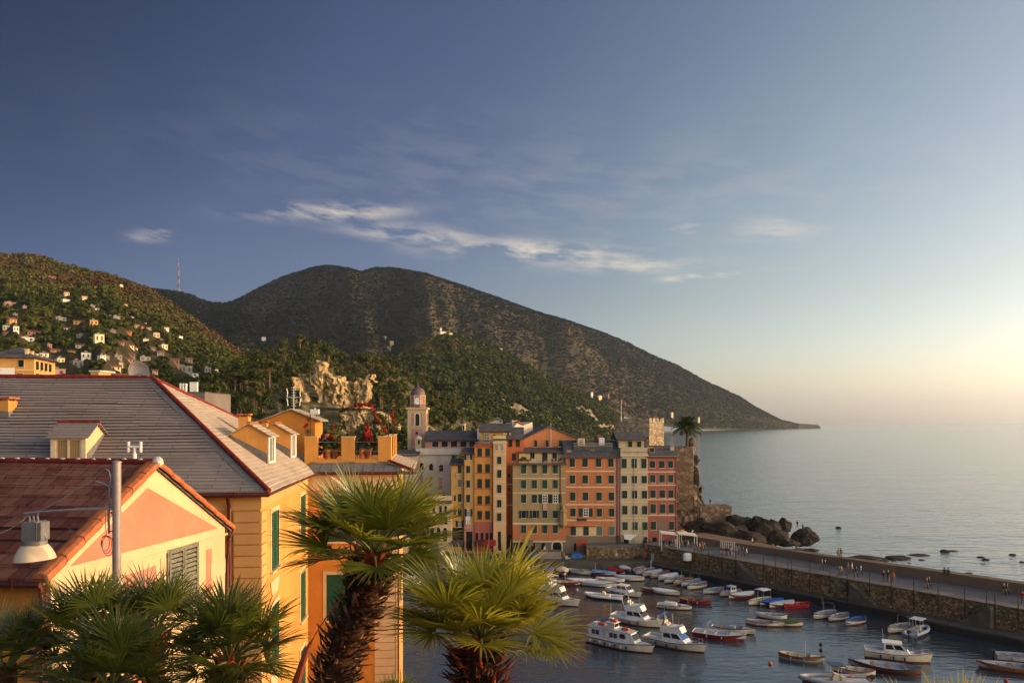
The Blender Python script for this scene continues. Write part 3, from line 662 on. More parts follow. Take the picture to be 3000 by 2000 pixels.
courses(m,32,-.02,5.86,lambda v:(Vector((-v,v,zr(v))),Vector((-v,17-1.9*v,zr(v)))),.012)
m.build('side_roof_slope',M_slate_r,villa)
m=vmb(); m.quad((-30,17,ZE),(0,17,ZE),(-5.86,5.9,zr(5.86)),(-30,5.9,zr(5.86))); m.quad((-30,.0,ZE-.03),(0,0,ZE-.03),(0,17,ZE-.03),(-30,17,ZE-.03)); m.build('rear_roof_slope',M_slateedge,villa)
def caps(mb,a,b,r,n,lift=.03):
    a=Vector(a);b=Vector(b)
    for i in range(n):
        p=a.lerp(b,i/n); q=a.lerp(b,(i+1.08)/n); mb.tube([p+Vector((0,0,lift)),q+Vector((0,0,lift+.012))],r*1.08,8,r*.94)
hipB=Vector((-5.86,5.86,zr(5.86)))
m=vmb(); caps(m,(.02,-.02,ZE+.03),hipB,.085,26); caps(m,(-30,5.86,zr(5.86)+.02),hipB,.085,70); caps(m,hipB,(0,17,ZE),.07,36); m.build('ridge_tiles',M_redcap,villa)
m=vmb()                                # pale strip of slate along the hip
for i in range(26):
    p=Vector((-.12,-.0,ZE+.03)).lerp(Vector((-6.0,5.86,zr(5.86)+.03)),i/26); q=Vector((-.12,0,ZE+.03)).lerp(Vector((-6.0,5.86,zr(5.86)+.03)),(i+.96)/26)
    w=Vector((-.26,0,.0)); m.slab([p,q,q+w,p+w],.02)
m.build('hip_edging',M_slateedge,villa)
m=vmb(); m.tube([(-30,-.06,ZE-.06),(.04,-.06,ZE-.06)],.085,10); m.tube([(.04,-.06,ZE-.06),(.04,9.8,ZE-.06)],.05,8)
for i in range(14): m.box(-1.1-i*1.9,-1.06-i*1.9,-.16,.0,ZE-.17,ZE+.03)
m.build('gutter',M_copper,villa)
m=vmb(); m.tube([(-1.34,-.02,ZE-.12),(-1.34,.1,ZE-.35),(-1.34,.24,ZE-.5),(-1.34,.25,VZ)],.065,10)
for z in (24,22,20,18): m.box(-1.43,-1.25,.16,.34,z,z+.05)
m.build('downpipe',M_copper,villa)
# frieze, quoins, string bands
m=vmb(); m.box(-30,-.32,.30,.36,ZE-.62,ZE-.03); m.box(-.36,-.30,.30,9.9,ZE-.55,ZE-.03); m.build('frieze',M_quoin,villa)
m=vmb(); m.box(-3.0,-1.5,.325,.36,VZ,ZE-.62); m.build('wall_panel',M_ochre_deep,villa)
m=vmb()
z=ZE-.66
while z>VZ+1:
    m.box(-1.22,-.30,.29,.40,z-.36,z-.02); m.box(-.37,-.29,.292,1.05,z-.36,z-.02); z-=.38
m.build('quoins',M_quoin,villa)
def shutter_pair(parent,mat,w,h,n,name='shutter',lab=None,gap=.02,rot=None,th=.05,open_=1.05):
    """two louvred leaves, in the frame (x along the wall, y out = -, z up), origin at the foot"""
    m=MB()
    for s in (-1,1):
        x0,x1=(-w/2,-gap/2) if s<0 else (gap/2,w/2)
        st=.07*min(1,w)
        m.box(x0,x0+st,-th,0,0,h); m.box(x1-st,x1,-th,0,0,h); m.box(x0+st,x1-st,-th,0,0,st*1.4); m.box(x0+st,x1-st,-th,0,h-st,h); m.box(x0+st,x1-st,-th,0,h*.46,h*.46+st)
        for k in range(n):
            z=st*1.4+(h-st*2.4)*k/n; d=(h-st*2.4)/n
            m.quad((x0+st,-th*.9,z),(x1-st,-th*.9,z),(x1-st,-.006-(1.05-open_)*.05,z+d*open_),(x0+st,-.006-(1.05-open_)*.05,z+d*open_))
    return m
def wall_window(parent,frame,xyz,rz,w,h,fm,sm,slats=22,trim=.16,sill=True):
    """window: moulded surround on the wall, sill and closed shutters"""
    T=Matrix.Translation(xyz)@Matrix.Rotation(rz,4,'Z')
    m=MB(); m.T=T
    m.box(-w/2-trim,-w/2,-.035,.0,-.02,h+trim); m.box(w/2,w/2+trim,-.035,.0,-.02,h+trim); m.box(-w/2,w/2,-.035,0,h,h+trim)
    f=m.build('window',fm,parent)
    if sill:
        m=MB(); m.T=T; m.box(-w/2-.2,w/2+.2,-.13,0,-.10,-.02); m.build('sill',fm,f)
    m=shutter_pair(None,sm,w,h,slats); o=MB(); o.T=T; o.v=[T@v for v in m.v]; o.f=m.f; o.m=m.m; o.build('shutter',sm,f)
    return f
for (y0,y1) in ((2.0,3.25),(7.95,9.15)):
    for zb in (22.6,19.15,15.7):
        wall_window(villa,None,Vector((-.35,(y0+y1)/2,zb-VZ)),R(90),y1-y0,2.1,M_cream,M_green)
m=vmb()
for zb in (22.6,19.15): m.prism([(-.346,1.85,zb-.42),(-.346,3.4,zb-.42),(-.346,3.1,zb-.95),(-.346,2.1,zb-.95)],(.03,0,0))
m.build('painted_apron',M_cream,villa)
# dormers
def dormer(mp,u0,u1,v0,ze,rise,run,over,glassm,apron=.42,wm=M_ochre,lab=None,wn=2,redridge=True,fm=None):
    A=lambda u,v,z: mp(u,v,z)
    zrid=ze+rise; vm=v0+run; s=rise/run
    vb=(zrid+s*vm-ZE)/(SL_+s); zb=zr(vb)
    m=vmb(); sec=[(v0,zr(v0)-.05),(v0,ze),(vm,zrid),(vb,zb)]
    m.prism([A(u0,v,z) for v,z in sec],A(u1,0,0)-A(u0,0,0)); d=m.build('dormer',wm,villa,label=lab)
    m=vmb()
    e=.13; f0=(v0-over,ze-s*over)
    def sl(a,b,c): m.prism([A(u0-e,*a),A(u1+e,*a),A(u1+e,*b),A(u0-e,*b)],c)
    for k in range(5):                # five courses down each side of the roof
        t0=k/5; t1=(k+1.08)/5; l=.05+.012*(k%2)
        a=(f0[0]+(vm-f0[0])*t0,f0[1]+(zrid-f0[1])*t0+.03); b=(f0[0]+(vm-f0[0])*t1,f0[1]+(zrid-f0[1])*t1+.01); sl(a,b,Vector((0,0,.03)))
        a=(vb+(vm-vb)*t0,zb+(zrid-zb)*t0+.03); b=(vb+(vm-vb)*t1,zb+(zrid-zb)*t1+.01); sl(a,b,Vector((0,0,.03)))
    m.build('dormer_roof',M_slate_f if redridge else M_slate_r,d)
    m=vmb(); caps(m,A(u0-e,vm,zrid+.03),A(u1+e,vm,zrid+.03),.055,6); m.build('ridge_tiles',M_redcap if redridge else M_terra,d)
    # casement in the front
    m=vmb(); w=u1-u0; zl=zr(v0)+.02
    def bx(a,b,z0,z1,out,th): m.prism([A(u0+a*w,v0-out,z0),A(u0+b*w,v0-out,z0),A(u0+b*w,v0-out,z1),A(u0+a*w,v0-out,z1)],A(0,th,0)-A(0,0,0))
    bx(0,.13,zl,ze-.03,.05,.05); bx(.87,1,zl,ze-.03,.05,.05); bx(.13,.87,ze-.13,ze-.03,.05,.05); bx(.13,.87,zl,zl+.08,.05,.05)
    bx(.47,.53,zl+.08,ze-.13,.045,.045); bx(.13,.18,zl+.08,ze-.13,.03,.03); bx(.82,.87,zl+.08,ze-.13,.03,.03)
    wd=m.build('window_frame',fm or M_white,d)
    m=vmb(); bx(.18,.47,zl+.08,ze-.13,.012,.012); bx(.53,.82,zl+.08,ze-.13,.012,.012); m.build('pane',glassm,wd)
    for uu,sg in ((u0,-1),(u1,1)):
        m=vmb(); q=[A(uu,v0+.02,zr(v0)),A(uu,v0+.02,zr(v0)+apron),A(uu,min(vb-.05,v0+2.0),zr(v0)+apron+SL_*.92*(min(vb-.05,v0+2.0)-v0)*.78),A(uu,vb-.05,zb-.03)]
        m.prism(q,(A(sg*.012,0,0)-A(0,0,0))); m.build('flashing',M_slateedge,d)
    return d
fx=lambda u,v,z: Vector((u,v,z)); rx=lambda u,v,z: Vector((-v,u,z))
q0=vray(150,1300,1,1.25).x; q1=vray(253,1300,1,1.25).x
dormer(fx,q0,q1,1.25,27.52,.44,.72,.16,M_curtain,.40,M_cream,'cream dormer with net curtains on the shaded front roof slope',fm=plain('cream_window_paint',(.70,.55,.32),.5,var=.15))
dormer(rx,4.55,5.75,1.0,27.5,.42,.72,.18,M_glass,.42,lab='nearer orange dormer on the sunlit side slope',redridge=False)
dormer(rx,9.25,10.45,1.0,27.5,.42,.72,.18,M_glass,.42,lab='farther orange dormer next to the terrace',redridge=False)
# chimneys and the stair head
def chimney(x,y,w,z0,z1,cap='slab',mt=None):
    m=vmb(); m.box(x-w/2,x+w/2,y-w/2,y+w/2,z0,z1-.14); c=m.build('chimney',mt or M_ochre,villa)
    m=vmb(); m.box(x-w/2-.06,x+w/2+.06,y-w/2-.06,y+w/2+.06,z1-.07,z1)
    for a in (-1,1):
        for b in (-1,1): m.box(x+a*w*.38-.04,x+a*w*.38+.04,y+b*w*.38-.04,y+b*w*.38+.04,z1-.16,z1-.07)
    m.build('cap',M_terra,c)
    m=vmb(); m.box(x-w/2-.02,x+w/2+.02,y-w/2-.02,y+w/2+.02,z0,z0+(z1-z0)*.38); m.build('flashing',M_slateedge,c)
    return c
chimney(-2.55,7.2,.42,27.2,28.38); chimney(-2.75,11.6,.42,27.3,28.1)
q=vray(12,1200,1,3.9); chimney(q.x,3.9,.62,28.1,28.95)
q=vray(394,1360,1,.9); c=chimney(q.x,.9,.34,26.2,26.72)
m=vmb(); m.lathe([(.075,26.7),(.07,26.9),(.045,27.02),(.045,27.2)],(q.x,.9,0),12); m.tube([(q.x-.2,.9,27.16),(q.x+.2,.9,27.16)],.05,10)
for s in (-1,1): m.tube([(q.x+s*.2,.9,26.98),(q.x+s*.2,.9,27.34)],.052,10)
m.build('cowl',M_white,c,smooth=True)
m=vmb(); m.prism([(-3.3,12.3,26),(-3.3,12.3,27.95),(-1.55,12.3,28.62),(-.38,12.3,28.15),(-.38,12.3,25.5)],(0,2.6,0)); sh=m.build('stair_head',M_ochre_deep,villa)
m=vmb(); m.prism([(-1.55,12.15,28.64),(-.1,12.15,28.06),(-.1,15,28.06),(-1.55,15,28.64)],(0,0,.06)); m.prism([(-1.55,12.15,28.64),(-3.5,12.15,27.88),(-3.5,15,27.88),(-1.55,15,28.64)],(0,0,.06)); m.build('stair_head_roof',M_slate_r,sh)
# terrace wing
m=vmb(); m.box(-.4,3.75,10.2,18.4,VZ,ZE-.03); m.box(-.4,3.42,10.72,18.2,ZE-.03,26.1); wing=m.build('terrace_wing',M_ochre,villa)
m=vmb(); m.box(-.34,3.2,10.17,10.2,VZ,24.75); m.build('wall_panel',M_ochre_deep,wing)
m=vmb(); m.box(-.36,3.80,10.14,10.22,24.78,ZE-.03); m.box(3.74,3.80,10.2,18.4,24.9,ZE-.03)
z=24.7
while z>VZ+1:
    m.box(2.75,3.79,10.14,10.25,z-.36,z-.02); m.box(3.70,3.79,10.14,11.0,z-.36,z-.02); z-=.38
m.build('quoins',M_cream,wing)
m=vmb()                                # slate skirts under the terrace
for k in range(9):
    x0=-.3+k*.5; m.slab([(x0,9.88,ZE+.03+.006*(k%2)),(x0+.48,9.88,ZE+.03+.006*(k%2)),(min(x0+.48,3.5),10.75,26.06),(min(x0,3.45),10.75,26.06)],.05)
m.build('front_skirt_roof',M_slateedge,wing)
m=vmb()
for k in range(15):
    y=9.9+k*.58; m.slab([(4.62,y+.03,ZE+.03),(4.62,y+.52,ZE+.03),(3.40,y+.52+(.5-.03*k)*0,26.08),(3.40,max(y+.03,10.6),26.08)],.05)
    m.tube([(4.62,y,ZE+.06),(3.40,max(y,10.7),26.12)],.035,6)
m.build('side_skirt_roof',M_slate_r,wing)
m=vmb(); caps(m,(4.6,9.9,ZE+.06),(3.42,10.72,26.1),.07,6); m.build('ridge_tiles',M_redcap,wing)
m=vmb(); m.tube([(-.2,9.82,ZE-.03),(4.66,9.82,ZE-.03)],.075,10); m.tube([(4.68,9.84,ZE-.04),(4.68,18.4,ZE-.04)],.06,8); m.tube([(3.86,10.3,ZE-.1),(3.86,10.3,VZ)],.05,8); m.build('gutter',M_copper,wing)
for zb in (22.35,18.62,14.9):
    wall_window(wing,None,Vector((1.15,10.17,zb-VZ)),0,1.3,2.15,M_cream,M_green)
for yy in (11.7,14.4):
    for zb in (22.35,18.62): wall_window(wing,None,Vector((3.75,yy,zb-VZ)),R(90),1.2,2.15,M_cream,M_green)
# parapet pillars and railing
ZT=26.1; pz=27.33
for (a,b) in ((893,930),(1001,1039),(1108,1146)):
    x0=vray(a,1300,1,10.8).x; x1=vray(b,1300,1,10.8).x
    m=vmb(); m.box(x0,x1,10.72,11.2,ZT-.1,pz-.04); p=m.build('parapet_pillar',M_ochre,wing)
    m=vmb(); m.box(x0-.03,x1+.03,10.69,11.23,pz-.04,pz); m.build('coping',M_cream,p)
for k in range(1,5):
    y=10.9+k*1.75
    m=vmb(); m.box(3.02,3.42,y-.2,y+.2,ZT-.1,pz-.04); p=m.build('parapet_pillar',M_ochre,wing)
    m=vmb(); m.box(2.99,3.45,y-.23,y+.23,pz-.04,pz); m.build('coping',M_cream,p)
m=vmb(); m.box(-.3,3.42,10.75,10.95,ZT-.05,ZT+.12); m.box(3.2,3.42,10.95,18,ZT-.05,ZT+.12); m.build('parapet_kerb',M_ochre,wing)
m=vmb()
for z in (ZT+.5,ZT+.95): m.tube([(-.3,10.9,z),(3.3,10.9,z)],.014,5); m.tube([(3.32,10.9,z),(3.32,18,z)],.014,5)
m.build('railing',M_metal,wing)
# everything that stands on the roof and terrace and could be carried away
def Vw(x,y,z): return VM@Vector((x,y,z-VZ))
m=MB()
for pxx,y in ((909,10.85),(1138,10.85),(927,14),(1130,14)):
    x=vray(pxx,1240,1,y).x; m.tube([Vw(x,y,ZT),Vw(x,y,28.72)],.02,6)
xa,xb=vray(909,1200,1,10.85).x,vray(1140,1200,1,10.85).x
for y,z in ((10.85,28.70),(10.85,28.62),(14,28.72)): m.tube([Vw(xa-.05,y,z),Vw(xb,y,z-.06)],.022,6)
for x in (xa,xb): m.tube([Vw(x,10.85,28.70),Vw(x,14,28.72)],.02,6)
pg=thing('pergola','thin iron pergola frame over the roof terrace','pergola',Vw(1.5,11,ZT)); m.T=None
m.v=[v-pg.location for v in m.v]; m.build('frame',M_darkmetal,pg)
a=Vw(vray(923,1204,1,10.8).x,10.78,28.5)
m=MB(); m.box(-.2,.2,-.12,.12,-.10,.10); m.box(-.22,.22,-.13,.13,.10,.13); m.tube([(.0,0,.13),(0,0,.2)],.03,6)
o=m.build('floodlight',M_white); o.location=a; tag(o,'white box lamp hanging at the left end of the terrace pergola','lamp')
# vine arch and bushes on the terrace
def bush_mat(name,a,b,em=.0):
    n=NT(name); c=n.mix(n.n('ShaderNodeNewGeometry').outputs['Random Per Island'],a,b)
    n.fin(c,.8,spec=.2); n.b.inputs['Subsurface Weight'].default_value=0; return n.mat
M_redleaf=bush_mat('red_leaves',(.21,.011,.008),(.40,.038,.02)); M_grnleaf=bush_mat('green_leaves',(.03,.05,.012),(.10,.12,.03)); M_yelleaf=bush_mat('autumn_leaves',(.20,.12,.02),(.36,.16,.03)); M_pinkfl=bush_mat('pink_flowers',(.8,.12,.12),(.85,.25,.22))
def leafblob(pts,per,size,mats,seed,sc=(1,1,1)):
    """pts: (centre, radius, material index)"""
    r=np.random.RandomState(seed); V=[];Q=[];MI=[];o=0
    for c,rad,mi in pts:
        q,i,_=leaf_cloud(np.array([tuple(c)]),np.array([rad]),np.array([.5]),per,r,.9,size)
        V.append(q);Q.append(i+o);o+=len(q);MI.append(np.full(len(i),mi))
    return np.concatenate(V),np.concatenate(Q),np.concatenate(MI)
def plant(name,label,cat,base,pts,per,size,mats,seed,pot=None,stem=True):
    t=thing(name,label,cat,base)
    V,Q,MI=leafblob([(Vector(c),r,mi) for c,r,mi in pts],per,size,mats,seed)
    npobj('foliage',V,Q,mats,mi=MI,parent=t)
    if stem:
        m=MB()
        for c,r,mi in pts[:6]: m.tube([(0,0,.05),(c[0]*.5,c[1]*.5,c[2]*.6),c],.018,5,.007)
        m.build('stem',M_bark,t)
    if pot:
        m=MB(); m.lathe([(pot*.7,0),(pot,.42),(pot*1.08,.42),(pot*1.08,.47),(pot*.9,.47),(pot*.85,.43)],n=14); m.build('pot',M_terra,t,smooth=True)
    return t
M_bark=plain('bark',(.09,.06,.04),.9,var=.5,scale=12,bump=.5)
ter=lambda px,y,z=ZT+.12: Vw(vray(px,1300,1,y).x,y,z)
plant('potted_bush','flame red cone shaped bush in a pot between the right pillars','plant',ter(1077,11.3),[((0,0,.75),.20,1),((.02,0,1.0),.30,0),((0,0,1.2),.28,0),((-.02,0,1.42),.22,0),((.0,0,1.62),.13,0),((.12,0,.95),.2,0),((-.1,0,.6),.18,1)],150,.20,[M_redleaf,M_grnleaf],1,.2)
plant('potted_bush','rusty red and green bush in a pot between the left pillars','plant',ter(978,11.3),[((0,0,.7),.26,1),((0,0,1.05),.22,2),((.05,0,1.35),.16,2),((-.03,0,1.62),.12,0),((-.12,0,1.05),.16,0),((.1,0,.95),.15,2),((.1,0,.6),.2,1)],120,.20,[M_redleaf,M_grnleaf,M_yelleaf],2,.2)
plant('flowering_plant','pink flowering plant behind the left gap of the terrace','plant',ter(957,11.6),[((0,0,.8),.2,1),((.0,0,1.12),.16,0),((-.1,0,.6),.22,1),((-.08,0,1.0),.1,0)],110,.20,[M_pinkfl,M_grnleaf],3,.16)
plant('climbing_plant','red leaved climber beside the stair head at the left end of the terrace','plant',ter(902,11.0),[((0,0,1.35),.16,1),((-.05,0,1.65),.14,0),((.02,0,1.9),.12,0),((-.16,0,1.55),.12,0),((0.05,0,1.15),.12,2)],80,.22,[M_redleaf,M_grnleaf,M_yelleaf],4)
plant('climbing_plant','yellow and red shrub growing up at the right end of the terrace','plant',ter(1118,11.5),[((0,0,1.3),.2,1),((.05,0,1.6),.17,1),((.18,0,1.35),.16,0),((-.05,0,1.85),.1,1),((.15,0,1.62),.12,0)],100,.2,[M_redleaf,M_yelleaf,M_grnleaf],5)
plant('climbing_plant','red creeper hanging from the pergola over the right terrace corner','plant',ter(1150,13.0),[((0,0,2.1),.18,0),((.05,0,1.85),.14,0),((0,0,2.35),.12,0),((.02,0,1.6),.10,0)],90,.2,[M_redleaf],6)
pts=[]
for k in range(24):
    a=k/23; x=-.85+1.85*a; z=2.28+.36*math.sin(min(1,a*1.25)*math.pi*.62) if a<.8 else 2.62-.75*((a-.8)/.2)**1.2
    pts.append(((x,0,z),.11+.05*rnd.random(),0 if a>.38 else 2 if a>.2 else 1))
for px_,lab,sd in ((963,'dense dark bush filling the left gap between the terrace pillars',31),(1082,'dense dark bush filling the right gap between the terrace pillars',32)):
    plant('terrace_bush',lab,'plant',ter(px_,12.0),[((a_,b_,c_),.34,(k_%3)//2) for k_,(a_,b_,c_) in enumerate(((-.5,0,.3),(0,.1,.3),(.5,0,.3),(-.4,.1,.8),(.1,0,.85),(.5,.1,.75),(-.1,0,1.15),(.3,.1,1.05)))],110,.2,[M_grnleaf,M_yelleaf],sd)
plant('vine','red autumn vine trained as an arch over the pergola beam','vine',ter(1048,10.9),pts,46,.24,[M_redleaf,M_grnleaf,M_yelleaf],7)
plant('potted_bush','low dark green bush behind the middle terrace pillar','plant',ter(1020,12.2),[((0,0,1.0),.25,0),((.2,0,1.05),.2,0),((-.2,0,1.0),.2,0)],90,.2,[M_grnleaf],8)
for px_,lab in ((960,'dark pot of trailing leaves beside the left terrace railing'),(1060,'second dark pot of leaves just inside the right gap of the terrace')):
    plant('potted_plant',lab,'plant',ter(px_,10.95),[((0,0,.42),.2,0),((.1,0,.3),.16,0),((-.1,0,.35),.15,1)],90,.22,[M_grnleaf,M_yelleaf],px_,.15)
# dish and aerial
t=thing('satellite_dish','large pale satellite dish seen from behind on the roof ridge','dish',Vw(vray(410,1100,1,5.86).x,5.9,zr(5.86)))
m=MB(); prof=[(.02,0.0),(.2,.02),(.34,.07),(.43,.125),(.44,.135),(.425,.135),(.33,.085),(.2,.035),(.02,.016)]
m.T=Matrix.Translation((0,0,.30))@Matrix.Rotation(R(-75),4,'X')@Matrix.Rotation(R(180),4,'X'); m.lathe(prof,n=28); m.build('reflector',plain('dish_paint',(.55,.45,.38),.6,var=.15),t,smooth=True)
m=MB(); m.tube([(0,.03,0),(0,.03,.42)],.03,8); m.box(-.07,.07,-.1,.02,.05,.2); m.build('mount',M_metal,t)
t=thing('aerial','white folded aerial on a mast at the apex of the stair head','antenna',Vw(-1.6,13.3,28.5))
m=MB(); m.tube([(0,0,0),(0,0,1.35)],.018,6)
for z in np.linspace(.35,1.3,8): m.tube([(-.12,0,z),(.12,0,z)],.010,4)
m.build('mast',M_white,t)
m=MB()
for s in (-1,1):
    for a,b in ((.35,.75),(.82,1.25)): m.tube([(s*(.34-.04*(a<.5)),0,a),(s*.32,0,(a+b)/2),(s*(.36),0,b)],.024,5)
m.tube([(-.33,0,.8),(.33,0,.8)],.012,4); m.build('dipole',M_white,t)
# the salmon gabled house -----------------------------------------------------------
K0=P(150,1667,16.3); KR=-math.atan2(.1348,.9909); KZ=12.0
pink=thing('gabled_house','small salmon and cream house with a tiled gable roof and grey green shutters','house',(K0.x,K0.y,KZ),KR)
KM=Matrix.Translation((K0.x,K0.y,KZ))@Matrix.Rotation(KR,4,'Z'); KI=KM.inverted()
def kray(px,py,axis=0,val=0.0):
    o=KI@Vector((0,0,H)); d=(KI@P(px,py,1.0))-o; q=o+d*((val-o[axis])/d[axis]); return q
KE=24.7-KZ; KL=7.37; KA=26.82-KZ; KMID=3.68
m=MB(); m.prism([(-14,0,0),(-14,0,KE-.05),(-14,KMID,KA-.05),(-14,KL,KE-.05),(-14,KL,0)],(14,0,0)); m.build('wall',M_cream,pink)
m=MB(); m.box(-14,-.12,-.012,0,0,KE-.2); m.box(-14,-.0,-.03,0,KE-.42,KE-.1); m.build('front_wall_paint',M_ochre_deep,pink)
# painted gable field and bands
def kpoly(pts,out,mat,name,th=.004):
    m=MB(); m.prism([Vector((out,q.y,q.z)) for q in (kray(*p) for p in pts)],(th,0,0)); return m.build(name,mat,pink)
kpoly([(203,1659),(432,1428),(639,1547)],.001,M_pink,'gable_field')
kpoly([(362,1686),(457,1655),(457,1985),(362,2012)],.001,M_pink,'wall_panel')
kpoly([(603,1610),(621,1605),(621,1830),(603,1842)],.001,M_pink,'wall_panel')
m=MB()
def kline(a,b,w=.05,out=.02):
    q0,q1=kray(*a),kray(*b); m.prism([(0,q0.y,q0.z),(0,q1.y,q1.z),(0,q1.y,q1.z+w),(0,q0.y,q0.z+w)],(out,0,0))
kline((150,1720),(665,1565),.06,.03); kline((470,1640),(470,1990),.05,.02)
z=KE-1.0
while z>3: m.box(0,.018,KL-.85,KL,z-.5,z-.03); z-=.55
m.build('moulding',M_cream,pink)
a,b=kray(492,1613),kray(575,1594); zt=(a.z+b.z)/2
m=MB(); T=Matrix.Translation((0.0,(a.y+b.y)/2,zt-1.75))@Matrix.Rotation(R(90),4,'Z'); m.T=T; w=abs(b.y-a.y)
m.box(-w/2-.07,-w/2,-.05,0,0,1.75); m.box(w/2,w/2+.07,-.05,0,0,1.75); m.box(-w/2-.07,w/2+.07,-.05,0,1.75,1.8); wf=m.build('window',M_greygreen,pink)
bk=MB(); bk.T=T; bk.box(-w/2+.02,w/2-.02,-.012,-.002,.05,1.72); bk.build('louvre_shade_sheet',M_darkmetal,wf); s=shutter_pair(None,None,w,1.75,12,th=.07,open_=.62); s.v=[T@v for v in s.v]; s.T=None; s.build('shutter',M_greygreen,wf)  # dark sheet stands in for the shadow between the slats
m=MB(); T2=Matrix.Translation((-1.9,0,KE-2.9)); m.T=T2; m.box(-.6,.6,-.02,0.0,0,1.9); wf=m.build('window',M_darkmetal,pink)
m=MB(); m.T=T2; m.box(-.75,-.6,-.04,0,-.1,2.05); m.box(.6,.75,-.04,0,-.1,2.05); m.box(-.6,.6,-.04,0,1.9,2.05); m.build('window_frame',M_ochre_deep,wf)
# roof: near slope in clay tiles, raking tiles at the verge, ridge tiles bedded in mortar
ks=(KA-KE)/KMID; ov=.32
m=MB(); courses(m,11,-ov,KMID,lambda v:(Vector((-14,v,KE+ks*v+.08)),Vector((.12,v,KE+ks*v+.08))),.04)
courses(m,11,-ov,KMID,lambda v:(Vector((-14,KL-v,KE+ks*v+.08)),Vector((.12,KL-v,KE+ks*v+.08))),.04); m.build('roof',M_clay,pink)
m=MB()
for side in (0,1):
    n=7
    for i in range(n):
        v0=-ov+(KMID+ov)*i/n; v1=-ov+(KMID+ov)*(i+1.03)/n
        y0,y1=(v0,v1) if side==0 else (KL-v0,KL-v1); z0,z1=KE+ks*v0,KE+ks*v1
        # rounded verge tile
        sec=[(-.22,.05),(-.20,.15),(-.08,.19),(.06,.19),(.17,.15),(.20,.03),(.17,-.02)]
        m.loft([[Vector((x,y0,z0+z+.03)) for x,z in sec],[Vector((x*.95,y1,z1+z)) for x,z in sec]])
m.build('verge_tiles',M_terra,pink)
m=MB()
for i in range(30):
    x0=.1-i*.46; m.tube([(x0,KMID,KA+.10),(x0-.48,KMID,KA+.115)],.10,8,.088)
r=m.build('ridge_tiles',M_redcap,pink)
m=MB()
for i in range(30): m.ico((.1-i*.46,KMID-.06,KA+.19),.05,0,(1.6,1,.5),.2)
m.ico((.12,KMID,KA+.12),.14,1,(1,1,1.1),.1); m.build('mortar_bedding',M_mortar,pink)
m=MB()
for side in (0,1):
    e=Vector((.06,-ov if side==0 else KL+ov,KE-ks*ov-.02)); ap=Vector((.06,KMID,KA-.02)); m.tube([e,ap],.03,6)
m.build('verge_batten',M_slateedge,pink)
m=MB(); m.tube([(-14,-ov-.05,KE-.22),(.06,-ov-.05,KE-.2)],.07,10)
for i in range(9): m.box(-.6-i*1.5,-.56-i*1.5,-ov-.14,-ov+.1,KE-.3,KE-.1)
m.tube([(.1,KL+ov+.03,KE-.2),(.1,KL+.1,KE-.45),(.02,KL+.1,KE-1.2),(.02,KL+.1,1)],.05,8); m.tube([(-.14,-.16,KE-.2),(-.14,-.1,KE-.6),(-.14,-.1,0)],.05,8); m.build('gutter',M_copper,pink)

# street lamp on its pole and the cables ----------------------------------------------
LY=11.0; lp=P(342,1700,LY); LZ=15.5
lamp=thing('street_lamp','galvanised lamp pole with a bell shaped lamp hanging from a thin side arm','street lamp',(lp.x,lp.y,LZ))
def lq(px,py,dy=0): return P(px,py,LY+dy)-Vector((lp.x,lp.y,LZ))
top=lq(342,1354)
m=MB(); m.tube([(0,0,0),(0,0,top.z)],.060,24); m.lathe([(.07,top.z),(.07,top.z+.012),(.02,top.z+.03)],n=20); m.lathe([(.069,lq(342,1500).z),(.072,lq(342,1500).z),(.072,lq(342,1505).z)],n=20); m.build('pole',plain('lamp_pole_paint',(.34,.275,.245),.45,metal=.15,var=.25,scale=2),lamp,smooth=True)
m=MB(); m.tube([lq(338,1490),lq(290,1488),lq(200,1492),lq(112,1499),lq(70,1503)],.016,8); m.tube([lq(338,1478),lq(323,1482)],.022,8); m.tube([lq(322,1408),lq(321,1440),lq(318,1500),lq(319,1562)],.017,8); m.tube([lq(322,1555),lq(336,1555)],.012,6)
m.build('arm',M_metal,lamp,smooth=True)
m=MB()
c=lq(106,1550); w=.135; 
m.box(c.x-w,c.x+w*.55,c.y-.13,c.y+.13,lq(0,1580).z,lq(0,1526).z)
m.box(c.x+w*.62,c.x+w*.98,c.y-.11,c.y+.11,lq(0,1580).z,lq(0,1528).z)
m.box(c.x+w*.5,c.x+w*.62,c.y-.13,c.y+.13,lq(0,1578).z,lq(0,1528).z)
m.lathe([(.165,lq(0,1596).z),(.165,lq(0,1582).z),(.12,lq(0,1578).z)],(c.x-.02,c.y,0),24); m.build('lamp_housing',plain('lamp_housing_grey',(.20,.185,.17),.5,metal=.2,var=.2),lamp)
m=MB(); z0,z1=lq(0,1638).z,lq(0,1594).z; h=z1-z0
m.T=Matrix.Translation((c.x-.02,c.y,z0))@Matrix.Rotation(R(-3),4,'Y')
m.lathe([(.278,0),(.276,.012),(.262,.28*h),(.232,.58*h),(.195,.84*h),(.165,h),(.155,h),(.185,.82*h),(.22,.57*h),(.25,.28*h),(.266,.01)],n=36)
nb=NT('lamp_shade_enamel'); nb.fin(nb.mix(nb.noise(4,4),(.66,.47,.27),(.74,.56,.35)),.32,spec=.5); m.build('lamp_shade',nb.mat,lamp,smooth=True)
m=MB()
for dxp in (-12,0,12): m.tube([lq(100+dxp,1526),lq(98+dxp,1512),lq(104+dxp*.6,1502),lq(108+dxp*.4,1500)],.011,6)
m.tube([lq(90,1503),lq(72,1512),lq(66,1540),lq(70,1562)],.008,5); m.tube([lq(130,1560),lq(136,1575),lq(128,1582)],.008,5); m.build('hanger',M_metal,lamp)
m=MB()
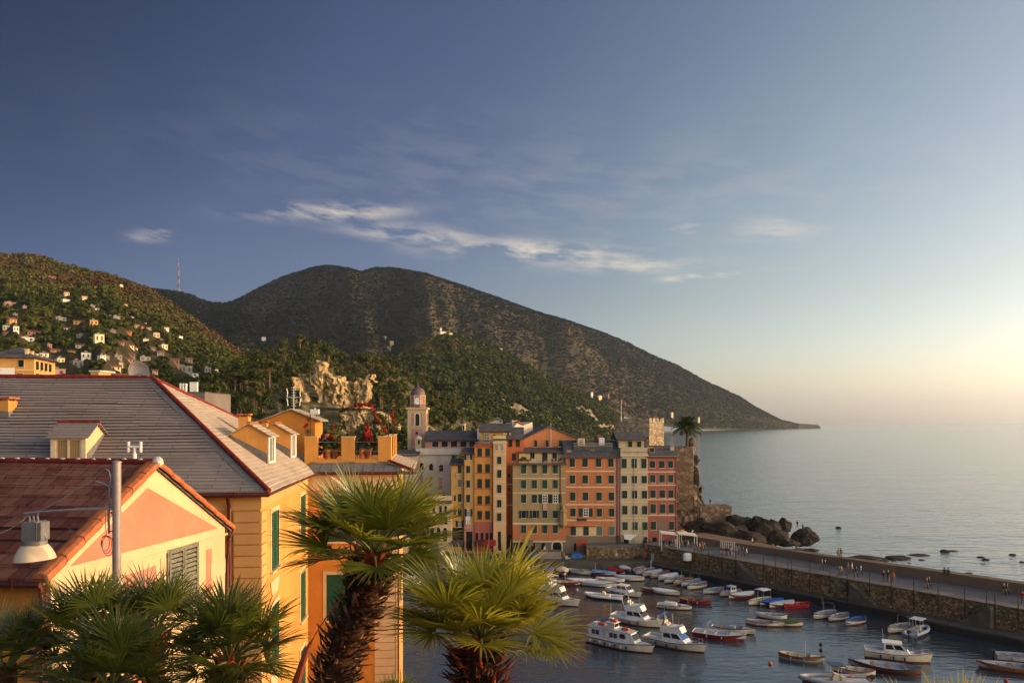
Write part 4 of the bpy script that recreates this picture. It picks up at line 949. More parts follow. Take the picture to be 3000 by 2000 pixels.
for k in range(3):
    r_=.085+.012*k; m.tube([lq(308,1590,.0)+Vector((.10*math.cos(a)*r_/.1*.75+.02*k,0,r_*1.35*math.sin(a)-.02*k)) for a in np.linspace(0,6.28,22)],.006,5)
m.tube([lq(310,1500),lq(309,1545),lq(312,1568)],.006,5); m.tube([lq(280,1408),lq(305,1416),lq(322,1428),lq(328,1424),lq(338,1418)],.010,6); m.tube([lq(310,1372),lq(320,1380),lq(324,1400),lq(323,1430),lq(320,1470)],.009,6)
for s in ((323,1475),(322,1500),(324,1420)): m.tube([lq(s[0]-6,s[1]),lq(s[0]+20,s[1]+1)],.012,5)
m.build('cable_coil',M_metal,lamp,smooth=True)
def cable(lab,pts,r=.007):
    m=MB(); c=pts[0]; m.tube([p-c for p in pts],r,5); o=m.build('overhead_cable',plain('cable_sheath',(.20,.16,.13),.6),smooth=True); o.location=c; tag(o,lab,'cable')
def sag(a,b,s,n=14): return [a.lerp(b,i/n)-Vector((0,0,s*4*(i/n)*(1-i/n))) for i in range(n+1)]
cable('upper cable running from the pole bracket down to the lower left',sag(P(308,1372,LY),P(-40,1530,LY+.5),.18))
cable('beaded cable stretched from the lamp up to the pole',sag(P(268,1404,LY),P(70,1512,LY),.05),.011)
cable('thin cable from the lamp hanger towards the left, lowest of the three',sag(P(85,1508,LY),P(-40,1572,LY-.3),.06))
# fan palms in the garden below the viewpoint -----------------------------------------------
def fan_mat(name,a,b,tr_):
    n=NT(name); r=n.n('ShaderNodeNewGeometry').outputs['Random Per Island']
    at=n.n('ShaderNodeAttribute',attribute_name='tone').outputs['Fac']
    c=n.mix(r,a,b); c=n.mix(n.ramp(at,[(.72,0),(1,.75)]),c,(.30,.19,.05))   # dry tips
    n.fin(c,.30,spec=.8)
    t=n.n('ShaderNodeBsdfTranslucent',{'Color':n.mix(1.0,c,tr_,'MULTIPLY')}); mx=n.n('ShaderNodeMixShader',{0:.38,1:n.b.outputs[0],2:t.outputs[0]})
    n.t.links.new(mx.outputs[0],n.out.inputs[0]); return n.mat
M_fan=fan_mat('fan_leaves',(.095,.120,.014),(.215,.220,.038),(2.2,2.0,.8)); M_gold=fan_mat('sun_toned_fan_leaves',(.165,.175,.02),(.33,.305,.055),(2.1,1.9,.8))  # golden copy has sunlight painted into the leaf colour
M_dkfan=fan_mat('shade_toned_fan_leaves',(.055,.075,.012),(.125,.140,.026),(1.9,1.8,.7))  # darker copy: shade painted into the leaves of the left clump
M_petiole=plain('leaf_stalk',(.17,.16,.045),.45,var=.3)
M_fibre=plain('trunk_fibre',(.10,.042,.020),.85,var=.6,scale=14); M_scale=plain('old_leaf_bases',(.44,.22,.10),.7,var=.6,scale=9); M_redscale=plain('red_leaf_bases',(.38,.065,.024),.6,var=.5,scale=7)
def fan_leaf(V,Q,T,hub,ax,nrm,L,rg,spread=118,nb=34):
    ax=ax.normalized(); nrm=(nrm-ax*nrm.dot(ax)).normalized(); sd=ax.cross(nrm)
    for k in range(nb):
        f=(k+.5)/nb*2-1; th=R(spread*f+rg.uniform(-2,2)); d=ax*math.cos(th)+sd*math.sin(th)+nrm*(.12+.18*abs(f))
        d.normalize(); l=L*(1-.30*abs(f)**1.6)*rg.uniform(.88,1.06); p=d.cross(nrm).normalized(); up=p.cross(d)
        if up.z<0: up=-up
        w=L*.0225*rg.uniform(.85,1.15); droop=rg.uniform(.03,.16)+ (.16 if rg.random()<.12 else 0)
        o=len(V)
        for s_,ww,tn in ((.04,.35,.2),(.42,1.0,.4),(.74,.62,.6),(1.0,.06,1.0)):
            c=hub+d*l*s_-Vector((0,0,1))*droop*l*s_**3
            V.append(c-p*w*ww+up*w*ww*.55); V.append(c); V.append(c+p*w*ww+up*w*ww*.55); T+= [tn+rg.uniform(-.1,.12)]*3
        for i in range(3):
            a=o+i*3; Q.append((a,a+1,a+4,a+3)); Q.append((a+1,a+2,a+5,a+4))
def fan_palm(label,cpx,cpy,Y,Rp,Rl,n,seed,tpts=None,trad=.2,el=(-35,80),extra=(),shag=240,red=False,nb=30,mat=None):
    rg=random.Random(seed); c=P(cpx,cpy,Y); base=(P(*tpts[0]) if tpts else c).copy(); base.z=float(gz(base.x,base.y))-.1
    t=thing('fan_palm',label,'palm tree',base,0,'fan palms in the foreground')
    V=[];Q=[];T=[]; st=MB(); o=c-base
    dirs=[]
    for i in range(n):
        u=(i+.5)/n; e=R(el[1]+(el[0]-el[1])*u**.9+rg.uniform(-8,8)); a=i*2.39996+rg.uniform(-.25,.25); dirs.append((Vector((math.cos(a)*math.cos(e),math.sin(a)*math.cos(e),math.sin(e))),Rp*rg.uniform(.75,1.15),Rl*rg.uniform(.82,1.1)))
    for (qx,qy,dy,lp,ll) in extra:
        q=P(qx,qy,Y+dy)-c; dirs.append((q.normalized(),q.length*lp,q.length*ll))
    for d,lp,ll in dirs:
        k=[o+d*lp*s-Vector((0,0,1))*.10*lp*s*s+Vector((0,0,-.12))*(1-s) for s in (0,.35,.7,1)]
        st.tube(k,.017,5,.010); ax=(k[3]-k[2]).normalized()
        hz=Vector((d.x,d.y,0)); hz=hz.normalized() if hz.length>.05 else Vector((rg.uniform(-1,1),rg.uniform(-1,1),0)).normalized()
        nr_=Vector((0,0,1))*max(.15,math.cos(math.asin(max(-1,min(1,d.z)))))-hz*d.z*.9+Vector((rg.uniform(-.3,.3),rg.uniform(-.3,.3),rg.uniform(-.1,.2)))
        fan_leaf(V,Q,T,k[3],ax,nr_,ll,rg,rg.uniform(95,128),nb)
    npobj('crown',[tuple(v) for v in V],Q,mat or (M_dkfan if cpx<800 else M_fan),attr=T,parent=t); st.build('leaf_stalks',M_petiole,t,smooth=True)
    if not tpts: m=MB(); m.tube([Vector((o.x,o.y,0)),o*.5+Vector((o.x*.5,o.y*.5,0)),o],trad*.9,10); m.build('trunk',M_fibre,t,smooth=True)
    if tpts:
        pts=[P(*p)-base for p in tpts]; m=MB(); m.tube([Vector((pts[0].x,pts[0].y,0))]+pts,trad*.8,12); m.build('trunk',M_fibre,t,smooth=True)
        m=MB(); m2=MB(); N=len(pts)-1
        for i in range(shag):
            u=(i/shag)*N; a_=pts[int(u)].lerp(pts[min(N,int(u)+1)],u-int(u)); ax=(pts[min(N,int(u)+1)]-pts[int(u)]).normalized() if int(u)<N else (pts[N]-pts[N-1]).normalized()
            th=i*2.39996+rg.uniform(-.4,.4); s1=ax.cross(Vector((0,1,0))).normalized(); s2=ax.cross(s1); rd=s1*math.cos(th)+s2*math.sin(th)
            L=rg.uniform(.12,.26)*(1.0 if not red else 1.1); b0=a_+rd*trad*.72; out=rg.uniform(.45,1.15); tip=b0+(ax*rg.uniform(.2,.9)+rd*out).normalized()*L; w=rg.uniform(.018,.04); sd=ax.cross(rd)
            mid=b0.lerp(tip,.55)+rd*.02
            (m2 if rg.random()<.45 else m).add([b0-sd*w,b0+sd*w,mid+sd*w*.8,mid-sd*w*.8,tip+sd*w*.25,tip-sd*w*.25,mid+rd*.02],[(0,1,2,3),(3,2,4,5),(0,6,3),(1,2,6),(3,6,5),(2,4,6)])
            for _ in range(2):
                th2=th+rg.uniform(-.5,.5); rd2=s1*math.cos(th2)+s2*math.sin(th2); b1=a_+rd2*trad*.8; m.tube([b1,b1+(rd2*.7+ax*rg.uniform(-.5,.5)).normalized()*rg.uniform(.06,.17)],.004,3,.001)
        m.build('fibre_sheath',M_fibre,t); m2.build('old_leaf_bases',M_redscale if red else M_scale,t)
        if red is not None:
            m=MB()
            for i in range(26):
                th=i*2.4; rd=Vector((math.cos(th),math.sin(th),0)); b0=pts[-1]+rd*trad*.5-Vector((0,0,.06)); tip=b0+rd*rg.uniform(.06,.2)+Vector((0,0,rg.uniform(.12,.3))); s1=rd.cross(Vector((0,0,1)))*.03; m.add([b0-s1,b0+s1,b0.lerp(tip,.6)+s1*.7,tip,b0.lerp(tip,.6)-s1*.7],[(0,1,2,3,4)])
            m.build('young_leaf_bases',M_redscale,t)
    return t
fan_palm('tall fan palm with a thick shaggy leaning trunk in front of the terrace wing',1095,1590,7.4,.48,.62,27,2,[(965,2080,7.4),(985,1960,7.4),(1030,1840,7.4),(1070,1740,7.4),(1090,1650,7.4)],.175,(-12,56),
   [(850,1620,-.3,.55,.45),(1000,1690,-.4,.6,.42),(1330,1560,.2,.5,.5),(1335,1640,-.2,.5,.5),(1130,1430,.1,.35,.65),(930,1500,-.1,.45,.55),(1240,1470,.0,.4,.6),(1270,1700,-.5,.55,.45),(1050,1450,.2,.35,.65)],420,nb=36)
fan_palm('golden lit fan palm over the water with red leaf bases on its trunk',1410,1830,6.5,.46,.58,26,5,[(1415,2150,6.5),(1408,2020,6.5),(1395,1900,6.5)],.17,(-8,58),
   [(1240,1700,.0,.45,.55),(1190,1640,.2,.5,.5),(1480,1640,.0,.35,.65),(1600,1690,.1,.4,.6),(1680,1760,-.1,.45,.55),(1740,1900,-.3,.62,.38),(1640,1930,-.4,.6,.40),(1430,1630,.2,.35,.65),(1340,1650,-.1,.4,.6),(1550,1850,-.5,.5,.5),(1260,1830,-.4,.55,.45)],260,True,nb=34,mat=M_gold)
fan_palm('fan palm before the corner of the salmon house, second of the left clump',262,1862,8.6,.48,.56,23,7,[(262,2150,8.6),(262,1900,8.6)],.16,(-30,80),[(130,1760,0,.5,.5),(60,1850,-.2,.55,.45),(330,1760,.1,.4,.6),(200,1755,.1,.4,.6)],120)
fan_palm('fan palm below the grey shutters, in the middle of the left clump',448,1850,8.9,.46,.57,22,9,[(450,2150,8.9),(448,1890,8.9)],.16,(-25,80),[(400,1745,.1,.4,.6),(520,1780,0,.4,.6),(620,1770,-.2,.5,.5)],100)
fan_palm('broad fan palm at the right end of the left clump, over the ochre wall',675,1905,8.0,.44,.56,25,12,[(650,2150,8.0),(668,1960,8.0)],.17,(-30,82),[(560,1800,0,.45,.55),(700,1785,.1,.35,.65),(820,1800,-.1,.45,.55),(850,1900,-.2,.5,.5),(480,1840,0,.5,.5)],150)
fan_palm('low fan palm in front of the left clump near the bottom edge',330,1990,7.2,.38,.52,22,15,None,.15,(-20,80),[(200,1900,0,.4,.6),(330,1860,.1,.3,.7),(470,1930,0,.45,.55)])
fan_palm('fan palm at the far left edge beside the dark red wall',10,1950,8.2,.42,.52,18,18,None,.15,(-30,75),[(110,1850,.1,.5,.5),(-60,1850,0,.5,.5),(120,1990,-.2,.5,.5)])
fan_palm('fan palm with only its leaf tips rising over the bottom right corner',2770,2260,4.6,.25,.38,10,21,None,.15,(0,60),[(2570,1975,0,.4,.6),(2660,1950,.1,.35,.65),(2760,1945,.1,.35,.65),(2850,1940,.1,.35,.65),(2930,1950,0,.35,.65),(3010,1965,0,.4,.6)])
fan_palm('small pale fan palm just showing at the bottom edge under the wing',1150,2120,6.6,.22,.34,12,24,None,.12,(10,85),[(1170,1930,0,.35,.5),(1080,1990,.1,.4,.6)])
# dry red flower stalk lying against the big palm
a=P(865,2010,7.0); m=MB(); q=[P(865,2010,7.0)-a,P(900,1900,7.0)-a,P(925,1855,7.05)-a]; m.tube(q,.045,7,.006); m.tube([P(925,1855,7.05)-a,P(960,1800,7.1)-a,P(1010,1740,7.2)-a],.006,4)
o=m.build('dry_flower_stalk',M_redscale,smooth=True); o.location=a; tag(o,'dried red flower sheath leaning left of the shaggy palm trunk','stalk')
# harbour front ------------------------------------------------------------------------
QZ=1.4                                  # quay level
M_trim=plain('facade_trim',(.58,.46,.30),.85,var=.15); M_redtrim=plain('red_trim',(.36,.07,.035),.85,var=.25); M_darkshut=plain('dark_green_shutter',(.010,.030,.020),.6,var=.4); M_shut=plain('green_shutter',(.014,.048,.028),.6,var=.4); M_paleshut=plain('pale_green_shutter',(.10,.15,.12),.7,var=.3)
M_roofs=plain('harbour_slate',(.085,.080,.080),.8,var=.45,scale=.9); M_pane=glass_mat('dark_panes',(.012,.013,.015),.15); M_wframe=plain('white_window_frame',(.62,.60,.55),.6)
M_terr=plain('roof_clutter',(.40,.33,.24),.9,var=.3)
UN={}
def unit(name,mat,fn):
    k=(name,mat.name)
    if k not in UN: m=MB(); fn(m); UN[k]=m.mesh(name,mat)
    return UN[k]
def u_frame(m):                        # surround, 1 wide 1 high around an opening
    for b in ((-.66,-.5,-.03,1.13),(.5,.66,-.03,1.13)): m.box(b[0],b[1],-.07,0,b[2],b[3])
    m.box(-.5,.5,-.07,0,1.0,1.13); m.box(-.72,.72,-.16,0,-.10,-.03)
def u_thin(m):
    m.box(-.56,.56,-.03,0,-.02,1.03); m.box(-.62,.62,-.13,0,-.08,-.02)
def u_shut(m):
    for s in (-1,1):
        a,b=(.015,.5) if s>0 else (-.5,-.015)
        m.box(a,a+.07,-.10,-.03,0,1); m.box(b-.07,b,-.10,-.03,0,1)
        for z in (0,.47,.94): m.box(a+.07,b-.07,-.10,-.03,z,z+.06)
        for q in range(14):
            z=.06+q*.063
            if z>.93: break
            m.quad((a+.07,-.09,z),(b-.07,-.09,z),(b-.07,-.035,z+.066),(a+.07,-.035,z+.066))
def u_open(m):                         # leaf folded back on the wall
    m.box(-.25,-.19,-.09,-.02,0,1); m.box(.19,.25,-.09,-.02,0,1)
    for z in (0,.47,.94): m.box(-.19,.19,-.09,-.02,z,z+.06)
    for q in range(14):
        z=.06+q*.063
        if z<.93: m.quad((-.19,-.08,z),(.19,-.08,z),(.19,-.03,z+.066),(-.19,-.03,z+.066))
def u_pane(m): m.box(-.5,.5,-.045,-.02,0,1)
def u_sash(m):
    for b in ((-.5,-.40),(-.05,.05),(.40,.5)): m.box(b[0],b[1],-.08,-.046,0,1)
    for z in (0,.32,.64,.93): m.box(-.40,-.05,-.08,-.046,z,z+.06); m.box(.05,.40,-.08,-.046,z,z+.06)
class Bld:
    def __init__(s,name,label,x0,x1,Y,pyb=None,zb=QZ,rz=0,cat='building',group='tall houses along the harbour front'):
        s.Y=Y; s.xc=(x0+x1)/2; s.zb=zb; s.k=Y/F; c=P(s.xc,1237,Y); s.rz=rz
        s.t=thing(name,label,cat,(c.x,Y,zb),rz,group); s.sx=1/max(.3,math.cos(rz))
    def x(s,px): return (px-s.xc)*s.k*s.sx
    def z(s,py): return H-(py-HOR)*s.k-s.zb
    def box(s,name,x0,x1,py0,py1,y0,y1,mat,parent=None,lab=None):
        m=MB(); m.box(s.x(x0),s.x(x1),y0,y1,s.z(py1) if py1 is not None else 0,s.z(py0)); return m.build(name,mat,parent or s.t,label=lab)
    def wall(s,x0,x1,py0,mat,depth=9,py1=None,y0=0,name='wall',parent=None): return s.box(name,x0,x1,py0,py1,y0,y0+depth,mat,parent)
    def band(s,x0,x1,py,h,mat,out=.10,name='string_course',parent=None): return s.box(name,x0,x1,py-h/2,py+h/2,-out,.003,mat,parent)
    def roof(s,x0,x1,pye,pyr,run=4.5,over=.5,mat=None,back=True,name='roof',y0=0,parent=None):
        mat=mat or M_roofs; ze=s.z(pye); zr_=H-(pyr-HOR)/F*(s.Y+run+y0)-s.zb; a,b=s.x(x0),s.x(x1)
        m=MB(); n=7
        for i in range(n):
            u0,u1=i/n,(i+1.06)/n
            f=lambda u:(y0-over+(run+over)*u, ze-.1+(zr_-ze)*u)
            (p0,q0),(p1,q1)=f(u0),f(u1); m.prism([(a-.25,p0,q0+.05),(b+.25,p0,q0+.05),(b+.25,p1,q1),(a-.25,p1,q1)],(0,0,.09))
        if back: m.slab([(a-.25,y0+run,zr_),(b+.25,y0+run,zr_),(b+.25,y0+2*run,ze),(a-.25,y0+2*run,ze)],-.1)
        m.prism([(a,y0,ze-.1),(a,y0+run,zr_-.05),(a,y0+2*run,ze-.1)],(.1,0,0)); m.prism([(b-.1,y0,ze-.1),(b-.1,y0+run,zr_-.05),(b-.1,y0+2*run,ze-.1)],(.1,0,0))
        r=m.build(name,mat,parent or s.t)
        m=MB(); m.tube([(a-.2,y0-over-.05,ze-.1),(b+.2,y0-over-.05,ze-.1)],.08,6); m.build('gutter',M_copper,r); return r
    def win(s,px,py0,py1,wpx,fm=None,sm=None,style='shut',y=0,fat=True,parent=None,lab=None):
        w=wpx*s.k*1.10; h=(py1-py0)*s.k*1.03; x=s.x(px); z=s.z(py1)
        me=unit('window',fm or M_trim,u_frame if fat else u_thin)
        o=bpy.data.objects.new('window',me); C.objects.link(o); o.parent=parent or s.t; o.location=(x,y,z); o.scale=(w,1,h)
        if lab: o['label']=lab
        def sub(nm,me,dx=0,sc=1,rot=0):
            q=bpy.data.objects.new(nm,me); C.objects.link(q); q.parent=o; q.location=(dx,0,0); q.scale=(sc,1,1)
        if style=='shut': sub('shutter',unit('shutter',sm or M_darkshut,u_shut))
        elif style=='half': sub('shutter',unit('shutter_leaf',sm or M_darkshut,u_open),-.85); sub('shutter',unit('shutter_leaf',sm or M_darkshut,u_open),.85); sub('pane',unit('pane',M_pane,u_pane))
        elif style=='open':
            sub('pane',unit('pane',M_pane,u_pane)); sub('sash',unit('sash',M_wframe,u_sash))
            sub('shutter',unit('shutter_leaf',sm or M_darkshut,u_open),-.95,1.3); sub('shutter',unit('shutter_leaf',sm or M_darkshut,u_open),.95,1.3)
        elif style=='bare': sub('pane',unit('pane',M_pane,u_pane))
        elif style=='sash': sub('pane',unit('pane',M_pane,u_pane)); sub('sash',unit('sash',M_wframe,u_sash))
        return o
    def pipe(s,px,py0,py1=None,mat=None,r=.09):
        m=MB(); x=s.x(px); m.tube([(x,-.12,s.z(py0)),(x,-.12,s.z(py1) if py1 else 0)],r,6); m.build('downpipe',mat or M_copper,s.t)
    def chim(s,px,py0,py1,w,y,mat=None):
        k=(s.Y+y)/s.Y; x=s.x(s.xc+(px-s.xc)); x=((px-1500)/F*(s.Y+y))-((s.xc-1500)/F*s.Y); z=lambda py:H-(py-HOR)/F*(s.Y+y)-s.zb
        m=MB(); m.box(x-w/2,x+w/2,y-w/2,y+w/2,z(py1)-1,z(py0)-.15); c=m.build('chimney',mat or M_terr,s.t)
        m=MB(); m.box(x-w/2-.1,x+w/2+.1,y-w/2-.1,y+w/2+.1,z(py0)-.12,z(py0)); m.build('cap',M_terra,c)
def Z5(x,y): return 1150+.3827*x,1150+.3827*y
X5=lambda x:1150+.3827*x
Y5=X5
W={k:plaster('facade_'+k,v,min(.75,st*1.5),.55,dt) for k,v,st,dt in (('ochre',(.52,.285,.09),.40,(.14,.09,.05)),('deep_ochre',(.52,.225,.055),.40,(.14,.08,.04)),('peach',(.58,.36,.19),.32,(.18,.12,.08)),('red',(.43,.125,.05),.40,(.10,.05,.035)),('olive',(.33,.235,.115),.42,(.09,.085,.05)),('orange',(.45,.165,.070),.40,(.13,.07,.04)),
   ('beige',(.45,.355,.235),.36,(.15,.12,.08)),('rose_red',(.34,.105,.075),.40,(.11,.06,.05)),('white',(.56,.45,.36),.30,(.26,.2,.16)),('cream',(.60,.44,.24),.34,(.2,.15,.09)),('pinkish',(.50,.23,.17),.32,(.17,.1,.08)),('stone',(.18,.14,.10),.5,(.10,.08,.06)),('graffiti',(.20,.15,.105),.55,(.30,.05,.03)))}
# 1 narrow ochre house at the left end
b=Bld('harbour_house','narrow ochre house with a low slate roof, leftmost of the tall harbour row',1322,1359,151.0)
b.wall(1322,1359,1359,W['ochre']); b.roof(1320,1359,1360,1345,4)
for i,(a,c) in enumerate(((555,615),(665,720),(775,835),(885,940))):
    b.win(X5(515),Y5(a),Y5(c),9,sm=[M_darkshut,M_paleshut,M_shut,M_shut][i],fat=False)
    if i>1: b.win(X5(479),Y5(a+10),Y5(c-8),4,fat=False)
b.win(X5(514),Y5(978),Y5(1025),8,style='open',fat=False); b.box('shop_front',1324,1358,1545,1600,-.05,.0,M_pane); b.box('plinth_paint',1322,1359,1538,1600,-.025,.002,W['pinkish'])
# 2 ochre house
b=Bld('harbour_house','slim ochre house with white washing under its lower window, second in the harbour row',1359,1390,150.6)
b.wall(1359,1390,1327,W['ochre']); b.roof(1357,1390,1328,1312,4)
b.win(X5(580),Y5(472),Y5(512),8,style='open',fat=False)
for a,c in ((560,615),(670,725),(780,838)): b.win(X5(580),Y5(a),Y5(c),9.5,fat=False)
b.win(X5(582),Y5(890),Y5(945),8,style='open',fat=False); b.pipe(1359.5,1330); b.box('plinth_paint',1359.5,1389.6,1540,1612,-.025,.002,W['pinkish']); b.box('doorway',1366,1384,1556,1612,-.05,-.02,M_pane)
# 3 orange ochre house with a top floor set back
b=Bld('harbour_house','deep ochre house with red window heads and a set back yellow top floor',1389.5,1445.5,150.3)
b.wall(1390,1445,1306,W['deep_ochre'],10); b.band(1388,1447,1305,7,M_redtrim,.35,'cornice')
for x in (668,728):
    for i,(a,c) in enumerate(((428,485),(548,610),(662,725),(792,850),(906,965))):
        b.win(X5(x),Y5(a),Y5(c),11,fm=M_redtrim if i in(1,3,4) else M_redtrim,fat=False)
for py in (1420,1442): pass
for y in (492,615,735,860): b.band(1390,1445,Y5(y),2,M_redtrim,.06)
b.box('plinth_paint',1390.2,1444.8,1528,1614,-.03,.002,W['rose_red'])
for x in (1397,1412,1427,1439): b.box('shop_opening',x-4,x+4,1560,1600,-.06,-.032,M_pane)
b.box('top_floor',1406,1470,1264,1306,3,9,W['ochre'])
b.win(1420,1270,1298,6,style='sash',y=3,fat=False); b.win(1429,1270,1298,6,style='sash',y=3,fat=False); b.win(1448,1273,1296,7,y=3,fat=False)
b.roof(1404,1476,1264,1241,4,.8,y0=3,name='upper_roof')
m=MB()
for px_ in range(1408,1446,4): m.box(b.x(px_),b.x(px_+.8),.1,.2,b.z(1306),b.z(1290))
m.box(b.x(1406),b.x(1446),.08,.22,b.z(1291),b.z(1289)); m.build('railing',M_darkmetal,b.t)
b.pipe(1445.5,1306,None,M_redtrim,.14)
# 4 peach tower house
b=Bld('harbour_house','pale peach tower house with a single column of windows and a roof balustrade',1445,1483,149.7)
b.wall(1445.5,1483,1296,W['peach'],10); b.band(1444,1485,1296,4,M_trim,.3,'cornice')
b.box('roof_parapet',1445,1482,1276,1296,0,.3,W['cream']); b.band(1445,1482,1287,5,M_roofs,.35,'terrace_awning')
for x in (799,841): b.win(X5(x),Y5(397),Y5(440),6,style='sash',fat=False)
for a,c in ((490,545),(592,650),(705,765),(820,875),(922,980)): b.win(X5(818),Y5(a),Y5(c),11,fat=False)
for y in (468,575,680,790,905,1000): b.band(1445.6,1482.8,Y5(y),2,M_trim,.05)
b.box('doorway',1459,1468,1556,1612,-.05,-.01,M_pane); b.box('upper_room',1450,1496,1268,1290,4,9,W['cream'])
b.roof(1446,1498,1262,1243,4,.8,y0=4,name='upper_roof')
b.win(1468,1264,1280,6,y=4,fat=False); b.win(1489,1266,1282,5,y=4,fat=False)
# 5 red house in the recess
b=Bld('harbour_house','red house set back in the gap beside the peach tower',1483,1534,152.5)
b.wall(1480,1534,1285,W['red'],9); b.roof(1480,1532,1285,1252,5,.6)
for x in (902,960): b.win(X5(x),Y5(362),Y5(412),10,fm=M_redtrim)
b.win(X5(930),Y5(466),Y5(515),10,fm=M_redtrim); b.win(1491,1387,1397,6,style='bare',fat=False); b.win(1491,1428,1440,5,style='bare',fat=False)
for y in (700,860): b.band(1484,1502,Y5(y),3,M_trim,.06)
b.box('doorway',1488,1497,1565,1612,-.6,-.01,M_pane)
# 6 olive house
b=Bld('harbour_house','wide olive grey house over an orange lower floor, with a set back terrace floor',1502,1657,150)
b.wall(1502,1657,1359,W['olive'],10,1533); b.wall(1502,1657,1533,W['orange'],10,1582); b.wall(1502,1657,1582,W['stone'],10)
b.box('setback_floor',1521,1656,1324,1360,2.2,9,W['cream']); b.roof(1519,1658,1325,1311,4.5,.6,y0=2.2)
b.band(1500,1660,1358,5,M_roofs,.9,'terrace_edge'); b.band(1502,1657,1533,5,M_trim,.15); b.band(1502,1657,1585,4,M_trim,.18)
for y in (655,765): b.band(1502,1657,Y5(y),2.5,M_trim,.08)
for j,x in enumerate((1005,1087,1167,1247)):
    for i,(a,c) in enumerate(((552,617),(668,732),(780,842),(902,958),(1012,1074))):
        st='shut'
        if i==2 and j>1: st='open'
        if i==3 and j<2: st='half'
        b.win(X5(x),Y5(a),Y5(c),13 if st!='half' else 11,style=st,sm=M_shut if i<2 or i==4 else M_darkshut,fat=False)
for x,w_ in ((1074,11),(1170,14),(1245,11)): b.win(X5(x),Y5(466),Y5(506 if x!=1170 else 535),w_,y=2.2,fat=False)
b.pipe(1642,1362,1500)
m=MB()
m.lathe([(.1,-1.0),(.75,-.3),(.78,0),(.75,.02),(.72,2.3),(.86,2.4),(.86,2.55),(.4,2.9),(.06,3.9)],(b.x(1650),-.45,b.z(1531)),6); m.build('corner_oriel',W['olive'],b.t)
m=MB(); cx,cz,rr=b.x(1625),b.z(1613),1.25
def arch(b,px,py0,py1,wpx,name='arch_opening',mat=None,out=.03,trim=True,yy=0):
    w=wpx*b.k; x=b.x(px); z0=b.z(py1); h=(py1-py0)*b.k; n=10
    pts=[(x-w/2,yy-out,z0),(x+w/2,yy-out,z0)]+[(x+w/2*math.cos(a),yy-out,z0+h-w/2+w/2*math.sin(a)) for a in np.linspace(0,math.pi,n)]
    m=MB(); m.prism(pts,(0,out-.004,0)); o=m.build(name,mat or M_pane,b.t)
    if trim:
        m=MB(); W_=w/2+.28
        ring=lambda r:[(x+r,yy-.07,z0)]+[(x+r*math.cos(a),yy-.07,z0+h-w/2+r*math.sin(a)) for a in np.linspace(0,math.pi,n)]+[(x-r,yy-.07,z0)]
        A,B_=ring(w/2),ring(W_)
        for i in range(len(A)-1): m.prism([A[i],B_[i],B_[i+1],A[i+1]],(0,.066,0))
        m.build('arch_surround',M_trim,o)
    return o
arch(b,1632,1585,1614,26)
for x in (1512,1530,1546,1562,1592): b.box('shop_opening',x-5,x+5,1590,1614,-.05,-.01,M_pane)
# plants and laundry on the terrace and window sills are things of their own, below
# 7 big orange house
b=Bld('harbour_house','broad orange red house with cream bands, second widest of the harbour row',1657,1818,150)
b.wall(1657,1800,1338,W['orange'],11,1568); b.wall(1800,1818,1338,W['pinkish'],10,1568); b.wall(1657,1818,1568,W['graffiti'],10)
b.roof(1656,1818,1338,1291,5.5,.6)
for j,x in enumerate((1376,1474,1578,1672)):
    for i,(a,c) in enumerate(((505,566),(632,694),(762,824),(886,946),(1020,1090))):
        b.win(X5(x+ (i*2)),Y5(a),Y5(c),14,style='open' if (i==3 and j==1) else 'shut',sm=M_paleshut if (i==4 and j>1) else M_darkshut)
for y in (600,722,855,975): b.band(1657,1800,Y5(y),3.5,M_trim,.12)
b.pipe(1808,1340); b.box('lower_panel',X5(1395),X5(1560),1537,1569,-.02,.002,W['cream']); b.band(1650,1745,Y5(1018),3,M_redtrim,.45,'ledge')
b.box('paint_patch',1690,1722,1579,1602,-.012,.002,M_redtrim)
for x in (1685,1718,1749,1797): b.box('shop_opening',x-3.5,x+3.5,1590,1612,-.04,-.01,M_pane)
dm=b.box('dormer',1697,1718,1284,1308,3.0,6.5,W['cream']); 
m=MB(); m.prism([(b.x(1695),2.9,b.z(1284)),(b.x(1720),2.9,b.z(1284)),(b.x(1707.5),2.9,b.z(1277))],(0,3.6,0)); m.build('dormer_roof',M_roofs,dm)
b.win(1707.5,1288,1304,9,style='sash',y=3.0,fat=False,parent=dm); 
b.box('roof_hatch',1761,1777,1283,1305,3.2,6,M_wframe); b.chim(1736,1316,1322,.7,2.2); b.chim(1666,1318,1326,.8,1.6)
m=MB()
for px_ in range(1684,1800,3): m.box(b.x(px_),b.x(px_+.5),2.3,2.36,b.z(1313),b.z(1299))
for py in (1299,1306): m.box(b.x(1684),b.x(1800),2.28,2.38,b.z(py)-.05,b.z(py)+.03)
m.build('roof_railing',M_terr,b.t)
b.box('roof_terrace',1684,1800,1311,1322,2.1,6,M_roofs)
m=MB(); m.prism([(b.x(1760),6.5,b.z(1300)),(b.x(1776),6.5,b.z(1300))]+[(b.x(1768)+b.k*8*math.cos(a),6.5,b.z(1281)+b.k*6*math.sin(a)) for a in np.linspace(0,math.pi,9)],(0,2,0)); m.build('vaulted_skylight',M_redtrim,b.t)
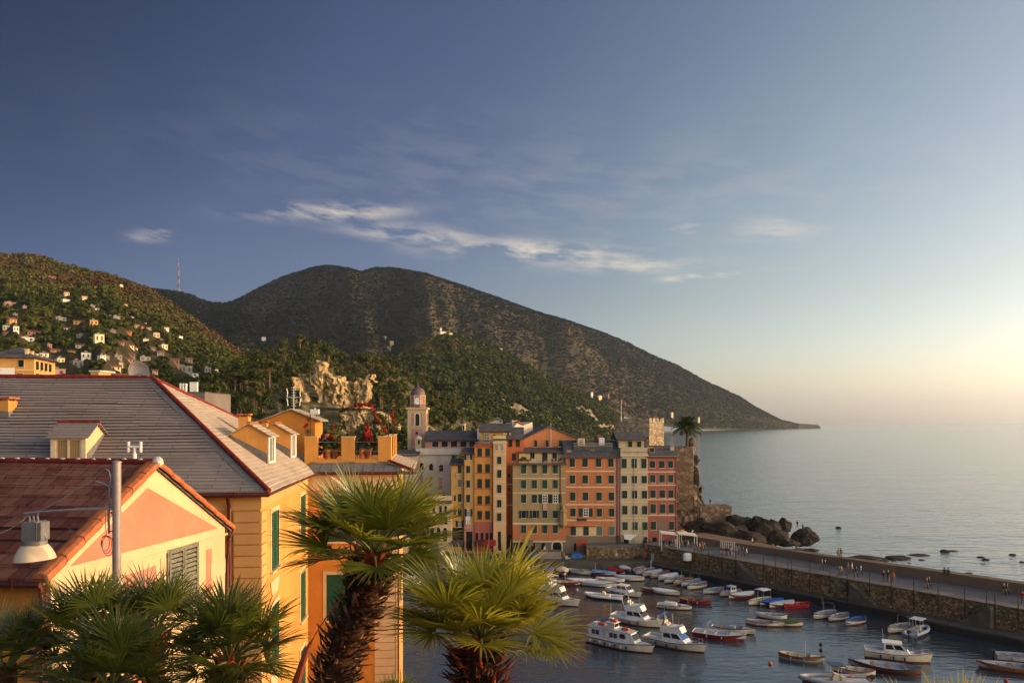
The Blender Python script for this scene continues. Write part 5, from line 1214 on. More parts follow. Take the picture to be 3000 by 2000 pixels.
# 8 beige house
b=Bld('harbour_house','tall narrow beige house with a balustraded top terrace',1818,1898,149.6,zb=QZ)
b.wall(1818,1898,1330,W['beige'],10); b.box('parapet',1818,1897,1311,1331,-.05,.25,W['beige']); b.band(1817,1899,1334,3,M_trim,.35,'cornice')
m=MB()
for px_ in np.arange(1824,1895,5): m.prism([(b.x(px_),-.09,b.z(1326)),(b.x(px_+2.2),-.09,b.z(1326)),(b.x(px_+1.1),-.09,b.z(1321))],(0,.03,0))
m.build('parapet_piercing',M_pane,b.t)
for x in (1773,1850,1925):
    for i,(a,c) in enumerate(((506,577),(636,692),(750,808),(866,930),(990,1050))): b.win(X5(x+2*i),Y5(a),Y5(c),13.5,fm=M_trim,sm=[M_darkshut,M_darkshut,M_darkshut,M_darkshut,M_shut][i],fat=False)
for y in (610,720,836,958): b.band(1818.2,1897.8,Y5(y),1.8,M_trim,.05)
b.box('penthouse',1818,1893,1288,1312,2.5,9,W['beige']); b.roof(1814,1895,1288,1267,4,.9,y0=2.5,name='upper_roof')
for x in (1852,1879): b.win(x,1294,1310,11,y=2.5,fat=False)
b.pipe(1858,1336,1590,M_terr,.05); b.box('shop_opening',1828,1842,1575,1600,-.05,-.01,M_pane); b.box('doorway',1886,1896,1572,1596,-.05,-.01,M_pane)
m=MB(); m.prism([(b.x(1826),-1.6,b.z(1575)),(b.x(1842),-1.9,b.z(1577)),(b.x(1866),-.02,b.z(1566)),(b.x(1826),-.02,b.z(1565))],(0,0,.08)); m.build('awning',M_wframe,b.t)
# 9 rose red house at the right end
b=Bld('harbour_house','rose red house with pale window frames, rightmost of the harbour row',1898,1982,149.9)
b.wall(1898,1982,1336,W['rose_red'],10); b.roof(1898,1983,1337,1306,5,.5); b.band(1897,1984,1337,3,M_trim,.4,'cornice')
for x,wd in ((1990,14),(2062,14),(2128,13)):
    for i,(a,c) in enumerate(((522,574),(628,686),(745,802),(852,922),(985,1046))):
        if i==4 and x==2062: continue
        b.win(X5(x+2*i),Y5(a),Y5(c),wd,fm=M_trim,sm=M_darkshut if i!=1 else M_shut)
for y in (605,706,816,937): b.band(1898,1981,Y5(y),3,M_trim,.1)
b.box('attic_box',1905,1921,1311,1330,1.5,5,W['ochre']); b.win(1914,1313,1325,11,y=1.5,fat=False); b.box('doorway',1912,1924,1573,1600,-.05,-.01,M_pane); b.pipe(1981,1338); b.chim(1968,1305,1316,.8,3); b.box('wall_stain',1926,1950,1522,1562,-.012,.002,W['stone'])
# 10 orange gabled house above the row, turned a little to the sun
b=Bld('gabled_building','orange house with a broad gable rising over the olive house, partly in sun',1531,1697,160,rz=R(13),group=None)
z=b.z; x=b.x
m=MB(); m.prism([(x(1531),0,0),(x(1531),0,z(1287)),(x(1607),0,z(1252)),(x(1697),0,z(1286)),(x(1697),0,0)],(0,8,0)); m.build('wall',W['orange'],b.t)
m=MB()
for (a,c) in (((1529,1287.5),(1607,1250.5)),((1607,1250.5),(1700,1287))):
    m.prism([(x(a[0]),-.4,z(a[1])),(x(c[0]),-.4,z(c[1])),(x(c[0]),8.3,z(c[1])),(x(a[0]),8.3,z(a[1]))],(0,0,.25))
m.build('roof',M_roofs,b.t)
for px_ in (1569,1603,1642,1665,1681): b.win(px_,1289,1308,8,fat=True)
b.win(1621,1258,1266,4,style='bare',fat=True); m=MB(); m.tube([(x(1613),-.3,z(1310)),(x(1613),-.3,z(1240))],.05,5); m.build('flagpole',M_wframe,b.t)
# 11 white house with a mono pitch roof behind
b=Bld('white_house','whitewashed house with a light sloping roof behind the ochre terrace',1395,1471,166,group=None)
x,z=b.x,b.z
m=MB(); m.prism([(x(1398),0,0),(x(1398),0,z(1256)),(x(1457),0,z(1228)),(x(1470),0,z(1236)),(x(1470),0,0)],(0,7,0)); m.build('wall',W['white'],b.t)
m=MB(); m.prism([(x(1396),-.4,z(1257)),(x(1457),-.4,z(1226)),(x(1457),7.4,z(1226)),(x(1396),7.4,z(1257))],(0,0,.25)); m.prism([(x(1457),-.4,z(1226)),(x(1472),-.4,z(1236)),(x(1472),7.4,z(1236)),(x(1457),7.4,z(1226))],(0,0,.25)); m.build('roof',M_slateedge,b.t); b.win(1449,1239,1247,7,style='bare',fat=True)
b=Bld('white_house','cream washed roof house catching the sun behind the red house',1500,1562,163,rz=R(38),group=None)
x,z=b.x,b.z
m=MB(); m.prism([(x(1504),0,0),(x(1504),0,z(1252)),(x(1516),0,z(1238)),(x(1533),0,z(1246)),(x(1560),0,z(1236)),(x(1562),0,z(1260)),(x(1562),0,0)],(0,4,0)); m.build('wall',W['white'],b.t)
m=MB(); m.prism([(x(1516),-.3,z(1237)),(x(1534),-.3,z(1245.5)),(x(1534),4.2,z(1245.5)),(x(1516),4.2,z(1237))],(0,0,.3)); m.build('roof',M_hroof,b.t)
m=MB()
for px_ in (1512,1520): m.box(x(px_)-.35,x(px_)+.35,1,1.7,z(1245),z(1231))
m.build('chimney',M_terr,b.t)
# church, bell tower, castle -------------------------------------------------------------
b=Bld('church','white walled church with arched windows, a slate nave roof and a small domed lantern','' and 0 or 1221,1396,162,zb=4,cat='church',group=None)
x,z=b.x,b.z
b.box('wall',1221,1326,1318,1500,-2,8,W['white']); m=MB(); m.box(x(1214),x(1350),-2.6,8,z(1330),z(1326)); m.box(x(1222),x(1352),-2.2,.4,z(1326),z(1312)); m.build('parapet',W['white'],b.t)
b.box('clerestory',1240,1396,1288,1316,4,12,W['pinkish'])
for px_ in (1270,1298,1326,1354,1381): 
    o=b.win(px_,1295,1310,17,style='bare',y=4,fat=False)
b.roof(1238,1397,1290,1262,6,.6,y0=4)
for px_,py in ((1239,1354),(1266,1356),(1295,1359)): arch(b,px_,py,py+19,11,'arched_window',yy=-2,trim=False)
for px_,py in ((1238,1388),(1265,1392),(1294,1396)): arch(b,px_,py,py+34,9,'niche',W['pinkish'],yy=-2,trim=False)
for px_,py in ((1282,1442),(1293,1440),(1303,1440)): arch(b,px_,py,py+17,8,'arch_opening',yy=-2,trim=False)
k=175/F; lx=(1357-1500)*k-((b.xc-1500)*b.k); LZ0=H-(1262-HOR)*k-4
m=MB(); m.lathe([(.62,LZ0-2),(.62,LZ0+1.6),(.74,LZ0+1.65),(.74,LZ0+1.8)],(lx,13,0),8); l=m.build('lantern',W['cream'],b.t)
m=MB(); m.lathe([(.74,LZ0+1.8),(.70,LZ0+2.1),(.55,LZ0+2.45),(.3,LZ0+2.7),(.06,LZ0+2.85),(.05,LZ0+3.5)],(lx,13,0),14); m.build('lantern_dome',M_roofs,l,smooth=True)
m=MB(); m.box(lx+.0,lx+.34,12.34,12.5,LZ0+.2,LZ0+1.35); m.box(lx-.5,lx-.28,12.45,12.55,LZ0+.2,LZ0+1.35); m.build('lantern_window',M_pane,l)
# bell tower
TY=172.0; k=TY/F; tz=lambda py:H-(py-HOR)*k-4; tx=lambda px:(px-1221)*k
bt=thing('bell_tower','slender pink and cream bell tower with a dark dome and a white clock','tower',((1221-1500)*k,TY,4))
hw=27*k; M_tp=plaster('tower_pink',(.37,.185,.15),.25,.6,(.2,.12,.09)); M_tc=plaster('tower_cream',(.43,.315,.185),.25,.6,(.2,.14,.09))
m=MB(); m.box(-hw,hw,0,2*hw,0,tz(1198)); m.build('shaft',M_tc,bt)
for a,c in ((1210,1246),(1256,1305),(1312,1350)):
    for s in (0,1):
        m=MB()
        if s==0: m.box(-hw*.62,hw*.62,-.03,0,tz(c),tz(a))
        else: m.box(hw,hw+.03,hw*.38,hw*1.62,tz(c),tz(a))
        m.build('wall_panel',M_tp,bt)
m=MB(); m.box(-hw-.35,hw+.35,-.35,2*hw+.35,tz(1199),tz(1193)); m.box(-hw-.15,hw+.15,-.15,2*hw+.15,tz(1251),tz(1247)); m.box(-hw-.15,hw+.15,-.15,2*hw+.15,tz(1309),tz(1306)); m.build('cornice',M_tc,bt)
class _B: pass
fb=_B(); fb.k=k; fb.x=lambda px:tx(px); fb.z=lambda py:tz(py); fb.t=bt
arch(fb,1223,1211,1249,12,'belfry_opening',yy=-.03)
m=MB(); q=arch(fb,1221,1264,1272,7,'small_window',yy=-.03,trim=False)
m=MB(); T=Matrix.Translation((hw+.03,hw,0))@Matrix.Rotation(R(90),4,'Z'); m.T=T; w=.45
m.prism([(-w,-.03,tz(1249)),(w,-.03,tz(1249))]+[(w*math.cos(a),-.03,tz(1216)+w*math.sin(a)) for a in np.linspace(0,math.pi,8)],(0,.028,0)); m.build('belfry_opening',M_pane,bt)
r8=21.5*k
m=MB(); m.lathe([(r8*1.0,tz(1193)),(r8*1.0,tz(1160)),(r8*1.12,tz(1159)),(r8*1.12,tz(1156.5))],(0,hw,0),8); m.build('clock_stage',M_tp,bt)
m=MB()
for i in range(8):
    a=2*math.pi*(i+.5)/8; m.tube([(r8*math.cos(a),hw+r8*math.sin(a),tz(1193)),(r8*math.cos(a),hw+r8*math.sin(a),tz(1160))],.16,6)
m.lathe([(r8*1.13,tz(1160)),(r8*1.13,tz(1157))],(0,hw,0),8); m.build('pilasters',M_tc,bt)
m=MB(); n=24
for i in range(20): m.box(-hw-.2+i*(2*hw+.4)/20,-hw-.12+i*(2*hw+.4)/20,-.26,-.2,tz(1193),tz(1186))
m.box(-hw-.2,hw+.2,-.28,-.2,tz(1186),tz(1185)); m.build('railing',M_darkmetal,bt)
m=MB(); m.lathe([(r8*1.0,tz(1156.5)),(r8*.98,tz(1150)),(r8*.86,tz(1143)),(r8*.62,tz(1137)),(r8*.3,tz(1133.5)),(.22,tz(1132)),(.18,tz(1127)),(.3,tz(1126)),(.22,tz(1124)),(.06,tz(1122)),(.05,tz(1111))],(0,hw,0),24); m.build('dome',plain('dome_lead',(.12,.085,.085),.6,var=.3,scale=2),bt,smooth=True)
yc=hw-r8*math.cos(math.pi/8)*1.0-.05; cz=tz(1174.5); cr=10.4*k
m=MB(); m.T=Matrix.Translation((tx(1223),yc,cz))@Matrix.Rotation(R(90),4,'X'); m.lathe([(cr,-.03),(cr,.05),(.02,.051)],n=32); cf=m.build('clock_face',plain('clock_enamel',(.74,.72,.70),.4,var=.06),bt)
m=MB(); m.T=Matrix.Translation((tx(1223),yc-.055,cz))
for i in range(12):
    a=math.pi*2*i/12; c_,s_=math.cos(a),math.sin(a); p0,p1=cr*.72,cr*.93; w=.05
    m.prism([(p0*c_-w*s_,-.002,p0*s_+w*c_),(p1*c_-w*s_,-.002,p1*s_+w*c_),(p1*c_+w*s_,-.002,p1*s_-w*c_),(p0*c_+w*s_,-.002,p0*s_-w*c_)],(0,-.01,0))
m.build('hour_marks',M_darkmetal,cf)
for nm,a,L,w in (('minute_hand',R(128),.86,.045),('hour_hand',R(-28),.62,.07)):
    m=MB(); m.T=Matrix.Translation((tx(1223),yc-.07,cz)); c_,s_=math.cos(a),math.sin(a); m.prism([(-.15*c_-w*s_,0,-.15*s_+w*c_),(cr*L*c_,0,cr*L*s_),(-.15*c_+w*s_,0,-.15*s_-w*c_)],(0,-.012,0)); m.build(nm,M_darkmetal,cf)
# little aedicule on the church roof in front of the tower
ad=thing('roof_shrine','small cream roof turret with a pale dome in front of the bell tower','turret',((1226-1500)*166/F,166,16))
k2=166/F; zz=lambda py:H-(py-HOR)*k2-16
m=MB(); m.box(-.7,.7,-.7,.7,-2,zz(1285)); m.build('body',M_tc,ad)
m=MB(); m.lathe([(.85,zz(1285)),(.8,zz(1282)),(.5,zz(1278)),(.1,zz(1276))],n=14); m.build('dome',W['white'],ad,smooth=True); m=MB(); m.box(-.05,.4,-.72,-.69,zz(1300),zz(1288)); m.build('opening',M_pane,ad)
# low ochre house with arcade beside the church, its terrace and the stair ramp
b=Bld('arcaded_house','low ochre house with an arcade and a roof terrace between church and harbour row',1259,1323,149,group=None,zb=1.8)
b.wall(1259,1323,1472,W['cream'],9); b.box('parapet',1268,1323,1452,1466,.4,.7,W['cream']); b.band(1256,1324,1470,6,M_roofs,.8,'eave')
for px_ in (1271,1291,1306): b.win(px_,1482,1503,6,fat=False)
for px_ in (1254,1271,1291,1306): 
    if px_>1260: arch(b,px_,1512,1535,10,yy=0)
for px_ in (1266,1285,1304): arch(b,px_,1545,1585,11,yy=0)
m=MB()
k3=156/F
tp=[PZ(1183,1430,14.2),P(1183,1433,158),P(1264,1482,150),P(1240,1500,146),P(1186,1500,146)]
b=Bld('presbytery','pale house with a tall red door beside the church steps',1172,1222,157,group=None,zb=3)
b.wall(1150,1222,1330,W['white'],8); b.roof(1150,1224,1332,1318,4); b.box('door',1194,1207,1408,1441,-.06,.0,M_redtrim); b.win(1183,1382,1402,8,fat=False); b.band(1150,1222,1404,2,M_trim,.05)
st=thing('church_steps','grey stepped ramp climbing to the church door','steps',(-17,150,1.5))
m=MB(); N=22
for i in range(N):
    t=i/N; xa=(1262-1500)/F*150-(-17)-6.3*t; y0=-4+9.5*t; m.box(xa-1.4,xa+.1+2.6,y0,y0+.46,0-1,.5+(H-(1441-HOR)/F*157-1.5)*t)
m.build('treads',plain('step_stone',(.17,.17,.175),.9,var=.25,scale=1),st)
m=MB()
m.prism([(-6.5,-5.2,0),(1.0,-5.2,0),(1.0,-5.2,1.8),(-6.5,-5.2,10.5)],(0,.4,0)); m.build('side_wall',W['cream'],st)
# round light ornament on the church wall
o=thing('light_ornament','round white filigree star of festive lights on the church wall','ornament',P(1249,1448,159.6))
m=MB(); r_=8.5*159.6/F
for r in (r_,r_*.72): m.tube([(r*math.cos(a),0,r*1.25*math.sin(a)) for a in np.linspace(0,2*math.pi,25)],.035,5,cap=False)
for i in range(16):
    a=2*math.pi*i/16; m.tube([(0,0,0),(r_*math.cos(a)*1.06,0,r_*1.3*math.sin(a))],.03,4); b2=a+.2; m.tube([(r_*.45*math.cos(a),0,r_*.55*math.sin(a)),(r_*.85*math.cos(b2),0,r_*1.06*math.sin(b2))],.025,4)
m.build('frame',plain('light_tubes',(.78,.76,.74),.5),o)
# castle keep and its bastion
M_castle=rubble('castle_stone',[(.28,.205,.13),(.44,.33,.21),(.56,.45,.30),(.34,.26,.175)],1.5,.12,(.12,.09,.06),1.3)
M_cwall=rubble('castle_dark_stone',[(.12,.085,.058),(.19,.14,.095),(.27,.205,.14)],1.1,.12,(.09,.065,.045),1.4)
cz0=9.0; ck=thing('castle','square stone castle keep with a sunlit side and a flag above the houses','castle',(P(1902,1237,170).x,170,cz0))
cz=lambda py,Y=170:H-(py-HOR)/F*Y-cz0
cx=P(1902,1237,170).x; xl=P(1802,1237,176.5).x-cx; xr=P(1945,1237,174.5).x-cx
top=cz(1227)
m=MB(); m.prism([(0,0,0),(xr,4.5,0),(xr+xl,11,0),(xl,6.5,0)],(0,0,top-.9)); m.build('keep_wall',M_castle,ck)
m=MB()
def merl(p,q,n):
    p=Vector(p);q=Vector(q); d=(q-p)/n; inn=Vector((-d.y,d.x,0)).normalized()*.6
    for i in range(n):
        a=p+d*i; 
        m.prism([a,a+d*.68,a+d*.68+inn,a+inn],(0,0,.9)); 
m.prism([(0,0,top-1.0),(xr,4.5,top-1.0),(xr+xl,11,top-1),(xl,6.5,top-1)],(0,0,.35))
p0=(0,0,top-.7);p1=(xr,4.5,top-.7);p3=(xl,6.5,top-.7);p2=(xr+xl,11,top-.7)
merl(p0,p1,4);merl(p1,p2,9);merl(p2,p3,4)
a=Vector(p3);c=Vector(p0);d=c-a;inn=Vector((-d.y,d.x,0)).normalized()*.6; m.prism([a,c,c+inn,a+inn],(0,0,.85)); m.build('parapet',M_castle,ck)
m=MB(); q=Vector(p3).lerp(Vector(p0),.0); 
m.prism([Vector((xl,6.5,top-4.6)),Vector((0,0,top-4.6)),Vector((0,0,top-4.1)),Vector((xl,6.5,top-4.1))],Vector((-.05,-.12,0))); m.build('string_course',M_cwall,ck)
fp=P(1820,1226,174)-Vector((cx,170,cz0)); m=MB(); m.tube([fp-Vector((0,0,.8)),fp+Vector((0,0,4.4))],.06,6); m.tube([fp+Vector((0,0,-.6)),fp+Vector((0,0,.5))],.14,6); pl=m.build('flagpole',M_wframe,ck)
m=MB(); g=[]
for j in range(4):
    g.append([fp+Vector((.05+.21*i,.10*math.sin(i*1.3),4.3-.30*j*(1-.05*i)-.10*i)) for i in range(6)])
m.loft(g,cap=False); fl=m.build('flag',plain('flag_cloth',(.30,.13,.11),.8,var=.5,scale=1.5),pl)
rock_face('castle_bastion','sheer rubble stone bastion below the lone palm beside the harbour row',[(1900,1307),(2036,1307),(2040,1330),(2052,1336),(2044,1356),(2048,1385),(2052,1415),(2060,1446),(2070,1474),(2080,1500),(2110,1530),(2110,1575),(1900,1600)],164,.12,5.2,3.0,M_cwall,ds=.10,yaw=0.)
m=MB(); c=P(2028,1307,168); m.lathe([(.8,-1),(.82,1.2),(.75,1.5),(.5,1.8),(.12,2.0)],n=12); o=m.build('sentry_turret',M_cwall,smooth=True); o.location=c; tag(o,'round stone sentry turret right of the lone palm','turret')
m=MB(); m.prism([P(1880,1308,165),P(2030,1308,165),P(2036,1308,172),P(1880,1308,185)],(0,0,-14)); o=m.build('castle_terrace',M_cwall); tag(o,'flat stone terrace on which the lone palm grows','terrace')
# date palm on the bastion
dp=thing('date_palm','lone feather palm with a full round crown on the castle terrace','palm tree',P(2012,1306,167)); dp.scale=(1.22,1.22,1.12)
m=MB(); m.tube([(0,0,-.5),(.1,0,2),(.05,0,4.1)],.30,8,.24); m.build('trunk',M_bark,dp)
r=random.Random(3); m=MB()
for i in range(46):
    a=i*2.39996; el=R(84-i*2.25); L=r.uniform(2.3,2.9); d=Vector((math.cos(a),math.sin(a),0)); prev=None; pts=[]
    for s_ in np.linspace(0,1,8):
        pts.append(Vector((.05,0,4.1))+d*L*(s_*math.cos(el)+.10*s_*s_)+Vector((0,0,L*(s_*math.sin(el)-.50*s_*s_*(1.0 if el<1 else .5)))))
    side=Vector((-d.y,d.x,0))
    for j in range(7):
        p,q=pts[j],pts[j+1]; t_=(q-p).normalized(); wdt=.55*math.sin(math.pi*min(1,(j+1.2)/8))+.12; dn=Vector((0,0,-1))
        for sg in (-1,1):
            for e in (0,.5):
                b0=p.lerp(q,e); b1=p.lerp(q,e+.34); m.quad(b0,b1,b1+side*sg*wdt+t_*.35+dn*.22,b0+side*sg*wdt+t_*.28+dn*.22)
m.build('crown',forest_mat('palm_fronds',[(0,(.045,.062,.018)),(1,(.13,.12,.035))]),dp)
# quay and pier ------------------------------------------------------------------------
M_pave=plain('pavement',(.12,.112,.11),.9,var=.3,scale=.6,bump=.2); M_lowquay=plain('quay_stone',(.10,.08,.06),.9,var=.4,scale=.8,bump=.3)
M_rubble=rubble('pier_rubble',[(.12,.07,.035),(.24,.135,.062),(.36,.23,.115),(.16,.11,.045),(.46,.34,.20)],2.7,.10,(.05,.034,.02),1.25)
M_parapet=plaster('pier_parapet',(.17,.115,.075),.6,.5,(.07,.05,.035)); M_wet=plain('wet_quay_wall',(.030,.026,.020),.5,var=.5,scale=.7)
pd=Vector((.613,-.79,0)).normalized(); pn=Vector((.79,.613,0)).normalized(); LQ_=1.15; PO=Vector((26.1,141.3,0))
def pp(s,n,z): q=PO+pd*s+pn*n; return Vector((q.x,q.y,z))
m=MB(); m.prism([(-60,143,-3),(26.1,141.3,-3),(40,158,-3),(-60,158,-3)],(0,0,3+QZ)); o=m.build('quay',M_lowquay); tag(o,kind='structure')
m=MB(); m.box(-60,26.0,142.97,143,-3,QZ-.22); a_=pp(0,-.03,-3); 
for s0,s1,n_ in ((0,35,-.03),(35,48,.67),(48,110,-.93)): m.prism([pp(s0,n_,-3),pp(s1,n_,-3),pp(s1,n_+.03,-3),pp(s0,n_+.03,-3)],(0,0,3+LQ_-.22))
tag(m.build('quay_wall',M_wet),kind='structure')
LQ=1.15
m=MB()
m.prism([pp(0,0,-3),pp(35,0,-3),pp(35,3.2,-3),pp(0,3.2,-3)],(0,0,3+LQ)); m.prism([pp(35,0.7,-3),pp(48,.7,-3),pp(48,3.2,-3),pp(35,3.2,-3)],(0,0,2.9+LQ)); m.prism([pp(48,-.9,-3),pp(110,-.9,-3),pp(110,3.2,-3),pp(48,3.2,-3)],(0,0,3.02+LQ))
o=m.build('lower_quay',M_lowquay); tag(o,kind='structure')
WZ=4.1
pier=thing('pier','long rubble stone pier with a paved walk, parapet and stairs down to the lower quay','pier',pp(0,2.2,0))
def lp_(v): return v-pier.location
m=MB(); m.prism([lp_(pp(-4,2.2,-3)),lp_(pp(110,2.2,-3)),lp_(pp(110,11.6,-3)),lp_(pp(-4,11.6,-3))],(0,0,3+WZ-.06)); m.build('rubble_wall',M_rubble,pier)
m=MB(); m.prism([lp_(pp(-4,2.35,WZ-.06)),lp_(pp(110,2.35,WZ-.06)),lp_(pp(110,11.6,WZ-.06)),lp_(pp(-4,11.6,WZ-.06))],(0,0,.06)); m.build('walkway',M_pave,pier)
m=MB()
prof=[(-6,5.3),(10,5.3),(30,5.4),(46,5.6),(110,5.8)]
for (s0,z0),(s1,z1) in zip(prof,prof[1:]):
    m.add([lp_(pp(s0,11.6,0)),lp_(pp(s1,11.6,0)),lp_(pp(s1,13.2,-3)),lp_(pp(s0,13.2,-3)),lp_(pp(s0,11.6,z0)),lp_(pp(s1,11.6,z1)),lp_(pp(s1,13.2,z1+.05)),lp_(pp(s0,13.2,z0+.05))],[(4,5,6,7),(0,1,5,4),(2,3,7,6),(0,4,7,3),(1,2,6,5)])
m.build('sea_parapet',M_parapet,pier)
m=MB()
for i in range(60): m.prism([lp_(pp(-4+i*1.9,2.16,WZ-.02)),lp_(pp(-4+i*1.9+1.84,2.16,WZ-.02)),lp_(pp(-4+i*1.9+1.84,2.5,WZ-.02)),lp_(pp(-4+i*1.9,2.5,WZ-.02))],(0,0,.08+.01*(i%3)))
m.build('coping',M_lowquay,pier)
def stair(s0,dirn,n=14,n0=.75,w=1.4):
    m=MB(); run=.30; rise=(WZ-LQ)/n
    for i in range(n):
        a=s0+dirn*run*i; z=WZ-rise*(i+1); m.prism([lp_(pp(a,n0,LQ-.1)),lp_(pp(a+dirn*run,n0,LQ-.1)),lp_(pp(a+dirn*run,2.2,LQ-.1)),lp_(pp(a,2.2,LQ-.1))],(0,0,z-LQ+.1))
    m.build('stairs',M_lowquay,pier)
def s_of(px,py,z): q=PZ(px,py,z)-PO; return q.dot(pd)
stair(s_of(2165,1645,WZ),1); stair(s_of(2500,1700,WZ),1); stair(s_of(2912,1772,WZ),-1)
# broad ledge at the root of the pier, cafe terrace
up=thing('terrace','raised rubble walled terrace in front of the rightmost houses','terrace',(12,141,0))
m=MB(); m.prism([(14.6-12,4.2,0),(26.0-12,4.0,0),(36-12,14,0),(14.6-12,14,0)],(0,0,3.5)); m.build('rubble_wall',M_rubble,up)
m=MB(); m.prism([(14.7-12,4.3,3.5),(26.0-12,4.05,3.5),(36-12,14,3.5),(14.7-12,14,3.5)],(0,0,.05)); m.build('paving',M_pave,up)
sl_=thing('sea_ledge','wide flat stone ledge between the pier walk and the sea rocks','ledge',pp(0,13.2,0))
m=MB(); L=sl_.location
m.prism([pp(-16,13.2,-2)-L,pp(22,13.2,-2)-L,pp(16,17,-2)-L,pp(-16,22,-2)-L],(0,0,6.9)); m.build('ledge',M_parapet,sl_)
o=thing('block_wall','pale concrete block wall standing on the quay before the olive house','wall',P(1611,1641,144.3)); m=MB(); w=33*144.3/F; m.box(-w,w,0,1.6,0,26*144.3/F); m.build('block',plain('pale_concrete',(.30,.235,.175),.9,var=.25,scale=.7),o); m=MB(); m.box(-w-.06,w+.06,-.06,1.66,26*144.3/F,26*144.3/F+.12); m.build('coping',M_lowquay,o)
for (x0,x1,y0,y1,lab,c) in ((1676,1705,1618,1633,'blue tarpaulin covered stall on the quay',(.03,.13,.42)),(1546,1565,1618,1634,'dark teal covered crate stack on the quay left of the concrete wall',(.02,.10,.14)),(1566,1576,1626,1642,'small light blue bin on the quay beside the concrete wall',(.08,.25,.52)),(1510,1543,1617,1634,'dark red covered stall at the left of the quay',(.10,.035,.03))):
    Yq=144.6; w=(x1-x0)*Yq/F/2; h=(y1-y0)*Yq/F; c0=P((x0+x1)/2,y1,Yq); c0.z=QZ
    t=thing('stall',lab,'stall',c0)
    m=MB(); m.loft([[(-w,-.7,h*.8),(0,-.75,h*.86),(w,-.7,h*.8)],[(-w*.98,0,h),(0,0,h*1.06),(w*.98,0,h)],[(-w,.7,h*.8),(0,.75,h*.86),(w,.7,h*.8)]],cap=False); m.loft([[(-w,-.7,h*.8),(0,-.75,h*.86),(w,-.7,h*.8)],[(-w*1.03,-.78,.25),(0,-.72,.15),(w*1.03,-.76,.22)]],cap=False); m.loft([[(w,-.7,h*.8),(w*.98,0,h),(w,.7,h*.8)],[(w*1.03,-.76,.2),(w*1.03,0,.2),(w*1.03,.76,.2)]],cap=False); m.build('cover',plain('tarp',c,.6,var=.3,scale=2),t)
    m=MB(); m.box(-w*.9,w*.9,-.6,.6,0,h*.75); m.build('crates',M_bark,t)
# canopies of the cafe
for x0,x1,py,lab in ((1934,1983,1558,'left white cafe canopy on the terrace'),(1985,2040,1561,'right white cafe canopy at the root of the pier')):
    Yc=141.5; k=Yc/F; c0=P((x0+x1)/2,1600,Yc); c0.z=3.55; t=thing('canopy',lab,'canopy',c0,0,'cafe canopies'); w=(x1-x0)*k/2; zt=H-(py-HOR)*k-3.55
    m=MB(); m.prism([(-w,-1.0,zt-.15),(w,-1.0,zt-.5),(w,1.2,zt-.28),(-w,1.2,zt+.07)],(0,0,.12)); m.build('canopy_sheet',plain('canopy_canvas',(.46,.43,.40),.8),t)
    for s in (-1,1):
        for y in (-.9,1.1): m=MB(); m.tube([(s*(w-.1),y,0),(s*(w-.1),y,zt-.15-.17*(s+1)+.06*(y>0))],.05,6); m.build('post',M_wframe,t)
# mooring and lamp posts along the walk
for px_,lab in zip((2035,2077,2115,2155,2236,2273,2309,2319,2372,2431,2482,2547,2611,2678,2749,2827,2889,2916,2984),range(19)):
    o_=Vector((0,0,H)); d=P(px_,1700,1.0)-o_; k=(PO+pn*2.0).dot(pn)/d.dot(pn); q=d*k
    m=MB(); m.tube([(0,0,0),(0,0,4.25)],.075,7,.06); m.tube([(0,0,4.25),(0,0,4.33)],.10,7); pl=m.build('post',plain('post_wood',(.06,.04,.028),.85,var=.4)) if lab==0 else None
    if lab==0: post=pl
    else: post=post.copy(); C.objects.link(post)
    post.location=(q.x,q.y,LQ+.35); post.rotation_euler=(R(tr.uniform(-1.5,1.5)),R(tr.uniform(-1.5,1.5)),0)
    nm=['first','second','third','fourth','fifth','sixth','seventh','eighth','ninth','tenth','eleventh','twelfth','thirteenth','fourteenth','fifteenth','sixteenth','seventeenth','eighteenth','last']
    tag(post,'slim dark post against the pier wall, %s of nineteen counted from the houses'%nm[lab],'post','posts along the pier wall')
# round sign on the wall, life rings and hydrants, harbour boxes
def prop(name,lab,cat,loc,fn,mat,rz=0,smooth=False):
    m=MB(); fn(m); o=m.build(name,mat,smooth=smooth); o.location=loc; o.rotation_euler=(0,0,rz); tag(o,lab,cat); return o
q=PZ(2012,1668,LQ); t=thing('storage_tank','rounded white tank on a stand at the start of the lower quay','tank',(q.x+.3,q.y+.8,LQ)); m=MB(); m.loft([[(x_*a,y_*a*.6,z_) for x_,y_ in [(math.cos(u)*1.0,math.sin(u)) for u in np.linspace(0,2*math.pi,13)[:-1]]] for z_,a in ((1.5,.6),(1.6,.78),(2.2,.82),(2.75,.78),(2.9,.5))],closed=True); m.build('tank',M_white,t,smooth=True); m=MB()
for s in (-.45,.45): m.tube([(s,0,0),(s,0,1.55)],.05,6)
m.build('stand',M_darkmetal,t)
for px_,py,lab in ((2329,1695,'bright red cabinet on the lower quay left of the long stairs'),(2622,1755,'red cabinet on the lower quay, left of the pair right of the stairs'),(2648,1760,'red cabinet on the lower quay, right of the pair right of the stairs')):
    q=PZ(px_,py+12,LQ); prop('cabinet',lab,'cabinet',(q.x,q.y,LQ),lambda m:(m.box(-.22,.22,-.15,.15,0,1.4),m.box(-.26,.26,-.19,.19,1.4,1.47),m.box(-.18,.18,-.17,-.15,.1,1.3)),plain('red_cabinet',(.30,.015,.012),.5),R(-50))
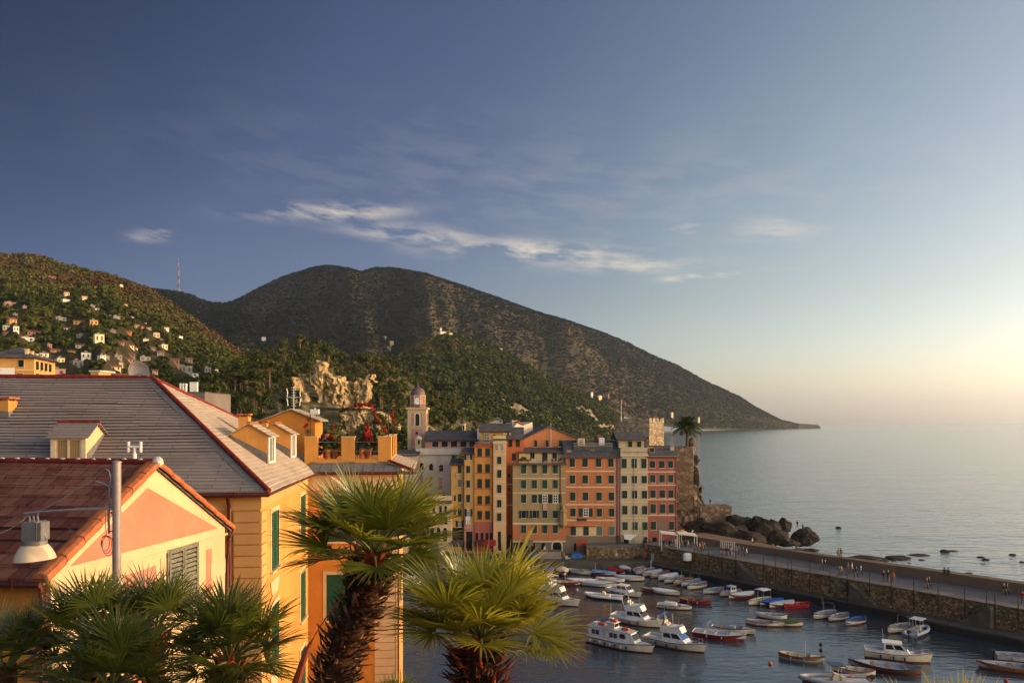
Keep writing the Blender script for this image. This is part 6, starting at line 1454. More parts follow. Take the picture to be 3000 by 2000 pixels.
for px_,py,lab in ((2289,1715,'grey service pillar on the lower quay before the red cabinet'),(2888,1838,'tall grey service pillar on the nearer lower quay'),(1912,1645,'grey bin at the corner where quay and pier meet')):
    q=PZ(px_,py,LQ); prop('service_pillar',lab,'pillar',(q.x,q.y+.4,LQ),lambda m:(m.box(-.3,.3,-.3,.3,0,1.5),m.box(-.34,.34,-.34,.34,1.5,1.58)),plain('pillar_grey',(.22,.22,.23),.7))
# sea rocks
M_rock=NT('sea_rock'); c=M_rock.mix(M_rock.ramp(M_rock.noise(.6,7,.7),[(.35,0),(.65,1)]),(.008,.0065,.0055),(.026,.020,.016)); zz=M_rock.n('ShaderNodeSeparateXYZ',{0:M_rock.n('ShaderNodeNewGeometry').outputs['Position']}).outputs[2]
c=M_rock.mix(M_rock.ramp(zz,[(.1,1),(.7,0)]),c,(.018,.014,.012)); M_rock=M_rock.fin(c,.85,M_rock.bump(M_rock.noise(1.6,7,.7),.9,.35),spec=.2)
def rock(px,py,wpx,hpx,lab,seed,z=0,dep=.7,lean=0,name='rock',Y=None):
    q=PZ(px,py,z) if Y is None else P(px,py,Y); s=q.y/F; rx=wpx*s/2; h=hpx*s; rr=random.Random(seed); m=MB(); V,Fc=ICO[3]
    off=[rr.uniform(0,50) for _ in range(2)]
    PL=[(Vector((rr.gauss(0,1),rr.gauss(0,1),rr.gauss(.25,.8))).normalized(),rr.uniform(.70,1.0)) for _ in range(14)]
    for p in V:
        n1=float(fbm(np.array(p.x*1.1+p.z*.7+off[0]),np.array(p.y*1.1-p.z*.6+off[1]),4)); n2=float(fbm(np.array(p.x*3+off[1]),np.array(p.z*3+p.y*2+off[0]),3))
        f=min([1.05]+[d_/max(.12,n_.dot(p)) for n_,d_ in PL])*(.80+.36*n1)+.34*(n2-.5); ax=1 if p.z>0 else .6
        m.v.append(Vector((p.x*rx*f*(1.05-.12*max(0,p.z)),p.y*rx*dep*f,p.z*h*f*ax*1.02)))
    m.f=[list(f) for f in Fc]; m.m=[0]*len(Fc); o=m.build(name,M_rock,smooth=True); o.data.set_sharp_from_angle(angle=R(16)); o.location=(q.x,q.y,q.z); tag(o,lab,'rock'); return o
for a_ in ((2158,1545,84,46,'dark rounded boulder next to the stone platform',1,162),(2232,1560,112,52,'largest dark boulder in the middle of the sea rocks',2,160),(2100,1560,120,40,'low broad boulder between the ledge and the stone platform',3,156),
   (2180,1580,130,34,'dark boulder in front of the largest sea rock',9,155),(2299,1546,42,42,'upright egg shaped rock standing tall',44,163),(2357,1578,84,42,'pointed rock with two people on top at the end of the rocks',5,166),
   (2310,1590,70,20,'low dark rock under the upright rock',6,160),(2050,1548,90,40,'dark rock under the stone platform at the bastion foot',41,157),(2140,1560,110,34,'ragged dark rock before the rounded boulder',42,158),
   (2272,1580,90,36,'dark rock joining the largest boulder and the upright rock',43,159),(2195,1548,80,40,'ragged dark rock behind the largest boulder',45,164),(2262,1552,60,40,'sloping rock between the largest boulder and the upright rock',48,163),(2020,1575,80,26,'dark rock at the corner of the bastion and the ledge',46,154)):
    rock(a_[0],a_[1],a_[2],a_[3]*.85,a_[4],a_[5],Y=a_[6],dep=.55)
for i,(a,c,w,h,lab) in enumerate(((2545,1638,130,17,'long low reef just beyond the pier'),(2508,1640,60,11,'left end of the long reef beyond the pier'),(2632,1634,80,12,'rounded reef at the right of the long reef'),(2690,1625,56,6,'thin flat reef right of the rounded reef'),(2768,1616,26,13,'small round reef far out with a low tail'),(2790,1613,32,4,'low tail of rock beside the small round reef'),
   (2873,1632,22,7,'dark rock, left of the outer pair near the right edge'),(2888,1639,20,8,'dark rock, right of the outer pair near the right edge'),(2966,1625,18,9,'single dark rock near the right edge of the sea'),(2994,1646,16,6,'flat rock at the far right edge of the sea'),(2457,1546,16,9,'lone dark rock far out beyond the pointed rock'),(2375,1610,50,8,'thin reef behind the pier near the pointed rock'),
   (2620,1640,22,6,'tiny rock before the rounded reef'),(2700,1639,18,4,'tiny flat rock near the thin reef'),(2664,1648,12,3,'smallest flat rock close to the pier wall'),(2880,1651,14,3,'flat speck of rock below the outer pair'),(2838,1678,26,4,'low rock close to the parapet near the seated couple'))): rock(a,c,w*1.1,h*.55,lab,20+i)

pf=thing('stone_platform','low square stone platform with a rail at the foot of the castle bastion','platform',P(2102,1520,166)); m=MB(); m.prism([(-4.2,-1.2,-9),(2.9,-1.0,-9),(3.1,4,-9),(-4.2,4,-9)],(0,0,9+2.9)); m.build('masonry',M_cwall,pf)
m=MB()
for i in range(7): m.tube([(-.6+i*.58,-.9,2.9),(-.6+i*.58,-.9,3.8)],.03,5)
m.tube([(-.6,-.9,3.8),(2.9,-.9,3.8)],.03,5); m.build('rail',M_darkmetal,pf)
# clutter of the working quay
cr_=random.Random(4)
CC=[('blue fish crates',(.03,.10,.30)),('faded red fish crates',(.28,.05,.04)),('dark net heap',(.05,.045,.03)),('green net heap',(.03,.09,.05)),('yellowish fish crates',(.42,.28,.07)),('grey covered gear',(.16,.16,.17)),('white fish boxes',(.52,.50,.46)),('brown net heap',(.12,.07,.035))]
WH=['below the leftmost shop front','before the deep ochre house','below the peach tower','at the foot of the red house','before the arcade of the olive house','right of the concrete wall','left of the blue stall','right of the blue stall','below the creeper','under the terrace wall','beside the quay corner','near the bins at the left']
for i,px_ in enumerate((1345,1402,1455,1492,1520,1654,1668,1716,1762,1812,1868,1432)):
    nm,c=CC[i%8]; q=PZ(px_,1634+cr_.uniform(-4,4),QZ)
    t=thing('quay_gear','%s stacked on the quay %s'%(nm,WH[i]),'gear',(q.x,q.y,QZ),cr_.uniform(-.4,.4)); m=MB(); mt=plain('gear_%d'%i,c,.8,var=.4,scale=3)
    if 'net' in nm:
        for k in range(6): m.ico((cr_.uniform(-.7,.7),cr_.uniform(-.3,.3),.22+.12*k/3),cr_.uniform(.32,.5),1,(1.2,1,.7),.12)
        m.build('net',mt,t,smooth=True)
    else:
        for k in range(3):
            for j in range(cr_.randint(1,3)): m.box(-.95+k*.66+cr_.uniform(-.04,.04),-.95+k*.66+.58,-.25,.25,j*.3,j*.3+.27)
        m.build('crates',mt,t)
for i,(px_,c,lab) in enumerate(((1408,(.10,.02,.02),'dark red awning over the tables of the deep ochre house'),(1435,(.30,.02,.02),'bright red awning by the peach tower'),(1548,(.16,.14,.11),'drab awning over the arcade shops of the olive house'),(1340,(.06,.05,.05),'black awning at the leftmost shop'))):
    q=P(px_,1585,148.6); m=MB(); w_=.95+.25*(i%2); m.prism([(-w_,-1.1,-.5),(w_,-1.1,-.5),(w_,.9,.15),(-w_,.9,.15)],(0,0,.06)); m.prism([(-w_,-1.1,-.75),(w_,-1.1,-.75),(w_,-1.1,-.46),(-w_,-1.1,-.46)],(0,-.03,0)); o=m.build('awning',plain('awning_%d'%i,c,.85,var=.3,scale=2)); o.location=q; tag(o,lab,'awning')
# town roofs seen over the villa's ridge ---------------------------------------------------
def town_house(name,label,x0,x1,pyt,pyr,Y,mat,roofm,depth,rz=0,wins=(),zb=8,extra=None):
    k=Y/F; c=P((x0+x1)/2,1237,Y); t=thing(name,label,'house',(c.x,Y,zb),rz); w=(x1-x0)*k/2; z=lambda py:H-(py-HOR)*k-zb
    m=MB(); m.box(-w,w,0,depth,0,z(pyt)); m.build('wall',mat,t)
    if pyr is not None:
        zr_=z(pyr); e=.5; m=MB(); hx=min(w,depth/2)*.98
        a=[(-w-e,-e,z(pyt)),(w+e,-e,z(pyt)),(w+e,depth+e,z(pyt)),(-w-e,depth+e,z(pyt))]; r0,r1=(-w+hx,depth/2,zr_),(w-hx,depth/2,zr_)
        if w*2<depth: r0,r1=(0,w,zr_),(0,depth-w,zr_); fs=[(0,1,4),(1,2,5,4),(2,3,5),(3,0,4,5),(3,2,1,0)]
        else: fs=[(0,1,5,4),(1,2,5),(2,3,4,5),(3,0,4),(3,2,1,0)]
        m.add(a+[r0,r1],fs); m.build('roof',roofm,t)
    for side,u,py0,py1,wp in wins:
        o=bpy.data.objects.new('window',unit('window',M_trim,u_thin)); C.objects.link(o); o.parent=t
        s=bpy.data.objects.new('shutter',unit('shutter',M_darkshut,u_shut)); C.objects.link(s); s.parent=o
        if side=='f': o.location=(-w+u*2*w,0,z(py1))
        else: o.location=(w,u*depth,z(py1)); o.rotation_euler=(0,0,R(90))
        o.scale=(wp*k,1,(py1-py0)*k)
    return t,w,z
M_oh=plaster('orange_house',(.60,.32,.10),.2,.6,(.25,.14,.06))
t,w,z=town_house('town_house','orange yellow house with a slate hip roof at the far left edge',-34,92,1048,1011,72,M_oh,M_roofs,5.5,R(13),
 [('f',.18,1054,1074,13),('f',.74,1054,1074,13),('f',.18,1093,1120,13),('f',.72,1094,1120,14)]+[('r',.12+.2*i,1056,1080,16) for i in range(4)]+[('r',.12+.2*i,1092,1120,16) for i in range(4)])
m=MB(); k=72/F; m.box(-w+.33*2*w,-w+.62*2*w,-.35,-.28,z(1110),z(1078)); m.build('awning_sheet',M_white,t)
for i in range(7): m=MB(); m.box(w*.55+i*.12,w*.55+i*.12+.28,.4+i*.75,.68+i*.75,z(1042),z(1022)-.16*i); m.box(w*.55+i*.12-.05,w*.55+i*.12+.33,.35+i*.75,.73+i*.75,z(1022)-.16*i,z(1022)-.16*i+.08); m.build('chimney',M_cream,t)
m=MB(); m.box(-w-.1,w+.1,-.12,-.003,z(1086),z(1083)); m.build('string_course',M_cream,t)
town_house('town_house','low house under a broad orange red tiled hip roof behind the slate ridge',178,250,1108,1093,110,M_oh,M_hroof,12,0,[('f',.15+.17*i,1109,1118,7) for i in range(5)])
t,w,z=town_house('town_house','bright orange stair tower with a flat cap catching the sun',264,290,1088,None,88,M_oh,M_hroof,2.2,R(-8),[]); m=MB(); m.box(-w-.12,w+.35,-.15,2.5,z(1088),z(1085)); m.build('flat_roof',M_white,t)
town_house('town_house','salmon house low between the orange stair tower and the dish',296,330,1098,1090,95,plaster('salmon_house',(.55,.27,.18),.2,.6),M_hroof,6,R(-8),[('f',.25,1102,1112,6),('f',.7,1102,1112,6)])
t,w,z=town_house('town_house','grey flat roofed block whose white vents show over the sunlit side roof',510,600,1149,None,98,plaster('grey_block',(.16,.14,.12),.3,.6),M_hroof,9,0,[]); m=MB(); m.box(-w-.1,w+.1,-.1,9.1,z(1149),z(1147)); m.build('flat_roof',M_roofs,t)
for i in range(4):
    o=prop_=None; m=MB(); m.lathe([(.16,0),(.16,1.15),(.20,1.16),(.20,1.24),(.05,1.3)],n=12); o=m.build('vent_pipe',M_white,smooth=True); o.location=P(559+i*6.0,1147,99.5); tag(o,'white vent pipe, %s of the four tall ones beyond the side roof'%['first','second','third','last'][i],'vent pipe','vent pipes on the grey block')
for i in range(3):
    m=MB(); m.lathe([(.12,0),(.12,.55),(.16,.56),(.16,.64),(.05,.7)],n=10); o=m.build('vent_pipe',M_white,smooth=True); o.location=P(529+i*8,1147-9*(1-i*.0),99); o.location.z=P(529,1147,99).z; o.scale=(1.2,1.2,1.6); tag(o,'short white vent, %s of the three left of the tall ones'%['first','middle','right'][i],'vent pipe','vent pipes on the grey block')
# plants and washing on the harbour houses -----------------------------------------------
def hbit(px,py,Y): return P(px,py,Y)
def hplant(px,py,Y,lab,r=.45,mats=None,n=3,cat='plant'):
    base=hbit(px,py,Y); pts=[((tr.uniform(-r,r),tr.uniform(-.1,.1),.35+tr.uniform(0,.35)),r*tr.uniform(.6,.9),0) for _ in range(n)]
    t=thing('potted_plant',lab,cat,base); V,Q,MI=leafblob([(Vector(c),q,mi) for c,q,mi in pts],60,.26,[M_grnleaf],int(px)); npobj('foliage',V,Q,[mats or M_grnleaf],parent=t)
    m=MB(); m.loft([[(-r*.8,-.14,0),(r*.8,-.14,0),(r*.8,.14,0),(-r*.8,.14,0)],[(-r,-.18,.34),(r,-.18,.34),(r,.18,.34),(-r,.18,.34)]],closed=True); m.build('pot',M_terra,t)
hplant(1532,1352,149.6,'bushy plants at the left of the set back terrace of the olive house',.7,n=5); hplant(1548,1354,149.5,'small plant left of the middle window of the olive house terrace',.4); hplant(1640,1353,149.6,'plant pots at the right end of the olive house terrace',.5,n=4); hplant(1622,1355,149.5,'low trough of plants on the right of the olive house terrace',.45); hplant(1598,1353,149.6,'tall plant by the terrace door of the olive house',.35,n=4)
for i,(px,py,Y,w,h,c,lab) in enumerate(((1596,1484,149.75,11,14,(.55,.30,.32),'pink cloth hanging below the open window of the olive house'),(1371,1524,150.3,14,22,(.62,.60,.62),'white sheet hanging under the lowest window of the slim ochre house'),(1705,1521,149.75,28,6,(.05,.03,.06),'dark washing line below the white window of the orange house'),(1340,1389,150.7,7,5,(.55,.52,.48),'small white cloth below the top window of the leftmost ochre house'))):
    k=Y/F; m=MB(); n=9; g=[[Vector((-w*k/2+w*k*j/n,-.03+.05*math.sin(j*1.9+r_),-h*k*r_/3-.04*abs(math.sin(j*2.2))*(r_==3))) for j in range(n+1)] for r_ in range(4)]
    m.loft(g,cap=False); m.loft([[p+Vector((0,.02,0)) for p in q] for q in g],cap=False); o=m.build('hanging_cloth',plain('cloth_%d'%i,c,.9,var=.3,scale=2)); o.location=P(px,py-h/2,Y); tag(o,lab,'cloth')
m=MB(); 
V,Q,MI=leafblob([(Vector((tr.uniform(-2.6,2.6),tr.uniform(-.2,.3),tr.uniform(.4,3.4)*(1-.12*i%3))),tr.uniform(.5,.9),0) for i in range(16)],70,.22,[M_grnleaf],5)
t=thing('ivy','dull green creeper covering the ground floor wall between the orange and beige houses','creeper',P(1788,1622,149.6)); npobj('foliage',V*np.array([1,.5,.75]),Q,[plain('ivy_leaves',(.075,.07,.025),.9,var=.5,scale=1)],parent=t)
m=MB()
for i in range(5): m.tube([(-2+i,.1,-1),(-2.2+i*1.1,.0,1),(-1.9+i,.1,2.4)],.05,5,.02)
m.build('stem',M_bark,t)
o=thing('parasol','small orange parasol at the foot of the castle bastion beside the canopies',"parasol",P(1996,1560,147)); m=MB(); m.lathe([(1.5,0),(1.0,.28),(.4,.5),(.04,.62)],n=10); m.build('canopy',plain('orange_canvas',(.55,.26,.07),.8),o); m=MB(); m.tube([(0,0,-2.2),(0,0,.6)],.04,6); m.build('pole',M_wframe,o)
st=thing('stall','pier stall with white striped racks and hanging goods','stall',PZ(2132,1622,4.1)); st.rotation_euler=(0,0,R(-52)); m=MB()
for i in range(8): m.tube([(-1.5+i*.42,0,0),(-1.5+i*.42,0,2.3)],.045,5)
m.tube([(-1.6,0,2.3),(1.6,0,2.3)],.04,5); m.build('rack',M_wframe,st); m=MB(); m.box(-1.6,1.6,-.4,.4,.6,.75)
for i in range(7): m.box(-1.4+i*.42,-1.15+i*.42,-.3,.3,.75,.98)
m.build('table',plain('stall_goods',(.25,.10,.09),.8,var=.6,scale=1.5),st)
# boats in the harbour ---------------------------------------------------------------------
PC={'white':(.70,.67,.62),'warmlit_hull':(.70,.585,.41),'cream':(.62,.53,.38),'navy':(.012,.022,.085),'blue':(.03,.11,.36),'lightblue':(.10,.30,.58),'red':(.42,.018,.016),'darkred':(.15,.022,.018),'wood':(.26,.12,.05),'darkwood':(.09,.04,.022),'grey':(.33,.33,.34),'lightgrey':(.48,.48,.49),'green':(.05,.10,.025),'teal':(.03,.20,.24),'black':(.02,.02,.02),'orange':(.60,.10,.03),'brown':(.20,.085,.04)}  # the hull white carries warm reflected light in its colour
BM={}
def bm(c):
    if c not in BM: BM[c]=plain('boat_paint_'+c,PC[c],.42 if c not in('wood','darkwood','brown') else .6,var=.22,scale=2.2,bump=.05,spec=.4)
    return BM[c]
CM={}
def cloth(c):
    if c not in CM:
        n=NT('boat_cover_'+c); k=PC[c]; CM[c]=n.fin(n.mix(n.noise(2.5,4),dk(k,.7),dk(k,1.15)),.8,n.bump(n.noise(3,4),.8,.06),spec=.15)
    return CM[c]
def hull(t,L,B,fb,col,rail,boot='darkred',double=False,sheer=.35,flare=.15,deck=None,deckz=None,inner='cream',fine=2.0):
    """hull with antifouling below the waterline, rubbing strake, inside lining or deck"""
    N=14; st=[i/N for i in range(N+1)]
    def hb(s):
        b=1-max(0,(s-.45)/.55)**fine
        if double: b*=1-max(0,(.40-s)/.40)**2.2*.92
        else: b*=.80+.20*min(1,s/.4)
        return max(.015,b)*B/2
    def hz(s): return fb*(1+sheer*max(0,(s-.4)/.6)**2+(.22*max(0,(.4-s)/.4)**2 if double else .04))
    X=lambda s:-L/2+L*s
    secs=[]
    for s in st:
        b,h=hb(s),hz(s); rake=.06*L*max(0,(s-.75)/.25)**2
        q=[(X(s)+rake,b,h),(X(s)+rake*.6,b*.95,h*.55),(X(s)+rake*.3,b*(.90-flare*.4),.15),(X(s),b*.70,-.15),(X(s),0,-.32)]
        secs.append(q+[(x,-y,z) for x,y,z in q[-2::-1]])
    n=len(secs[0]); V=[p for q in secs for p in q]; Fs=[];MI=[]
    for i in range(N):
        for k in range(n-1): Fs.append((i*n+k,i*n+k+1,(i+1)*n+k+1,(i+1)*n+k)); MI.append(1 if 2<=k<=5 else 0)
    m=MB(); m.add(V,Fs); m.m=MI; m.mi=0; m.add([secs[0][k] for k in range(n)],[tuple(range(n))]); h=m.build('hull',[bm('warmlit_hull' if col=='white' else col),bm(boot)],t); shade(h.data,50)
    ring=[Vector(q[0]) for q in secs]; ring2=[Vector(q[-1]) for q in secs]
    m=MB(); m.tube([p+Vector((0,.015,-.02)) for p in ring],.05,5); m.tube([p+Vector((0,-.015,-.02)) for p in ring2],.05,5); m.tube([ring[0],ring2[0]],.05,5); m.build('rubbing_strake',bm(rail),h)
    dz=deckz if deckz is not None else fb*.42
    m=MB()
    if deck: 
        m.loft([[p*1.0+Vector((0,-.03,-.03)),Vector((p.x,0,p.z+.03)),q+Vector((0,.03,-.03))] for p,q in zip(ring,ring2)],cap=False); m.build('deck',bm(deck),t)
    else:
        for i in range(N):
            for sg,rr in ((1,ring),(-1,ring2)):
                p,q=rr[i],rr[i+1]; p2=Vector((p.x,p.y*.86,dz)); q2=Vector((q.x,q.y*.86,dz)); a,b_=p+Vector((0,-.05*sg,0)),q+Vector((0,-.05*sg,0)); m.quad(p,q,b_,a); m.quad(a,b_,q2,p2)
            m.quad(Vector((ring[i].x,ring[i].y*.86,dz)),Vector((ring[i+1].x,ring[i+1].y*.86,dz)),Vector((ring2[i+1].x,ring2[i+1].y*.86,dz)),Vector((ring2[i].x,ring2[i].y*.86,dz)))
        m.build('lining',bm(inner),t)
    return hb,hz,X,h
def cover(t,L,hb,hz,X,c,peak=.22,s0=.0,s1=1.0):
    m=MB(); secs=[]
    for i in range(13):
        s=s0+(s1-s0)*i/12; b=hb(s)+.05; z=hz(s)+.02; pk=peak*(1-abs(2*s-1)**3)*(1+.15*math.sin(i*2.3))
        secs.append([(X(s),b,z-.16),(X(s),b,z),(X(s),b*.45,z+pk*.75),(X(s),0,z+pk),(X(s),-b*.45,z+pk*.72),(X(s),-b,z),(X(s),-b,z-.16)])
    m.loft(secs); m.build('cover',cloth(c),t,smooth=True)
def boat(label,px,py,hd,kind='gozzo',L=4.6,col='white',rail='blue',inner='cream',cov=None,name=None,B=None,boot='darkred',opts='',group='small boats moored in the harbour',cz=None):
    q=PZ(px,py,0); cat='boat'
    t=thing(name or {'gozzo':'rowing_boat','open':'open_boat','cruiser':'motor_cruiser','rib':'inflatable_boat','cabin':'cabin_boat','ferry':'passenger_boat'}[kind],label,cat,(q.x,q.y,0),R(hd),group)
    rg=random.Random(label); t.rotation_euler[0]=R(rg.uniform(-1.5,1.5))
    if kind in('gozzo','open'):
        B=B or L*.41; dbl=(kind=='gozzo'); fb=.54 if L<5 else .62
        hb,hz,X,h=hull(t,L,B,fb,col,rail,boot,double=dbl,inner=inner)
        if cov: cover(t,L,hb,hz,X,cov)
        else:
            m=MB()
            for s in (.22,.45,.68): b=hb(s)*.9; m.box(X(s)-.11,X(s)+.11,-b,b,fb*.78,fb*.78+.04)
            m.build('thwarts',bm('wood' if inner!='lightgrey' else 'cream'),t)
            m=MB(); secs=[]
            for s in (.74,.82,.9,.97): b=hb(s)*.97; secs.append([(X(s),b,hz(s)-.02),(X(s),0,hz(s)+.06),(X(s),-b,hz(s)-.02)])
            m.loft(secs,cap=False); m.build('foredeck',bm(inner if inner!='wood' else 'cream'),t)
            if 'e' in opts: m=MB(); m.box(-.35,.35,-.28,.28,fb*.42,fb+.22); m.build('engine_box',bm(inner),t)
        m=MB(); m.box(X(1)+.02,X(1)+.10,-.03,.03,-.1,hz(1)+.22); m.build('stem_post',bm('wood' if rail!='blue' else 'cream'),t)
        if 'm' in opts: m=MB(); m.tube([(L*.12,0,.2),(L*.12,0,2.2)],.025,5,.015); m.build('mast',bm('white'),t)
        if 'p' in opts: m=MB(); m.tube([(-L*.3,0,.2),(-L*.28,.1,2.1)],.06,6,.09); m.build('furled_awning',cloth('white'),t)
        if 'f' in opts:
            m=MB(); x=-L*.18; b=B*.40
            m.tube([(x,b,fb),(x,b,fb+1.15),(x,b*.8,fb+1.3),(x,-b*.8,fb+1.3),(x,-b,fb+1.15),(x,-b,fb)],.025,6); m.build('awning_frame',M_metal,t)
        if 'b' in opts:
            m=MB(); x0,x1=-L*.30,L*.08; b=B*.42; m.prism([(x0,b,2.05),(x0,0,2.15),(x0,-b,2.05),(x1,-b,2.05),(x1,0,2.15),(x1,b,2.05)],(0,0,.05)); cv=m.build('bimini',cloth('white'),t)
            m=MB()
            for x in (x0+.1,x1-.1):
                for s in (-1,1): m.tube([(x,s*b*.95,fb),(x,s*b*.95,2.06)],.02,5)
            m.build('bimini_poles',M_metal,cv)
        if 'k' in opts:
            m=MB(); m.loft([[(-.7,.5,fb),(-.7,-.5,fb),(.75,-.5,fb),(.75,.5,fb)],[(-.6,.45,fb+.85),(-.6,-.45,fb+.85),(.5,-.45,fb+.85),(.5,.45,fb+.85)]],closed=True); k=m.build('wheelhouse',bm('white'),t)
            m=MB(); m.box(-.68,.62,-.54,.54,fb+.85,fb+.92); m.build('roof',bm('lightgrey'),k)
            m=MB(); [m.box(a_,b_,s_*.478-.012,s_*.478+.012,fb+.35,fb+.75) for s_ in (-1,1) for a_,b_ in ((-.45,-.05),(.05,.4))]; m.prism([(.69,-.4,fb+.3),(.69,.4,fb+.3),(.56,.38,fb+.75),(.56,-.38,fb+.75)],(.02,0,0)); m.build('panes',M_pane,k)
        if 'o' in opts: outboard(t,-L/2-.12,fb)
        if 'g' in opts:
            m=MB()
            for i in range(7): m.tube([(-L*.25+i*.22,-.5,fb),(-L*.25+i*.22,-.5,fb+.45),(-L*.25+i*.22,.5,fb+.45)],.02,5)
            m.box(-L*.3,L*.1,-.45,.45,fb*.8,fb+.3); m.build('console_locker',bm('white'),t)
        m=MB()
        for s in (.3,.6): m.lathe([(.03,-.16),(.085,-.10),(.085,.10),(.03,.16)],(X(s),-hb(s)-.09,fb*.55),8)
        if L>4.3: m.build('fenders',bm('grey' if rg.random()<.6 else 'navy'),t)
    elif kind=='rib':
        B=B or L*.40; b=B/2; m=MB()
        pts=[(-L/2,b*.82,.42),(-L*.2,b*.86,.42),(L*.15,b*.84,.45),(L*.34,b*.60,.52),(L*.46,b*.25,.60),(L*.5,0,.62),(L*.46,-b*.25,.60),(L*.34,-b*.6,.52),(L*.15,-b*.84,.45),(-L*.2,-b*.86,.42),(-L/2,-b*.82,.42)]
        sm=[]
        for i in range(len(pts)-1):
            for u in (0,.5): sm.append(Vector(pts[i]).lerp(Vector(pts[i+1]),u))
        sm.append(Vector(pts[-1])); m.tube(sm,.21,9); m.build('tube',bm(col),t,smooth=True)
        m=MB(); m.loft([[(x,bb,.28),(x,bb*.7,-.05),(x,0,-.25),(x,-bb*.7,-.05),(x,-bb,.28)] for x,bb in ((-L/2,b*.7),(0,b*.74),(L*.3,b*.5),(L*.46,.05))]); m.build('hull',bm(boot),t)
        m=MB(); m.box(-L*.48,L*.3,-b*.62,b*.62,.2,.3); m.build('floor',bm('lightgrey'),t)
        m=MB(); m.loft([[(-.35,.35,.3),(-.35,-.35,.3),(.4,-.35,.3),(.4,.35,.3)],[(-.3,.3,1.0),(-.3,-.3,1.0),(.12,-.3,1.15),(.12,.3,1.15)]],closed=True); m.box(-1.1,-.65,-.35,.35,.3,.75); m.build('console',bm('cream'),t)
        outboard(t,-L/2-.1,.5)
        if 't' in opts:
            m=MB(); m.prism([(-.9,.75,2.0),(-.9,-.75,2.0),(.7,-.75,2.05),(.7,.75,2.05)],(0,0,.07)); k=m.build('hard_top',bm('navy' if 'n' in opts else 'white'),t); m=MB()
            for x in (-.5,.35):
                for s in (-.4,.4): m.tube([(x,s,.3),(x,s*1.2,2.0)],.03,6)
            m.build('top_posts',M_metal,k)
        if 'r' in opts:
            m=MB(); m.lathe([(.18,-.05),(.26,-.06),(.28,0),(.26,.06),(.18,.05)],(-1.6,.2,.85),16); m.build('life_ring',bm('orange'),t)
    elif kind in('cruiser','cabin'):
        B=B or L*.36; fb=.80 if L>6.5 else .6
        hb,hz,X,h=hull(t,L,B,fb,col,rail,boot,deck='white',sheer=.42,flare=.35,fine=2.4)
        # cockpit well
        m=MB(); m.box(X(.03),X(.33),-hb(.2)*.78,hb(.2)*.78,fb+.02,fb+.06); m.build('cockpit_sole',bm('lightgrey'),t)
        m=MB(); bw=hb(.15)
        for s in (-1,1): m.prism([(X(.0),s*bw*.97,fb),(X(.36),s*bw*1.03,fb),(X(.36),s*bw*1.03,fb+.34),(X(.0),s*bw*.97,fb+.26)],(0,-s*.07,0))
        m.prism([(X(.0),bw*.9,fb),(X(.0),-bw*.9,fb),(X(.0),-bw*.9,fb+.26),(X(.0),bw*.9,fb+.26)],(.07,0,0)); m.build('coaming',bm('white'),t)
        c0,c1=(.34,.66) if kind=='cruiser' else (.30,.62); wb=hb(.5)*.82; ch=fb+(1.15 if L>6.5 else .95)
        m=MB(); m.loft([[(X(c0),wb,fb),(X(c0),-wb,fb),(X(c1+.10),-wb*.80,fb+.05),(X(c1+.10),wb*.80,fb+.05)],[(X(c0)+.02,wb*.88,ch),(X(c0)+.02,-wb*.88,ch),(X(c1-.06),-wb*.74,ch),(X(c1-.06),wb*.74,ch)]],closed=True)
        cb=m.build('cabin',bm('white'),t)
        m=MB(); m.prism([(X(c0)-.15,wb*.96,ch),(X(c0)-.15,-wb*.96,ch),(X(c1-.05)+.12,-wb*.84,ch),(X(c1-.05)+.12,wb*.84,ch)],(0,0,.07)); m.build('cabin_roof',bm('white'),cb)
        lerp=lambda a,b,u:a+(b-a)*u
        def panel(name,u0,u1,v0,v1,side,mat,out=.012):   # on the cabin side or screen
            g=lambda u,v:Vector((lerp(lerp(X(c0),X(c1+.10),u),lerp(X(c0)+.02,X(c1-.06),u),v),side*(lerp(lerp(wb,wb*.8,u),lerp(wb*.88,wb*.74,u),v)+out),lerp(fb,ch,v)))
            m=MB(); m.prism([g(u0,v0),g(u1,v0),g(min(u1,.97),v1),g(u0+.02,v1)],(0,-side*.01,0)); m.build(name,mat,cb)
        for sd in (-1,1):
            panel('side_window',.08,.46,.45,.90,sd,M_pane); panel('side_window',.52,.93,.45,.90,sd,M_pane)
        gs=lambda y,v:Vector((lerp(X(c1+.10),X(c1-.06),v)+.015,y*lerp(wb*.80,wb*.74,v),lerp(fb+.05,ch,v)))
        wm_=cloth('blue') if 'B' in opts else M_pane
        for a,b_ in ((-.92,-.04),(.04,.92)):
            m=MB(); m.prism([gs(a,.38),gs(b_,.38),gs(b_,.92),gs(a,.92)],(.012,0,.01)); m.build('windscreen',wm_,cb)
        if kind=='cruiser' and 'x' not in opts:       # flying bridge
            m=MB(); f0,f1=X(c0)-.25,X(c1)-.30; m.loft([[(f0,wb*.86,ch+.07),(f0,-wb*.86,ch+.07),(f1+.45,-wb*.62,ch+.07),(f1+.45,wb*.62,ch+.07)],[(f0,wb*.92,ch+.66),(f0,-wb*.92,ch+.66),(f1+.05,-wb*.66,ch+.72),(f1+.05,wb*.66,ch+.72)]],closed=True); fbg=m.build('flying_bridge',bm('white'),t)
            m=MB(); m.box(f0+.08,f1-.15,-wb*.76,wb*.76,ch+.665,ch+.69); m.build('bridge_floor',bm('grey'),fbg)
            m=MB(); m.prism([(f1+.05,-wb*.62,ch+.72),(f1+.05,wb*.62,ch+.72),(f1-.10,wb*.56,ch+.98),(f1-.10,-wb*.56,ch+.98)],(.015,0,0)); m.build('bridge_screen',M_glass,fbg)
            m=MB()
